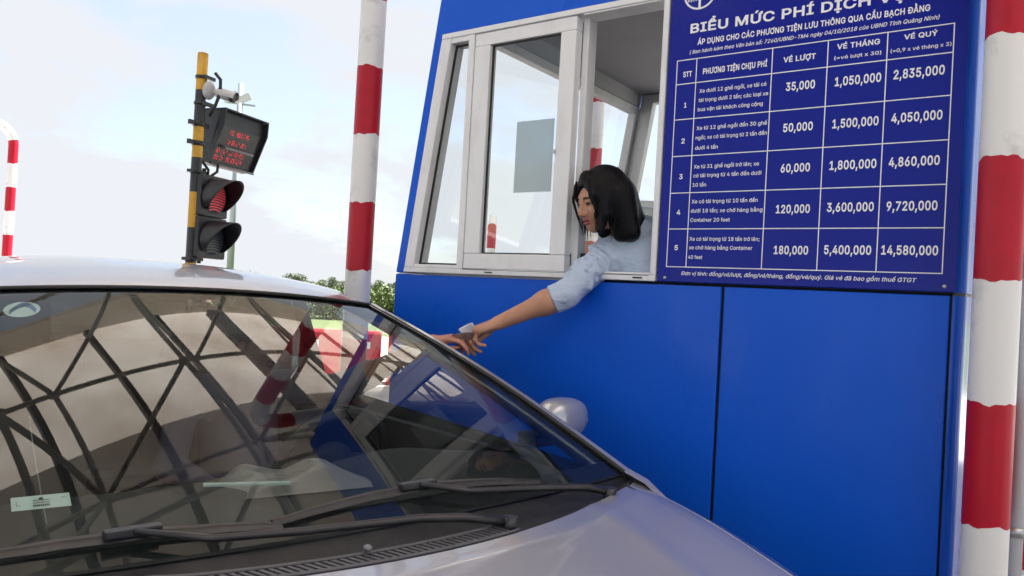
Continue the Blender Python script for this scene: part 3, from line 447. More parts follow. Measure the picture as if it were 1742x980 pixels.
'Ô':[267,[[133,-3,118,-2,103,1,88,6,75,12,63,21,52,32,43,44,35,58,28,73,24,90,21,108,20,127,21,146,24,165,28,181,35,197,43,210,52,223,63,233,75,242,88,249,103,254,118,257,133,258,149,257,164,254,179,249,192,242,204,233,215,223,224,210,232,197,238,181,243,165,246,146,247,127,246,108,243,90,238,73,232,58,224,44,215,32,204,21,192,12,179,6,164,1,149,-2],[133,26,145,27,155,29,165,33,175,38,184,44,191,52,198,61,204,72,209,84,212,97,214,111,215,127,214,143,212,157,209,170,204,182,198,193,191,202,184,210,175,216,165,221,155,225,145,227,133,228,122,227,112,225,102,221,92,216,83,210,75,202,69,193,63,182,58,170,54,157,52,143,52,127,52,111,54,97,58,84,63,72,69,62,75,52,83,45,92,38,102,33,112,29,122,27],[109,282,79,282,79,284,119,329,148,329,188,284,188,282,158,282,133,312]]],
'Ý':[236,[[102,0,102,104,8,254,46,254,96,172,100,165,104,159,108,152,111,146,114,139,118,132,121,124,125,115,112,115,115,124,119,132,122,140,126,146,129,153,133,159,136,166,140,172,191,254,228,254,134,104,134,0],[104,279,128,329,163,329,130,279]]],
'à':[195,[[80,-4,71,-4,63,-3,55,0,47,2,40,6,34,11,29,16,24,22,20,29,17,37,16,45,15,54,16,62,17,69,19,75,22,80,29,90,39,97,44,99,50,102,56,104,63,105,69,107,76,108,82,109,89,110,117,113,126,115,133,117,136,121,138,127,138,128,137,139,133,148,128,156,120,161,110,164,98,165,85,164,75,161,66,156,59,150,54,144,50,137,20,146,24,154,29,161,34,167,39,173,46,178,52,182,59,185,66,188,74,190,82,191,89,192,97,192,108,192,119,190,126,188,131,186,137,183,143,180,148,176,153,172,157,166,161,160,164,153,167,145,168,136,168,126,168,0,138,0,138,26,136,26,132,19,126,12,118,6,108,1,102,-2,95,-3,88,-4],[85,23,93,23,101,24,108,26,114,29,124,37,132,47,136,57,138,69,138,95,135,93,130,91,123,89,116,88,108,87,100,86,88,84,77,82,67,79,58,75,52,70,47,62,46,52,47,43,51,36,57,30,65,26,74,24],[83,214,50,265,84,265,108,214]]],
'á':[195,[[80,-4,71,-4,63,-3,55,0,47,2,40,6,34,11,29,16,24,22,20,29,17,37,16,45,15,54,16,62,17,69,19,75,22,80,29,90,39,97,44,99,50,102,56,104,63,105,69,107,76,108,82,109,89,110,117,113,126,115,133,117,136,121,138,127,138,128,137,139,133,148,128,156,120,161,110,164,98,165,85,164,75,161,66,156,59,150,54,144,50,137,20,146,24,154,29,161,34,167,39,173,46,178,52,182,59,185,66,188,74,190,82,191,89,192,97,192,108,192,119,190,126,188,131,186,137,183,143,180,148,176,153,172,157,166,161,160,164,153,167,145,168,136,168,126,168,0,138,0,138,26,136,26,132,19,126,12,118,6,108,1,102,-2,95,-3,88,-4],[85,23,93,23,101,24,108,26,114,29,124,37,132,47,136,57,138,69,138,95,135,93,130,91,123,89,116,88,108,87,100,86,88,84,77,82,67,79,58,75,52,70,47,62,46,52,47,43,51,36,57,30,65,26,74,24],[81,214,105,265,139,265,106,214]]],
'ã':[195,[[80,-4,71,-4,63,-3,55,0,47,2,40,6,34,11,29,16,24,22,20,29,17,37,16,45,15,54,16,62,17,69,19,75,22,80,29,90,39,97,44,99,50,102,56,104,63,105,69,107,76,108,82,109,89,110,117,113,126,115,133,117,136,121,138,127,138,128,137,139,133,148,128,156,120,161,110,164,98,165,85,164,75,161,66,156,59,150,54,144,50,137,20,146,24,154,29,161,34,167,39,173,46,178,52,182,59,185,66,188,74,190,82,191,89,192,97,192,108,192,119,190,126,188,131,186,137,183,143,180,148,176,153,172,157,166,161,160,164,153,167,145,168,136,168,126,168,0,138,0,138,26,136,26,132,19,126,12,118,6,108,1,102,-2,95,-3,88,-4],[85,23,93,23,101,24,108,26,114,29,124,37,132,47,136,57,138,69,138,95,135,93,130,91,123,89,116,88,108,87,100,86,88,84,77,82,67,79,58,75,52,70,47,62,46,52,47,43,51,36,57,30,65,26,74,24],[117,223,111,224,105,225,99,228,93,230,88,233,83,235,79,237,75,237,72,236,69,233,67,229,66,224,45,224,46,231,47,238,49,244,52,249,61,257,73,259,79,259,85,257,90,255,95,252,100,249,105,247,109,245,114,245,117,246,120,248,122,252,123,258,144,258,143,251,142,244,140,238,137,233,128,226]]],
'è':[202,[[106,-4,93,-3,80,-1,69,3,58,8,49,15,41,23,34,32,28,42,23,54,20,66,18,79,17,93,18,108,20,121,23,133,28,145,33,155,40,165,48,173,58,180,68,185,78,189,90,191,103,192,110,192,118,191,125,189,133,187,140,184,147,180,153,176,160,170,165,164,170,157,175,150,179,141,182,131,184,121,185,109,186,97,186,85,37,85,37,110,169,110,155,101,154,110,153,119,151,127,149,134,146,141,141,147,137,152,131,157,125,160,118,163,111,165,103,165,94,165,87,163,80,160,73,157,67,152,62,147,58,141,54,135,52,128,50,121,48,113,48,105,48,89,48,79,50,69,52,61,55,53,59,46,64,40,69,35,76,31,82,27,90,25,98,24,106,23,117,24,127,26,135,31,143,36,149,44,153,53,182,45,180,38,177,32,172,25,168,20,162,14,156,10,149,6,141,2,133,-1,125,-3,116,-4],[90,214,57,265,91,265,115,214]]],
'é':[202,[[106,-4,93,-3,80,-1,69,3,58,8,49,15,41,23,34,32,28,42,23,54,20,66,18,79,17,93,18,108,20,121,23,133,28,145,33,155,40,165,48,173,58,180,68,185,78,189,90,191,103,192,110,192,118,191,125,189,133,187,140,184,147,180,153,176,160,170,165,164,170,157,175,150,179,141,182,131,184,121,185,109,186,97,186,85,37,85,37,110,169,110,155,101,154,110,153,119,151,127,149,134,146,141,141,147,137,152,131,157,125,160,118,163,111,165,103,165,94,165,87,163,80,160,73,157,67,152,62,147,58,141,54,135,52,128,50,121,48,113,48,105,48,89,48,79,50,69,52,61,55,53,59,46,64,40,69,35,76,31,82,27,90,25,98,24,106,23,117,24,127,26,135,31,143,36,149,44,153,53,182,45,180,38,177,32,172,25,168,20,162,14,156,10,149,6,141,2,133,-1,125,-3,116,-4],[88,214,112,265,146,265,114,214]]],
'ê':[202,[[106,-4,93,-3,80,-1,69,3,58,8,49,15,41,23,34,32,28,42,23,54,20,66,18,79,17,93,18,108,20,121,23,133,28,145,33,155,40,165,48,173,58,180,68,185,78,189,90,191,103,192,110,192,118,191,125,189,133,187,140,184,147,180,153,176,160,170,165,164,170,157,175,150,179,141,182,131,184,121,185,109,186,97,186,85,37,85,37,110,169,110,155,101,154,110,153,119,151,127,149,134,146,141,141,147,137,152,131,157,125,160,118,163,111,165,103,165,94,165,87,163,80,160,73,157,67,152,62,147,58,141,54,135,52,128,50,121,48,113,48,105,48,89,48,79,50,69,52,61,55,53,59,46,64,40,69,35,76,31,82,27,90,25,98,24,106,23,117,24,127,26,135,31,143,36,149,44,153,53,182,45,180,38,177,32,172,25,168,20,162,14,156,10,149,6,141,2,133,-1,125,-3,116,-4],[77,218,47,218,47,219,87,265,116,265,157,219,157,218,126,218,102,248]]],
'í':[83,[[26,0,26,190,57,190,57,0],[28,214,52,265,86,265,53,214]]],
'ó':[208,[[104,-4,91,-3,79,-1,69,3,58,8,49,15,41,23,34,32,28,43,23,54,20,66,18,80,17,94,18,108,20,122,23,134,28,146,34,156,41,165,49,173,58,180,69,185,79,189,91,191,104,192,116,191,128,189,139,185,149,180,159,173,167,165,174,156,180,146,184,134,188,122,190,108,191,94,190,80,188,66,184,54,180,43,174,32,167,23,159,15,149,8,139,3,128,-1,116,-3],[104,23,113,24,121,26,129,29,135,33,141,38,146,44,150,51,154,59,156,67,158,75,159,84,160,94,159,103,158,112,156,121,154,129,150,137,146,144,141,150,135,155,129,159,121,162,113,164,104,165,95,164,86,162,79,159,73,155,67,150,62,144,58,137,54,129,52,121,50,112,49,103,48,94,49,84,50,75,52,67,54,59,58,51,62,44,67,38,73,33,79,29,86,26,95,24],[90,214,114,265,148,265,115,214]]],
'ô':[208,[[104,-4,91,-3,79,-1,69,3,58,8,49,15,41,23,34,32,28,43,23,54,20,66,18,80,17,94,18,108,20,122,23,134,28,146,34,156,41,165,49,173,58,180,69,185,79,189,91,191,104,192,116,191,128,189,139,185,149,180,159,173,167,165,174,156,180,146,184,134,188,122,190,108,191,94,190,80,188,66,184,54,180,43,174,32,167,23,159,15,149,8,139,3,128,-1,116,-3],[104,23,113,24,121,26,129,29,135,33,141,38,146,44,150,51,154,59,156,67,158,75,159,84,160,94,159,103,158,112,156,121,154,129,150,137,146,144,141,150,135,155,129,159,121,162,113,164,104,165,95,164,86,162,79,159,73,155,67,150,62,144,58,137,54,129,52,121,50,112,49,103,48,94,49,84,50,75,52,67,54,59,58,51,62,44,67,38,73,33,79,29,86,26,95,24],[79,218,49,218,49,219,89,265,118,265,158,219,158,218,128,218,104,248]]],
'ý':[195,[[24,-69,31,-43,36,-44,44,-45,52,-44,59,-42,65,-37,71,-29,75,-18,81,-1,9,190,42,190,83,78,86,69,88,60,91,52,93,43,96,35,98,27,100,18,103,10,92,10,94,18,97,27,99,35,101,43,104,52,106,60,109,69,112,78,153,190,186,190,102,-29,99,-36,96,-43,92,-48,88,-54,80,-62,70,-68,58,-71,46,-73,39,-72,32,-72,27,-70],[84,214,108,265,142,265,109,214]]],
'ă':[195,[[80,-4,71,-4,63,-3,55,0,47,2,40,6,34,11,29,16,24,22,20,29,17,37,16,45,15,54,16,62,17,69,19,75,22,80,29,90,39,97,44,99,50,102,56,104,63,105,69,107,76,108,82,109,89,110,117,113,126,115,133,117,136,121,138,127,138,128,137,139,133,148,128,156,120,161,110,164,98,165,85,164,75,161,66,156,59,150,54,144,50,137,20,146,24,154,29,161,34,167,39,173,46,178,52,182,59,185,66,188,74,190,82,191,89,192,97,192,108,192,119,190,126,188,131,186,137,183,143,180,148,176,153,172,157,166,161,160,164,153,167,145,168,136,168,126,168,0,138,0,138,26,136,26,132,19,126,12,118,6,108,1,102,-2,95,-3,88,-4],[85,23,93,23,101,24,108,26,114,29,124,37,132,47,136,57,138,69,138,95,135,93,130,91,123,89,116,88,108,87,100,86,88,84,77,82,67,79,58,75,52,70,47,62,46,52,47,43,51,36,57,30,65,26,74,24],[95,216,88,217,81,218,75,220,70,223,60,230,52,240,49,246,47,252,46,258,45,265,68,265,69,254,75,246,84,240,95,238,105,240,114,246,120,254,122,265,144,265,144,258,142,252,140,246,138,240,130,231,120,223,114,220,108,218,101,217]]],
'Đ':[256,[[115,0,53,0,53,29,113,29,128,29,141,31,153,35,164,40,174,47,182,55,189,64,195,75,199,86,203,99,204,113,205,128,204,142,203,156,199,169,195,180,189,191,183,200,175,208,165,214,155,219,143,223,130,225,116,226,52,226,52,254,118,254,136,253,153,251,168,246,182,239,194,231,205,221,214,209,222,196,228,181,233,164,235,147,236,128,235,109,233,91,228,74,222,59,214,46,205,34,194,24,181,15,166,9,151,4,134,1],[68,254,68,0,36,0,36,254],[3,114,3,140,135,140,135,114]]],
'đ':[212,[[98,-4,86,-3,75,-1,65,3,56,8,47,15,40,23,33,32,27,42,23,54,20,66,18,80,17,94,18,109,20,122,23,135,27,146,33,157,40,166,47,174,56,180,65,185,75,189,86,191,98,192,106,192,114,191,121,189,126,186,136,180,144,173,149,166,153,160,155,160,155,254,186,254,186,0,156,0,156,29,153,29,149,23,143,16,136,8,126,2,120,-1,114,-3,106,-4],[102,23,111,24,118,26,125,28,132,32,137,37,142,43,146,50,150,58,152,66,154,75,155,84,156,95,155,105,154,114,152,123,150,131,146,139,142,145,137,151,132,156,125,160,118,163,111,164,102,165,94,164,86,163,79,160,72,156,67,151,62,145,58,138,54,131,52,122,50,114,49,104,48,95,49,85,50,75,52,67,54,58,58,51,62,44,67,38,73,33,79,29,86,26,94,24],[101,210,101,234,211,234,211,210]]],
'Ơ':[266,[[133,236,133,258,142,258,149,257,162,256,170,255,180,255,187,255,194,254,203,254,214,254,216,255,217,257,217,291,246,291,246,259,244,246,238,237,229,232,217,230,210,230,204,231,190,233,181,234,168,235,161,236,153,236,143,236],[133,-3,118,-2,103,1,88,6,75,12,63,21,52,32,43,44,35,58,28,73,24,90,21,108,20,127,21,146,24,165,28,181,35,197,43,210,52,223,63,233,75,242,88,249,103,254,118,257,133,258,149,257,164,254,179,249,192,242,204,233,215,223,224,210,232,197,238,181,243,165,246,146,247,127,246,108,243,90,238,73,232,58,224,44,215,32,204,21,192,12,179,6,164,1,149,-2],[133,26,145,27,155,29,165,33,175,38,184,44,191,52,198,61,204,72,209,84,212,97,214,111,215,127,214,143,212,157,209,170,204,182,198,193,191,202,184,210,175,216,165,221,155,225,145,227,133,228,122,227,112,225,102,221,92,216,83,210,75,202,69,193,63,182,58,170,54,157,52,143,52,127,52,111,54,97,58,84,63,72,69,62,75,52,83,45,92,38,102,33,112,29,122,27]]],
'ơ':[207,[[103,172,103,192,111,192,118,192,132,191,139,191,146,190,153,190,161,190,165,191,167,196,167,232,195,232,195,198,194,187,188,179,179,174,166,172,135,172],[104,-4,91,-3,79,-1,69,3,58,8,49,15,41,23,34,32,28,43,23,54,20,66,18,80,17,94,18,108,20,122,23,134,28,146,34,156,41,165,49,173,58,180,69,185,79,189,91,191,104,192,116,191,128,189,139,185,149,180,159,173,167,165,174,156,180,146,184,134,188,122,190,108,191,94,190,80,188,66,184,54,180,43,174,32,167,23,159,15,149,8,139,3,128,-1,116,-3],[104,23,113,24,121,26,129,29,135,33,141,38,146,44,150,51,154,59,156,67,158,75,159,84,160,94,159,103,158,112,156,121,154,129,150,137,146,144,141,150,135,155,129,159,121,162,113,164,104,165,95,164,86,162,79,159,73,155,67,150,62,144,58,137,54,129,52,121,50,112,49,103,48,94,49,84,50,75,52,67,54,59,58,51,62,44,67,38,73,33,79,29,86,26,95,24]]],
'Ư':[258,[[197,230,197,254,228,254,230,255,231,257,231,291,260,291,260,259,258,246,252,237,243,232,231,230],[129,-4,115,-3,101,-1,89,3,77,8,66,14,57,22,49,30,42,40,37,51,33,62,31,74,30,87,30,254,62,254,62,89,63,80,64,72,67,64,70,57,75,50,80,44,86,38,94,34,101,30,110,28,119,26,129,26,140,26,149,28,157,30,165,34,172,38,179,44,184,50,188,57,192,64,194,72,196,80,196,89,196,254,229,254,229,87,228,74,226,62,222,51,216,40,210,30,201,22,192,14,182,8,170,3,157,-1,144,-3]]],
'ư':[216,[[161,169,161,190,175,190,180,191,181,195,181,232,209,232,209,198,207,185,201,176,192,171,180,169],[91,-3,82,-2,73,-1,65,2,57,5,51,10,44,15,39,22,35,29,31,38,28,47,27,58,26,69,26,190,57,190,57,72,58,62,60,52,63,44,68,37,75,32,82,28,91,26,100,25,107,25,113,27,119,28,125,31,134,38,142,48,144,54,146,61,148,68,148,76,148,190,179,190,179,0,149,0,149,46,154,46,149,34,143,23,136,15,129,8,120,4,111,0,101,-2]]],
'Ạ':[240,[[8,0,101,254,138,254,231,0,198,0,144,151,141,159,138,167,135,176,132,186,116,239,123,239,118,224,114,209,110,197,106,185,95,151,43,0],[55,71,55,99,185,99,185,71],[120,-72,112,-71,105,-66,101,-60,99,-52,101,-44,105,-38,112,-33,120,-32,129,-33,135,-38,140,-44,142,-52,140,-60,135,-66,129,-71]]],
'ạ':[195,[[80,-4,71,-4,63,-3,55,0,47,2,40,6,34,11,29,16,24,22,20,29,17,37,16,45,15,54,16,62,17,69,19,75,22,80,29,90,39,97,44,99,50,102,56,104,63,105,69,107,76,108,82,109,89,110,117,113,126,115,133,117,136,121,138,127,138,128,137,139,133,148,128,156,120,161,110,164,98,165,85,164,75,161,66,156,59,150,54,144,50,137,20,146,24,154,29,161,34,167,39,173,46,178,52,182,59,185,66,188,74,190,82,191,89,192,97,192,108,192,119,190,126,188,131,186,137,183,143,180,148,176,153,172,157,166,161,160,164,153,167,145,168,136,168,126,168,0,138,0,138,26,136,26,132,19,126,12,118,6,108,1,102,-2,95,-3,88,-4],[85,23,93,23,101,24,108,26,114,29,124,37,132,47,136,57,138,69,138,95,135,93,130,91,123,89,116,88,108,87,100,86,88,84,77,82,67,79,58,75,52,70,47,62,46,52,47,43,51,36,57,30,65,26,74,24],[95,-72,87,-71,80,-66,75,-60,74,-52,75,-44,80,-38,87,-33,95,-32,103,-33,110,-38,115,-44,116,-52,115,-60,110,-66,103,-71]]],
'ả':[195,[[80,-4,71,-4,63,-3,55,0,47,2,40,6,34,11,29,16,24,22,20,29,17,37,16,45,15,54,16,62,17,69,19,75,22,80,29,90,39,97,44,99,50,102,56,104,63,105,69,107,76,108,82,109,89,110,117,113,126,115,133,117,136,121,138,127,138,128,137,139,133,148,128,156,120,161,110,164,98,165,85,164,75,161,66,156,59,150,54,144,50,137,20,146,24,154,29,161,34,167,39,173,46,178,52,182,59,185,66,188,74,190,82,191,89,192,97,192,108,192,119,190,126,188,131,186,137,183,143,180,148,176,153,172,157,166,161,160,164,153,167,145,168,136,168,126,168,0,138,0,138,26,136,26,132,19,126,12,118,6,108,1,102,-2,95,-3,88,-4],[85,23,93,23,101,24,108,26,114,29,124,37,132,47,136,57,138,69,138,95,135,93,130,91,123,89,116,88,108,87,100,86,88,84,77,82,67,79,58,75,52,70,47,62,46,52,47,43,51,36,57,30,65,26,74,24],[105,214,82,214,94,238,95,241,94,243,93,244,90,245,66,245,66,265,90,265,99,264,107,262,113,259,117,254,119,249,119,243,118,236,114,229]]],
'ấ':[195,[[80,-4,71,-4,63,-3,55,0,47,2,40,6,34,11,29,16,24,22,20,29,17,37,16,45,15,54,16,62,17,69,19,75,22,80,29,90,39,97,44,99,50,102,56,104,63,105,69,107,76,108,82,109,89,110,117,113,126,115,133,117,136,121,138,127,138,128,137,139,133,148,128,156,120,161,110,164,98,165,85,164,75,161,66,156,59,150,54,144,50,137,20,146,24,154,29,161,34,167,39,173,46,178,52,182,59,185,66,188,74,190,82,191,89,192,97,192,108,192,119,190,126,188,131,186,137,183,143,180,148,176,153,172,157,166,161,160,164,153,167,145,168,136,168,126,168,0,138,0,138,26,136,26,132,19,126,12,118,6,108,1,102,-2,95,-3,88,-4],[85,23,93,23,101,24,108,26,114,29,124,37,132,47,136,57,138,69,138,95,135,93,130,91,123,89,116,88,108,87,100,86,88,84,77,82,67,79,58,75,52,70,47,62,46,52,47,43,51,36,57,30,65,26,74,24],[71,213,41,213,41,214,81,260,110,260,150,214,150,213,120,213,96,243],[119,273,143,320,177,320,144,273]]],
'Ầ':[240,[[8,0,101,254,138,254,231,0,198,0,144,151,141,159,138,167,135,176,132,186,116,239,123,239,118,224,114,209,110,197,106,185,95,151,43,0],[55,71,55,99,185,99,185,71],[96,278,66,278,66,279,106,325,135,325,176,279,176,278,145,278,121,307],[152,338,119,385,154,385,178,338]]],
'ậ':[195,[[80,-4,71,-4,63,-3,55,0,47,2,40,6,34,11,29,16,24,22,20,29,17,37,16,45,15,54,16,62,17,69,19,75,22,80,29,90,39,97,44,99,50,102,56,104,63,105,69,107,76,108,82,109,89,110,117,113,126,115,133,117,136,121,138,127,138,128,137,139,133,148,128,156,120,161,110,164,98,165,85,164,75,161,66,156,59,150,54,144,50,137,20,146,24,154,29,161,34,167,39,173,46,178,52,182,59,185,66,188,74,190,82,191,89,192,97,192,108,192,119,190,126,188,131,186,137,183,143,180,148,176,153,172,157,166,161,160,164,153,167,145,168,136,168,126,168,0,138,0,138,26,136,26,132,19,126,12,118,6,108,1,102,-2,95,-3,88,-4],[85,23,93,23,101,24,108,26,114,29,124,37,132,47,136,57,138,69,138,95,135,93,130,91,123,89,116,88,108,87,100,86,88,84,77,82,67,79,58,75,52,70,47,62,46,52,47,43,51,36,57,30,65,26,74,24],[70,218,40,218,40,219,80,265,109,265,149,219,149,218,119,218,95,248],[95,-72,87,-71,80,-66,75,-60,74,-52,75,-44,80,-38,87,-33,95,-32,103,-33,110,-38,115,-44,116,-52,115,-60,110,-66,103,-71]]],
'Ằ':[240,[[8,0,101,254,138,254,231,0,198,0,144,151,141,159,138,167,135,176,132,186,116,239,123,239,118,224,114,209,110,197,106,185,95,151,43,0],[55,71,55,99,185,99,185,71],[119,276,112,277,106,278,100,280,94,283,84,290,76,300,73,306,71,312,70,318,70,325,92,325,94,314,100,306,108,300,119,298,130,300,138,306,144,314,146,325,168,325,168,318,167,312,165,306,162,300,154,290,144,283,138,280,132,278,126,277],[132,338,107,338,74,385,108,385]]],
'ằ':[195,[[80,-4,71,-4,63,-3,55,0,47,2,40,6,34,11,29,16,24,22,20,29,17,37,16,45,15,54,16,62,17,69,19,75,22,80,29,90,39,97,44,99,50,102,56,104,63,105,69,107,76,108,82,109,89,110,117,113,126,115,133,117,136,121,138,127,138,128,137,139,133,148,128,156,120,161,110,164,98,165,85,164,75,161,66,156,59,150,54,144,50,137,20,146,24,154,29,161,34,167,39,173,46,178,52,182,59,185,66,188,74,190,82,191,89,192,97,192,108,192,119,190,126,188,131,186,137,183,143,180,148,176,153,172,157,166,161,160,164,153,167,145,168,136,168,126,168,0,138,0,138,26,136,26,132,19,126,12,118,6,108,1,102,-2,95,-3,88,-4],[85,23,93,23,101,24,108,26,114,29,124,37,132,47,136,57,138,69,138,95,135,93,130,91,123,89,116,88,108,87,100,86,88,84,77,82,67,79,58,75,52,70,47,62,46,52,47,43,51,36,57,30,65,26,74,24],[94,212,87,212,81,213,74,215,69,218,59,226,51,236,48,241,46,247,45,253,44,260,67,260,69,249,74,241,83,235,94,234,104,235,113,241,119,249,121,260,143,260,143,253,142,247,140,241,137,235,129,226,119,218,113,215,107,213,100,212],[107,273,82,273,48,320,83,320]]],
'ế':[202,[[106,-4,93,-3,80,-1,69,3,58,8,49,15,41,23,34,32,28,42,23,54,20,66,18,79,17,93,18,108,20,121,23,133,28,145,33,155,40,165,48,173,58,180,68,185,78,189,90,191,103,192,110,192,118,191,125,189,133,187,140,184,147,180,153,176,160,170,165,164,170,157,175,150,179,141,182,131,184,121,185,109,186,97,186,85,37,85,37,110,169,110,155,101,154,110,153,119,151,127,149,134,146,141,141,147,137,152,131,157,125,160,118,163,111,165,103,165,94,165,87,163,80,160,73,157,67,152,62,147,58,141,54,135,52,128,50,121,48,113,48,105,48,89,48,79,50,69,52,61,55,53,59,46,64,40,69,35,76,31,82,27,90,25,98,24,106,23,117,24,127,26,135,31,143,36,149,44,153,53,182,45,180,38,177,32,172,25,168,20,162,14,156,10,149,6,141,2,133,-1,125,-3,116,-4],[78,213,48,213,48,214,88,260,117,260,158,214,158,213,127,213,103,243],[126,273,150,320,184,320,151,273]]],
'Ể':[209,[[30,0,30,254,186,254,186,226,62,226,62,143,178,143,178,114,62,114,62,29,188,29,188,0],[85,278,55,278,55,279,95,325,124,325,165,279,165,278,134,278,110,307],[155,338,132,338,143,358,144,361,144,363,142,365,139,365,115,365,115,385,139,385,152,384,161,380,167,374,169,367,168,359,163,350]]],
'Ệ':[209,[[30,0,30,254,186,254,186,226,62,226,62,143,178,143,178,114,62,114,62,29,188,29,188,0],[84,282,54,282,54,284,94,329,123,329,164,284,164,282,133,282,109,312],[109,-72,101,-71,94,-66,90,-60,88,-52,90,-44,94,-38,101,-33,109,-32,118,-33,125,-38,129,-44,131,-52,129,-60,125,-66,118,-71]]],
'ỉ':[83,[[26,0,26,190,57,190,57,0],[52,214,29,214,41,238,42,241,42,243,40,244,37,245,13,245,13,265,37,265,47,264,54,262,60,259,64,254,66,249,66,243,65,236,61,229]]],
'Ị':[150,[[16,0,16,29,59,29,59,226,16,226,16,254,135,254,135,226,91,226,91,29,135,29,135,0],[76,-72,68,-71,61,-66,56,-60,54,-52,56,-44,61,-38,68,-33,76,-32,84,-33,91,-38,95,-44,97,-52,95,-60,91,-66,84,-71]]],
'ị':[83,[[26,0,26,190,57,190,57,0],[42,221,34,223,27,227,22,234,21,242,22,249,27,256,34,260,42,262,50,260,57,256,62,249,63,242,62,234,57,227,50,223],[42,-72,34,-71,27,-66,23,-60,21,-52,23,-44,27,-38,34,-33,42,-32,50,-33,57,-38,62,-44,64,-52,62,-60,57,-66,50,-71]]],
'ọ':[208,[[104,-4,91,-3,79,-1,69,3,58,8,49,15,41,23,34,32,28,43,23,54,20,66,18,80,17,94,18,108,20,122,23,134,28,146,34,156,41,165,49,173,58,180,69,185,79,189,91,191,104,192,116,191,128,189,139,185,149,180,159,173,167,165,174,156,180,146,184,134,188,122,190,108,191,94,190,80,188,66,184,54,180,43,174,32,167,23,159,15,149,8,139,3,128,-1,116,-3],[104,23,113,24,121,26,129,29,135,33,141,38,146,44,150,51,154,59,156,67,158,75,159,84,160,94,159,103,158,112,156,121,154,129,150,137,146,144,141,150,135,155,129,159,121,162,113,164,104,165,95,164,86,162,79,159,73,155,67,150,62,144,58,137,54,129,52,121,50,112,49,103,48,94,49,84,50,75,52,67,54,59,58,51,62,44,67,38,73,33,79,29,86,26,95,24],[104,-72,96,-71,89,-66,85,-60,83,-52,85,-44,89,-38,96,-33,104,-32,112,-33,119,-38,124,-44,125,-52,124,-60,119,-66,112,-71]]],
'ố':[208,[[104,-4,91,-3,79,-1,69,3,58,8,49,15,41,23,34,32,28,43,23,54,20,66,18,80,17,94,18,108,20,122,23,134,28,146,34,156,41,165,49,173,58,180,69,185,79,189,91,191,104,192,116,191,128,189,139,185,149,180,159,173,167,165,174,156,180,146,184,134,188,122,190,108,191,94,190,80,188,66,184,54,180,43,174,32,167,23,159,15,149,8,139,3,128,-1,116,-3],[104,23,113,24,121,26,129,29,135,33,141,38,146,44,150,51,154,59,156,67,158,75,159,84,160,94,159,103,158,112,156,121,154,129,150,137,146,144,141,150,135,155,129,159,121,162,113,164,104,165,95,164,86,162,79,159,73,155,67,150,62,144,58,137,54,129,52,121,50,112,49,103,48,94,49,84,50,75,52,67,54,59,58,51,62,44,67,38,73,33,79,29,86,26,95,24],[80,213,50,213,50,214,90,260,119,260,159,214,159,213,129,213,105,243],[128,273,152,320,186,320,153,273]]],
'ồ':[208,[[104,-4,91,-3,79,-1,69,3,58,8,49,15,41,23,34,32,28,43,23,54,20,66,18,80,17,94,18,108,20,122,23,134,28,146,34,156,41,165,49,173,58,180,69,185,79,189,91,191,104,192,116,191,128,189,139,185,149,180,159,173,167,165,174,156,180,146,184,134,188,122,190,108,191,94,190,80,188,66,184,54,180,43,174,32,167,23,159,15,149,8,139,3,128,-1,116,-3],[104,23,113,24,121,26,129,29,135,33,141,38,146,44,150,51,154,59,156,67,158,75,159,84,160,94,159,103,158,112,156,121,154,129,150,137,146,144,141,150,135,155,129,159,121,162,113,164,104,165,95,164,86,162,79,159,73,155,67,150,62,144,58,137,54,129,52,121,50,112,49,103,48,94,49,84,50,75,52,67,54,59,58,51,62,44,67,38,73,33,79,29,86,26,95,24],[80,213,50,213,50,214,90,260,119,260,159,214,159,213,129,213,105,243],[136,273,103,320,137,320,161,273]]],
'ộ':[208,[[104,-4,91,-3,79,-1,69,3,58,8,49,15,41,23,34,32,28,43,23,54,20,66,18,80,17,94,18,108,20,122,23,134,28,146,34,156,41,165,49,173,58,180,69,185,79,189,91,191,104,192,116,191,128,189,139,185,149,180,159,173,167,165,174,156,180,146,184,134,188,122,190,108,191,94,190,80,188,66,184,54,180,43,174,32,167,23,159,15,149,8,139,3,128,-1,116,-3],[104,23,113,24,121,26,129,29,135,33,141,38,146,44,150,51,154,59,156,67,158,75,159,84,160,94,159,103,158,112,156,121,154,129,150,137,146,144,141,150,135,155,129,159,121,162,113,164,104,165,95,164,86,162,79,159,73,155,67,150,62,144,58,137,54,129,52,121,50,112,49,103,48,94,49,84,50,75,52,67,54,59,58,51,62,44,67,38,73,33,79,29,86,26,95,24],[79,218,49,218,49,219,89,265,118,265,158,219,158,218,128,218,104,248],[104,-72,96,-71,89,-66,85,-60,83,-52,85,-44,89,-38,96,-33,104,-32,112,-33,119,-38,124,-44,125,-52,124,-60,119,-66,112,-71]]],
'ớ':[207,[[103,172,103,192,111,192,118,192,132,191,139,191,146,190,153,190,161,190,165,191,167,196,167,232,195,232,195,198,194,187,188,179,179,174,166,172,135,172],[104,-4,91,-3,79,-1,69,3,58,8,49,15,41,23,34,32,28,43,23,54,20,66,18,80,17,94,18,108,20,122,23,134,28,146,34,156,41,165,49,173,58,180,69,185,79,189,91,191,104,192,116,191,128,189,139,185,149,180,159,173,167,165,174,156,180,146,184,134,188,122,190,108,191,94,190,80,188,66,184,54,180,43,174,32,167,23,159,15,149,8,139,3,128,-1,116,-3],[104,23,113,24,121,26,129,29,135,33,141,38,146,44,150,51,154,59,156,67,158,75,159,84,160,94,159,103,158,112,156,121,154,129,150,137,146,144,141,150,135,155,129,159,121,162,113,164,104,165,95,164,86,162,79,159,73,155,67,150,62,144,58,137,54,129,52,121,50,112,49,103,48,94,49,84,50,75,52,67,54,59,58,51,62,44,67,38,73,33,79,29,86,26,95,24],[90,214,114,265,148,265,115,214]]],
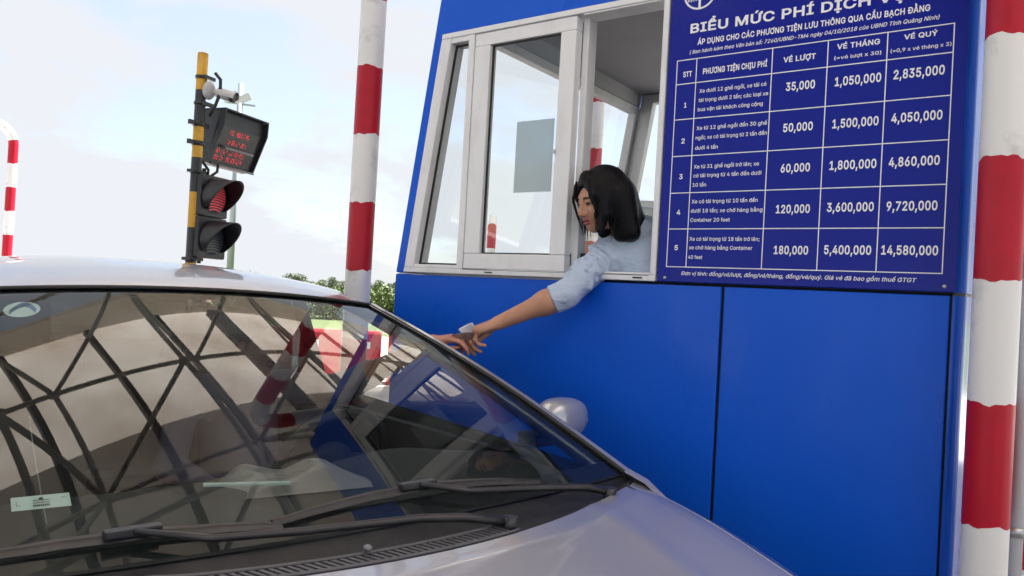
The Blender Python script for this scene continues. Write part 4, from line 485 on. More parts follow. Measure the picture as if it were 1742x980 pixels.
'ở':[207,[[103,172,103,192,111,192,118,192,132,191,139,191,146,190,153,190,161,190,165,191,167,196,167,232,195,232,195,198,194,187,188,179,179,174,166,172,135,172],[104,-4,91,-3,79,-1,69,3,58,8,49,15,41,23,34,32,28,43,23,54,20,66,18,80,17,94,18,108,20,122,23,134,28,146,34,156,41,165,49,173,58,180,69,185,79,189,91,191,104,192,116,191,128,189,139,185,149,180,159,173,167,165,174,156,180,146,184,134,188,122,190,108,191,94,190,80,188,66,184,54,180,43,174,32,167,23,159,15,149,8,139,3,128,-1,116,-3],[104,23,113,24,121,26,129,29,135,33,141,38,146,44,150,51,154,59,156,67,158,75,159,84,160,94,159,103,158,112,156,121,154,129,150,137,146,144,141,150,135,155,129,159,121,162,113,164,104,165,95,164,86,162,79,159,73,155,67,150,62,144,58,137,54,129,52,121,50,112,49,103,48,94,49,84,50,75,52,67,54,59,58,51,62,44,67,38,73,33,79,29,86,26,95,24],[114,214,91,214,103,238,104,241,104,243,102,244,99,245,75,245,75,265,99,265,109,264,116,262,122,259,126,254,128,249,128,243,127,236,123,229]]],
'Ợ':[266,[[133,236,133,258,142,258,149,257,162,256,170,255,180,255,187,255,194,254,203,254,214,254,216,255,217,257,217,291,246,291,246,259,244,246,238,237,229,232,217,230,210,230,204,231,190,233,181,234,168,235,161,236,153,236,143,236],[133,-3,118,-2,103,1,88,6,75,12,63,21,52,32,43,44,35,58,28,73,24,90,21,108,20,127,21,146,24,165,28,181,35,197,43,210,52,223,63,233,75,242,88,249,103,254,118,257,133,258,149,257,164,254,179,249,192,242,204,233,215,223,224,210,232,197,238,181,243,165,246,146,247,127,246,108,243,90,238,73,232,58,224,44,215,32,204,21,192,12,179,6,164,1,149,-2],[133,26,145,27,155,29,165,33,175,38,184,44,191,52,198,61,204,72,209,84,212,97,214,111,215,127,214,143,212,157,209,170,204,182,198,193,191,202,184,210,175,216,165,221,155,225,145,227,133,228,122,227,112,225,102,221,92,216,83,210,75,202,69,193,63,182,58,170,54,157,52,143,52,127,52,111,54,97,58,84,63,72,69,62,75,52,83,45,92,38,102,33,112,29,122,27],[134,-72,126,-71,119,-66,114,-60,113,-52,114,-44,119,-38,126,-33,134,-32,142,-33,149,-38,154,-44,155,-52,154,-60,149,-66,142,-71]]],
'ợ':[207,[[103,172,103,192,111,192,118,192,132,191,139,191,146,190,153,190,161,190,165,191,167,196,167,232,195,232,195,198,194,187,188,179,179,174,166,172,135,172],[104,-4,91,-3,79,-1,69,3,58,8,49,15,41,23,34,32,28,43,23,54,20,66,18,80,17,94,18,108,20,122,23,134,28,146,34,156,41,165,49,173,58,180,69,185,79,189,91,191,104,192,116,191,128,189,139,185,149,180,159,173,167,165,174,156,180,146,184,134,188,122,190,108,191,94,190,80,188,66,184,54,180,43,174,32,167,23,159,15,149,8,139,3,128,-1,116,-3],[104,23,113,24,121,26,129,29,135,33,141,38,146,44,150,51,154,59,156,67,158,75,159,84,160,94,159,103,158,112,156,121,154,129,150,137,146,144,141,150,135,155,129,159,121,162,113,164,104,165,95,164,86,162,79,159,73,155,67,150,62,144,58,137,54,129,52,121,50,112,49,103,48,94,49,84,50,75,52,67,54,59,58,51,62,44,67,38,73,33,79,29,86,26,95,24],[104,-72,96,-71,89,-66,85,-60,83,-52,85,-44,89,-38,96,-33,104,-32,112,-33,119,-38,124,-44,125,-52,124,-60,119,-66,112,-71]]],
'Ụ':[259,[[129,-4,115,-3,101,-1,89,3,77,8,66,14,57,22,49,30,42,40,37,51,33,62,31,74,30,87,30,254,62,254,62,89,63,80,64,72,67,64,70,57,75,50,80,44,86,38,94,34,101,30,110,28,119,26,129,26,140,26,149,28,157,30,165,34,172,38,179,44,184,50,188,57,192,64,194,72,196,80,196,89,196,254,229,254,229,87,228,74,226,62,222,51,216,40,210,30,201,22,192,14,182,8,170,3,157,-1,144,-3],[130,-72,122,-71,115,-66,110,-60,109,-52,110,-44,115,-38,122,-33,130,-32,138,-33,145,-38,150,-44,151,-52,150,-60,145,-66,138,-71]]],
'ủ':[205,[[91,-3,82,-2,73,-1,65,2,57,5,51,10,44,15,39,22,35,29,31,38,28,47,27,58,26,69,26,190,57,190,57,72,58,62,60,52,63,44,68,37,75,32,82,28,91,26,100,25,107,25,113,27,119,28,125,31,134,38,142,48,144,54,146,61,148,68,148,76,148,190,179,190,179,0,149,0,149,46,154,46,149,34,143,23,136,15,129,8,120,4,111,0,101,-2],[112,214,89,214,102,238,103,241,102,243,101,244,98,245,74,245,74,265,98,265,107,264,115,262,121,259,125,254,127,249,127,243,125,236,122,229]]],
'Ứ':[258,[[197,230,197,254,228,254,230,255,231,257,231,291,260,291,260,259,258,246,252,237,243,232,231,230],[129,-4,115,-3,101,-1,89,3,77,8,66,14,57,22,49,30,42,40,37,51,33,62,31,74,30,87,30,254,62,254,62,89,63,80,64,72,67,64,70,57,75,50,80,44,86,38,94,34,101,30,110,28,119,26,129,26,140,26,149,28,157,30,165,34,172,38,179,44,184,50,188,57,192,64,194,72,196,80,196,89,196,254,229,254,229,87,228,74,226,62,222,51,216,40,210,30,201,22,192,14,182,8,170,3,157,-1,144,-3],[116,279,140,329,174,329,141,279]]],
'ừ':[216,[[161,169,161,190,175,190,180,191,181,195,181,232,209,232,209,198,207,185,201,176,192,171,180,169],[91,-3,82,-2,73,-1,65,2,57,5,51,10,44,15,39,22,35,29,31,38,28,47,27,58,26,69,26,190,57,190,57,72,58,62,60,52,63,44,68,37,75,32,82,28,91,26,100,25,107,25,113,27,119,28,125,31,134,38,142,48,144,54,146,61,148,68,148,76,148,190,179,190,179,0,149,0,149,46,154,46,149,34,143,23,136,15,129,8,120,4,111,0,101,-2],[90,214,57,265,91,265,115,214]]],
' ':[94,[]],
}
_tc = {}
def glyph_mesh(ch, off):
    """triangles of one glyph, non-zero winding, every contour pushed out by off"""
    k = (ch, off)
    if k in _tc: return _tc[k]
    V = []; E_ = []; loops = []
    for lp in GLYPHS[ch][1]:
        p = np.array(lp, float).reshape(-1, 2) / 500; n = len(p)
        a = p - np.roll(p, 1, 0); b = np.roll(p, -1, 0) - p
        a /= np.linalg.norm(a, axis=1)[:, None] + 1e-9; b /= np.linalg.norm(b, axis=1)[:, None] + 1e-9
        na = np.stack([-a[:, 1], a[:, 0]], 1); nb = np.stack([-b[:, 1], b[:, 0]], 1); mtr = na + nb
        mtr /= np.maximum(.5, (mtr * na).sum(1))[:, None]; loops.append((p, mtr))
    if loops:
        area = max((lp[0] for lp in loops), key=lambda q: abs((q[:, 0] * np.roll(q[:, 1], -1) - q[:, 1] * np.roll(q[:, 0], -1)).sum()))
        sg = -1 if (area[:, 0] * np.roll(area[:, 1], -1) - area[:, 1] * np.roll(area[:, 0], -1)).sum() > 0 else 1
        loops = [p + m_ * off * sg for p, m_ in loops]
    for p in loops:
        b0 = len(V); n = len(p); V += [Vector(q) for q in p]; E_ += [(b0 + q, b0 + (q + 1) % n) for q in range(n)]
    if not V: _tc[k] = ([], []); return _tc[k]
    vv, _, ff, *_r = delaunay_2d_cdt(V, E_, [], 0, 1e-6)
    keep = []
    for f in ff:
        c = sum((Vector(vv[q]) for q in f), Vector((0, 0))) / len(f); wn_ = 0
        for p in loops:
            y0 = p[:, 1]; y1 = np.roll(y0, -1); x0 = p[:, 0]; x1 = np.roll(x0, -1)
            cr_ = (x1 - x0) * (c.y - y0) - (c.x - x0) * (y1 - y0)
            wn_ += int(((y0 <= c.y) & (y1 > c.y) & (cr_ > 0)).sum()) - int(((y0 > c.y) & (y1 <= c.y) & (cr_ < 0)).sum())
        if wn_: keep.append(tuple(f))
    _tc[k] = ([(q[0], q[1]) for q in vv], keep); return _tc[k]
def text_mesh(t, style):
    off = {'b': .022, 'i': .010, 'n': .010}[style]; sh = .22 if style == 'i' else 0.0; x = 0.0; vs = []; fs = []
    for ch in t:
        v, f = glyph_mesh(ch, off); b = len(vs); vs += [(x + q[0] + sh * q[1], q[1]) for q in v]; fs += [tuple(b + i for i in q) for q in f]
        x += GLYPHS[ch][0] / 500 + (.025 if style == 'b' else .008)
    return vs, fs
def put_text(mb, t, style, x0, x1, z, cap, fn):
    vs, fs = text_mesh(t, style)
    a = min(v[0] for v in vs); b = max(v[0] for v in vs); sy = cap / 0.727
    mb.add([fn(x0 + (v[0] - a) / (b - a) * (x1 - x0), z + v[1] * sy) for v in vs], fs, False)

# ================================================================== SETTING
WY = 2.4          # outer face of the booth wall
m = MB()
for i in range(24):
    for j in range(24):
        pass
R_ = 1500
m.add([(-R_, -R_, -.03), (R_, -R_, -.03), (R_, R_, -.03), (-R_, R_, -.03)], [(0, 1, 2, 3)], False)
tag(m.build('ground', M['field']), kind='structure')
m = MB(); m.add([(-60, -45, -.012), (60, -45, -.012), (60, 17, -.012), (-60, 17, -.012)], [(0, 1, 2, 3)], False)
tag(m.build('plaza_pavement', M['concrete']), kind='structure')
m = MB(); m.add([(-60, -8, 0), (60, -8, 0), (60, 2.05, 0), (-60, 2.05, 0)], [(0, 1, 2, 3)], False)
tag(m.build('road', M['asphalt']), kind='structure')
m = MB(); m.box(-12.6, 4.5, 2.15, 4.55, -.02, .15)
tag(m.build('traffic_island', M['concrete'], bevel=.02), kind='structure')

# ================================================================== TOLL BOOTH
booth = thing('toll_booth', (-1.25, 3.1, .15), 'blue panelled toll booth with white framed windows and a slanting end wall', 'toll booth')
XL, XR, YF = -2.31, -.222, 4.20      # left end (at the sill), right end, far wall outer face
ZS, ZT, ZR = 1.49, 2.47, 2.95       # sill, window head, roof top
def xend(z): return XL if z < ZS else XL + (z - ZS) * (.145 / .98)
T = .012
# substrate wall core (dark; shows only in the joints) ------------------------
m = MB()
m.box(XL + .02, -.25, WY + T + .002, WY + .06, .15, ZS - .004)
m.prism([(-1.112, WY + T + .002, ZS + .004), (-.25, WY + T + .002, ZS + .004), (-.25, WY + T + .002, ZR - .1), (-1.112, WY + T + .002, ZR - .1)], (0, .05, 0))
m.prism([(xend(ZT) + .03, WY + T + .002, ZT + .004), (-1.112, WY + T + .002, ZT + .004), (-1.112, WY + T + .002, ZR - .1), (xend(ZR) + .05, WY + T + .002, ZR - .1)], (0, .05, 0))
m.box(-1.5, -.26, WY + .061, WY + .066, ZS - .1, ZS + .1); m.build('wall_core', M['gap'], booth)
# cladding panels: each a folded tray with soft edges --------------------------
def panel(name, poly, mat, off=(0, T, 0), bevel=.004):
    mm = MB(); mm.prism(poly, off); return mm.build(name, mat, booth, bevel=bevel)
panel('wall_panel', [(XL, WY, .16), (-.894, WY, .16), (-.894, WY, ZS - .003), (XL, WY, ZS - .003)], M['blue'])
panel('wall_panel', [(-.884, WY, .16), (-.258, WY, .16), (-.258, WY, ZS - .003), (-.884, WY, ZS - .003)], M['blue'])
panel('wall_panel', [(-1.114, WY, ZS + .006), (-.258, WY, ZS + .006), (-.258, WY, ZR - .12), (-1.114, WY, ZR - .12)], M['blue'])
# fascia over the windows and the slanting strip beside them, one folded sheet
panel('wall_panel', [(xend(ZS + .004), WY, ZS + .004), (-2.262, WY, ZS + .004), (-2.118, WY, ZT + .003), (-1.117, WY, ZT + .003), (-1.117, WY, ZR - .12), (xend(2.78) + .03, WY, ZR - .12), (xend(2.72), WY, 2.72)], M['blue'])
# rounded right-hand corner and right end wall
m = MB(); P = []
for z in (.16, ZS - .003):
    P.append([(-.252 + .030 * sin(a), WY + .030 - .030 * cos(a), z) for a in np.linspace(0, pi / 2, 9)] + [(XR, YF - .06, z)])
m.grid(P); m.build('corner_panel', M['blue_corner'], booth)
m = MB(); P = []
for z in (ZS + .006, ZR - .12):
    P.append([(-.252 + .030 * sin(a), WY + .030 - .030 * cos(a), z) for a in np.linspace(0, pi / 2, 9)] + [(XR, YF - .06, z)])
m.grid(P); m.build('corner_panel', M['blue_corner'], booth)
m = MB(); m.box(-.268, XR - .006, WY + .068, YF - .06, .15, ZR - .14); m.build('end_wall', M['inner'], booth)
# left end wall (slanting above the sill, with a window) ----------------------
def endquad(z0, z1, y0, y1, d0=0.0, th=.05):
    return [(xend(z0) + d0, y0, z0), (xend(z0) + d0, y1, z0), (xend(z1) + d0, y1, z1), (xend(z1) + d0, y0, z1)]
m = MB(); m.prism(endquad(.15, ZS, WY + .004, YF), (.05, 0, 0)); m.build('end_wall', M['blue'], booth, bevel=.006)
m = MB()
m.prism(endquad(ZS + .002, ZS + .05, WY + .012, YF - .01, .004), (.045, 0, 0)); m.prism(endquad(2.53, 2.57, WY + .012, YF - .01, .004), (.045, 0, 0))
for y0, y1 in ((WY + .075, WY + .13), (YF - .09, YF - .02)):
    m.prism(endquad(ZS + .05, 2.53, y0, y1, .003), (.05, 0, 0))
ef = m.build('window_frame', M['frame'], booth, bevel=.003)
m = MB(); m.add(endquad(ZS + .05, 2.53, WY + .13, YF - .09, .028), [(0, 1, 2, 3)], False); m.build('pane', M['glass'], ef)
m = MB(); m.prism(endquad(2.572, ZR - .12, WY + .014, YF - .01), (.03, 0, 0)); m.build('end_wall', M['blue'], booth)
m = MB(); m.prism(endquad(2.572, ZR - .13, WY + .08, YF - .06, .032), (.02, 0, 0)); m.build('end_wall_lining', M['inner'], booth)
# far wall with its own row of windows ---------------------------------------
m = MB(); m.box(XL + .05, XR - .07, YF - .05, YF, .15, ZS); m.build('far_wall', M['inner'], booth)
m = MB(); m.box(-.9, XR - .07, YF - .048, YF - .002, ZS + .002, 2.64); m.box(xend(2.6) + .055, XR - .07, YF - .05, YF, 2.642, ZR - .12); m.build('far_wall', M['inner'], booth)
m = MB(); y0, y1 = YF - .055, YF - .005
m.prism([(xend(ZS) + .052, y0, ZS + .003), (-.9, y0, ZS + .003), (-.9, y0, ZS + .05), (xend(ZS) + .055, y0, ZS + .05)], (0, .05, 0))
m.prism([(xend(2.59) + .052, y0, 2.59), (-.9, y0, 2.59), (-.9, y0, 2.64), (xend(2.64) + .052, y0, 2.64)], (0, .05, 0))
m.prism([(xend(ZS) + .056, y0 - .002, ZS + .05), (xend(ZS) + .135, y0 - .002, ZS + .05), (xend(2.59) + .135, y0 - .002, 2.59), (xend(2.59) + .056, y0 - .002, 2.59)], (0, .05, 0))
for x in (-1.66, -.95): m.box(x, x + .055, y0 - .002, y1, ZS + .05, 2.59)
ff = m.build('window_frame', M['frame'], booth, bevel=.003)
m = MB()
m.add([(xend(ZS) + .135, YF - .03, ZS + .05), (-1.66, YF - .03, ZS + .05), (-1.66, YF - .03, 2.59), (xend(2.59) + .135, YF - .03, 2.59)], [(0, 1, 2, 3)], False)
m.add([(-1.605, YF - .03, ZS + .05), (-.95, YF - .03, ZS + .05), (-.95, YF - .03, 2.59), (-1.605, YF - .03, 2.59)], [(0, 1, 2, 3)], False)
m.build('pane', M['glass'], ff)
# floor, ceiling, desk, roof ---------------------------------------------------
m = MB(); m.box(XL + .055, XR - .075, WY + .065, YF - .055, .16, .40); m.build('floor', M['inner'], booth)
m = MB(); m.box(xend(2.6) + .06, XR - .075, WY + .08, YF - .057, 2.645, 2.68); m.build('ceiling', M['ceil'], booth)
m = MB(); m.box(XL + .06, -.3, WY + .07, WY + .42, 1.12, 1.16); m.build('desk', M['inner'], booth, bevel=.004)
m = MB(); P = []
for k, a in enumerate(np.linspace(0, pi / 2, 7)):
    i = .16 * (1 - cos(a)); z = ZR - .119 + .12 * sin(a)
    P.append([(xend(2.83) + i, WY + .002 + i, z), (XR - .004 - i, WY + .002 + i, z), (XR - .004 - i, YF - i, z), (xend(2.83) + i, YF - i, z), (xend(2.83) + i, WY + .002 + i, z)])
m.grid(P); m.add(P[-1][:4], [(0, 1, 2, 3)], False); m.build('roof', M['blue'], booth)
# the front window: fixed light at the slanting end, sliding sash, open bay ----
FY, FB = WY - .012, WY + .075
def bar(mm, poly, y0=FY, y1=FB): mm.prism([(x, y0, z) for x, z in poly], (0, y1 - y0, 0))
m = MB()
bar(m, [(-2.258, 1.496), (-1.119, 1.496), (-1.119, 1.516), (-2.254, 1.516)])                       # bottom rail
bar(m, [(-2.118, 2.447), (-1.119, 2.447), (-1.119, 2.468), (-2.115, 2.468)])                       # head
bar(m, [(-2.254, 1.5165), (-2.205, 1.5165), (-2.066, 2.4465), (-2.118, 2.4465)], FY + .001)        # slanting jamb
bar(m, [(-1.139, 1.5165), (-1.119, 1.5165), (-1.119, 2.4465), (-1.139, 2.4465)], FY + .001)        # right jamb
bar(m, [(-1.976, 1.5165), (-1.947, 1.5165), (-1.947, 2.4465), (-1.976, 2.4465)], FY + .002)        # mullion
bar(m, [(-2.2045, 1.5165), (-1.9765, 1.5165), (-1.9765, 1.531), (-2.2025, 1.531)], FY + .004)
bar(m, [(-2.069, 2.425), (-1.9765, 2.425), (-1.9765, 2.4465), (-2.066, 2.4465)], FY + .004)
# inner track of the open bay
bar(m, [(-1.478, 1.5165), (-1.452, 1.5165), (-1.452, 2.4465), (-1.478, 2.4465)], FY + .050, FB + .02)
bar(m, [(-1.4515, 1.5165), (-1.1395, 1.5165), (-1.1395, 1.524), (-1.4515, 1.524)], FY + .004)
bar(m, [(-1.4515, 2.440), (-1.1395, 2.440), (-1.1395, 2.4465), (-1.4515, 2.4465)], FY + .004)
wf = m.build('window_frame', M['frame'], booth, bevel=.0035)
m = MB(); m.add([(-2.202, WY + .03, 1.53), (-1.975, WY + .03, 1.53), (-1.975, WY + .03, 2.426), (-2.066, WY + .03, 2.426)], [(0, 1, 2, 3)], False); m.build('pane', M['glass'], wf)
m = MB(); g = .007
for a, b in (((-2.2035, 1.5315), (-1.9775, 1.5315)), ((-1.9775, 1.5315), (-1.9775, 2.4245)), ((-1.9775, 2.4245), (-2.0685, 2.4245)), ((-2.0685, 2.4245), (-2.2035, 1.5315))):
    d = Vector((b[0] - a[0], b[1] - a[1])).normalized(); nn = Vector((-d.y, d.x)) * g
    bar(m, [(a[0], a[1]), (b[0], b[1]), (b[0] + nn.x, b[1] + nn.y), (a[0] + nn.x, a[1] + nn.y)], WY + .022, WY + .029)
m.build('gasket', M['gasket'], wf)
m = MB(); m.box(-1.944, -1.142, FY - .0008, FY + .01, 1.5140, 1.5156); m.build('track_line', M['gasket'], wf)
for x in (-1.83, -1.20):                                                                         # drain slots
    m = MB(); m.box(x, x + .035, FY - .0015, FY + .01, 1.5035, 1.5085); m.build('drain_slot', M['gasket'], wf)
SY0, SY1 = WY - .006, WY + .036
sash = MB(); sx0, sx1, sz0, sz1 = -1.9445, -1.4785, 1.519, 2.445; gx0, gx1, gz0, gz1 = -1.868, -1.545, 1.578, 2.394
bar(sash, [(sx0, sz0), (sx1, sz0), (sx1, gz0), (sx0, gz0)], SY0, SY1); bar(sash, [(sx0, gz1), (sx1, gz1), (sx1, sz1), (sx0, sz1)], SY0, SY1)
bar(sash, [(sx0, gz0 + .0005), (gx0, gz0 + .0005), (gx0, gz1 - .0005), (sx0, gz1 - .0005)], SY0 - .0005, SY1); bar(sash, [(gx1, gz0 + .0005), (sx1, gz0 + .0005), (sx1, gz1 - .0005), (gx1, gz1 - .0005)], SY0 - .0005, SY1)
sa = sash.build('sliding_sash', M['frame'], booth, bevel=.004)
m = MB(); m.add([(gx0 - .01, WY + .016, gz0 - .01), (gx1 + .01, WY + .016, gz0 - .01), (gx1 + .01, WY + .016, gz1 + .01), (gx0 - .01, WY + .016, gz1 + .01)], [(0, 1, 2, 3)], False); m.build('pane', M['glass'], sa)
m = MB(); g = .006
for x0, x1, z0, z1 in ((gx0 + .0003, gx0 + g, gz0 + .0003, gz1 - .0003), (gx1 - g, gx1 - .0003, gz0 + .0003, gz1 - .0003), (gx0 + g, gx1 - g, gz0 + .0003, gz0 + g), (gx0 + g, gx1 - g, gz1 - g, gz1 - .0003)):
    m.box(x0, x1, WY + .009, WY + .0155, z0, z1)
m.build('gasket', M['gasket'], sa)
m = MB(); m.box(-1.549, -1.541, SY0 - .008, SY0, 1.948, 1.962); m.build('latch', M['metal'], sa, bevel=.001)
m = MB(); m.box(-1.737, -1.568, WY + .0175, WY + .0185, 1.814, 2.085)
tag(m.build('paper_sheet', M['paper']), 'pale grey paper sheet stuck on the sliding window pane of the booth', 'paper')

# ================================================================== FEE BOARD
sign = thing('fee_board', (-.68, WY - .006, 1.505), 'dark blue fee table board with white lettering beside the open booth window', 'sign')
m = MB(); m.prism([(-1.112, WY - .008, 1.497), (-.245, WY - .008, 1.497), (-.245, WY - .008, 2.66), (-1.112, WY - .008, 2.66)], (0, .0065, 0)); m.build('board', M['signblue'], sign, bevel=.0015)
SF = WY - .0088
def sfn(x, z): return (x, SF, z)
COLS = [-1.081, -1.013, -.768, -.605, -.444, -.279]; ROWS = [2.226, 2.147, 2.030, 1.909, 1.788, 1.670, 1.546]
m = MB(); lw = .0014
for x in COLS: m.add([sfn(x - lw, ROWS[-1] - lw), sfn(x + lw, ROWS[-1] - lw), sfn(x + lw, ROWS[0] + lw), sfn(x - lw, ROWS[0] + lw)], [(0, 1, 2, 3)], False)
for z in ROWS:
    m.add([(COLS[0], SF - .0002, z - lw), (COLS[-1], SF - .0002, z - lw), (COLS[-1], SF - .0002, z + lw), (COLS[0], SF - .0002, z + lw)], [(0, 1, 2, 3)], False)
m.build('table_grid', M['signwhite'], sign)
TEXT = [
('BIỂU MỨC PHÍ DỊCH VỤ','b',-1.041,-0.400,2.313,0.041),
('ÁP DỤNG CHO CÁC PHƯƠNG TIỆN LƯU THÔNG QUA CẦU BẠCH ĐẰNG','b',-1.014,-0.340,2.271,0.024),
('( Ban hành kèm theo Văn bản số: 7260/UBND-TM4 ngày 04/10/2018 của UBND Tỉnh Quảng Ninh)','i',-1.039,-0.316,2.244,0.016),
('STT','b',-1.058,-1.028,2.170,0.024),('PHƯƠNG TIỆN CHỊU PHÍ','b',-0.990,-0.783,2.172,0.025),('VÉ LƯỢT','b',-0.734,-0.639,2.177,0.022),
('VÉ THÁNG','b',-0.580,-0.464,2.196,0.021),('(=vé lượt x 30)','n',-0.586,-0.459,2.166,0.014),('VÉ QUÝ','b',-0.402,-0.318,2.199,0.019),('(=0,9 x vé tháng x 3)','n',-0.435,-0.284,2.166,0.014),
('1','b',-1.049,-1.041,2.069,0.022),('2','b',-1.052,-1.040,1.951,0.022),('3','b',-1.053,-1.041,1.834,0.022),('4','b',-1.055,-1.042,1.717,0.022),('5','b',-1.056,-1.044,1.601,0.022),
('Xe dưới 12 ghế ngồi, xe tải có','n',-0.999,-0.782,2.112,0.0165),('tải trọng dưới 2 tấn; các loại xe','n',-1.000,-0.775,2.082,0.0165),('bus vận tải khách công cộng','n',-1.001,-0.790,2.052,0.0165),
('Xe từ 12 ghế ngồi đến 30 ghế','n',-1.002,-0.774,1.991,0.0165),('ngồi; xe có tải trọng từ 2 tấn đến','n',-1.003,-0.773,1.960,0.0165),('dưới 4 tấn','n',-1.003,-0.927,1.927,0.0165),
('Xe từ 31 ghế ngồi trở lên; xe','n',-1.004,-0.792,1.866,0.0165),('có tải trọng từ 4 tấn đến dưới','n',-1.004,-0.783,1.837,0.0165),('10 tấn','n',-1.005,-0.959,1.807,0.0165),
('Xe có tải trọng từ 10 tấn đến','n',-1.005,-0.790,1.753,0.0165),('dưới 18 tấn; xe chở hàng bằng','n',-1.006,-0.774,1.723,0.0165),('Container 20 feet','n',-1.006,-0.875,1.693,0.0165),
('Xe có tải trọng từ 18 tấn trở lên;','n',-1.006,-0.778,1.632,0.0165),('xe chở hàng bằng Container','n',-1.006,-0.799,1.604,0.0165),('40 feet','n',-1.007,-0.959,1.573,0.0165),
('35,000','b',-0.722,-0.637,2.089,0.034),('50,000','b',-0.724,-0.637,1.964,0.034),('60,000','b',-0.725,-0.639,1.841,0.034),('120,000','b',-0.733,-0.633,1.717,0.034),('180,000','b',-0.733,-0.632,1.593,0.034),
('1,050,000','b',-0.581,-0.456,2.088,0.035),('1,500,000','b',-0.582,-0.457,1.964,0.035),('1,800,000','b',-0.584,-0.457,1.842,0.035),('3,600,000','b',-0.585,-0.458,1.719,0.035),('5,400,000','b',-0.587,-0.459,1.595,0.035),
('2,835,000','b',-0.424,-0.297,2.090,0.035),('4,050,000','b',-0.424,-0.297,1.967,0.035),('4,860,000','b',-0.425,-0.298,1.843,0.035),('9,720,000','b',-0.425,-0.298,1.719,0.035),('14,580,000','b',-0.433,-0.291,1.596,0.035),
('Đơn vị tính: đồng/vé/lượt, đồng/vé/tháng, đồng/vé/quý. Giá vé đã bao gồm thuế GTGT','i',-1.028,-0.340,1.520,0.0165)]
m = MB()
for t in TEXT: put_text(m, *t, sfn)
m.build('lettering', M['signwhite'], sign)
# round emblem: ring, bridge pylon with stay lines and a name band
m = MB(); ec = (-1.014, 2.443); er = .056
def ring(mm, r0, r1, y, n=48, a0=0, a1=2 * pi):
    A = np.linspace(a0, a1, n); mm.grid([[(ec[0] + r * cos(a), y, ec[1] + r * sin(a)) for a in A] for r in (r0, r1)], False)
ring(m, er - .006, er, SF)
for dz, w in ((-.010, .050), (.004, .053), (.016, .050)):
    m.add([(ec[0] - w, SF, ec[1] + dz - .002), (ec[0] + w, SF, ec[1] + dz - .002), (ec[0] + w, SF, ec[1] + dz + .002), (ec[0] - w, SF, ec[1] + dz + .002)], [(0, 1, 2, 3)], False)
m.add([(ec[0] - .004, SF - .0002, ec[1] - .052), (ec[0] + .004, SF - .0002, ec[1] - .052), (ec[0] + .004, SF - .0002, ec[1] + .046), (ec[0] - .004, SF - .0002, ec[1] + .046)], [(0, 1, 2, 3)], False)
for k in range(1, 5):
    for s_ in (-1, 1):
        m.add([(ec[0] + s_ * .003, SF - .0004, ec[1] + .045 - .004 * k), (ec[0] + s_ * .011 * k, SF - .0004, ec[1] + .018), (ec[0] + s_ * (.011 * k + .0015), SF - .0004, ec[1] + .018), (ec[0] + s_ * .003, SF - .0004, ec[1] + .047 - .004 * k)], [(0, 1, 2, 3)], False)
put_text(m, 'BẠCH ĐẰNG', 'b', ec[0] - .042, ec[0] + .042, ec[1] - .026, .010, sfn)
m.build('emblem', M['signwhite'], sign)
for x, z in ((-1.085, 1.509), (-.272, 1.511), (-1.085, 2.64), (-.272, 2.64)):
    m = MB(); m.ellipsoid((x, SF, z), (.0055, .003, .0055), 10, 6); m.build('screw', M['metal'], sign)
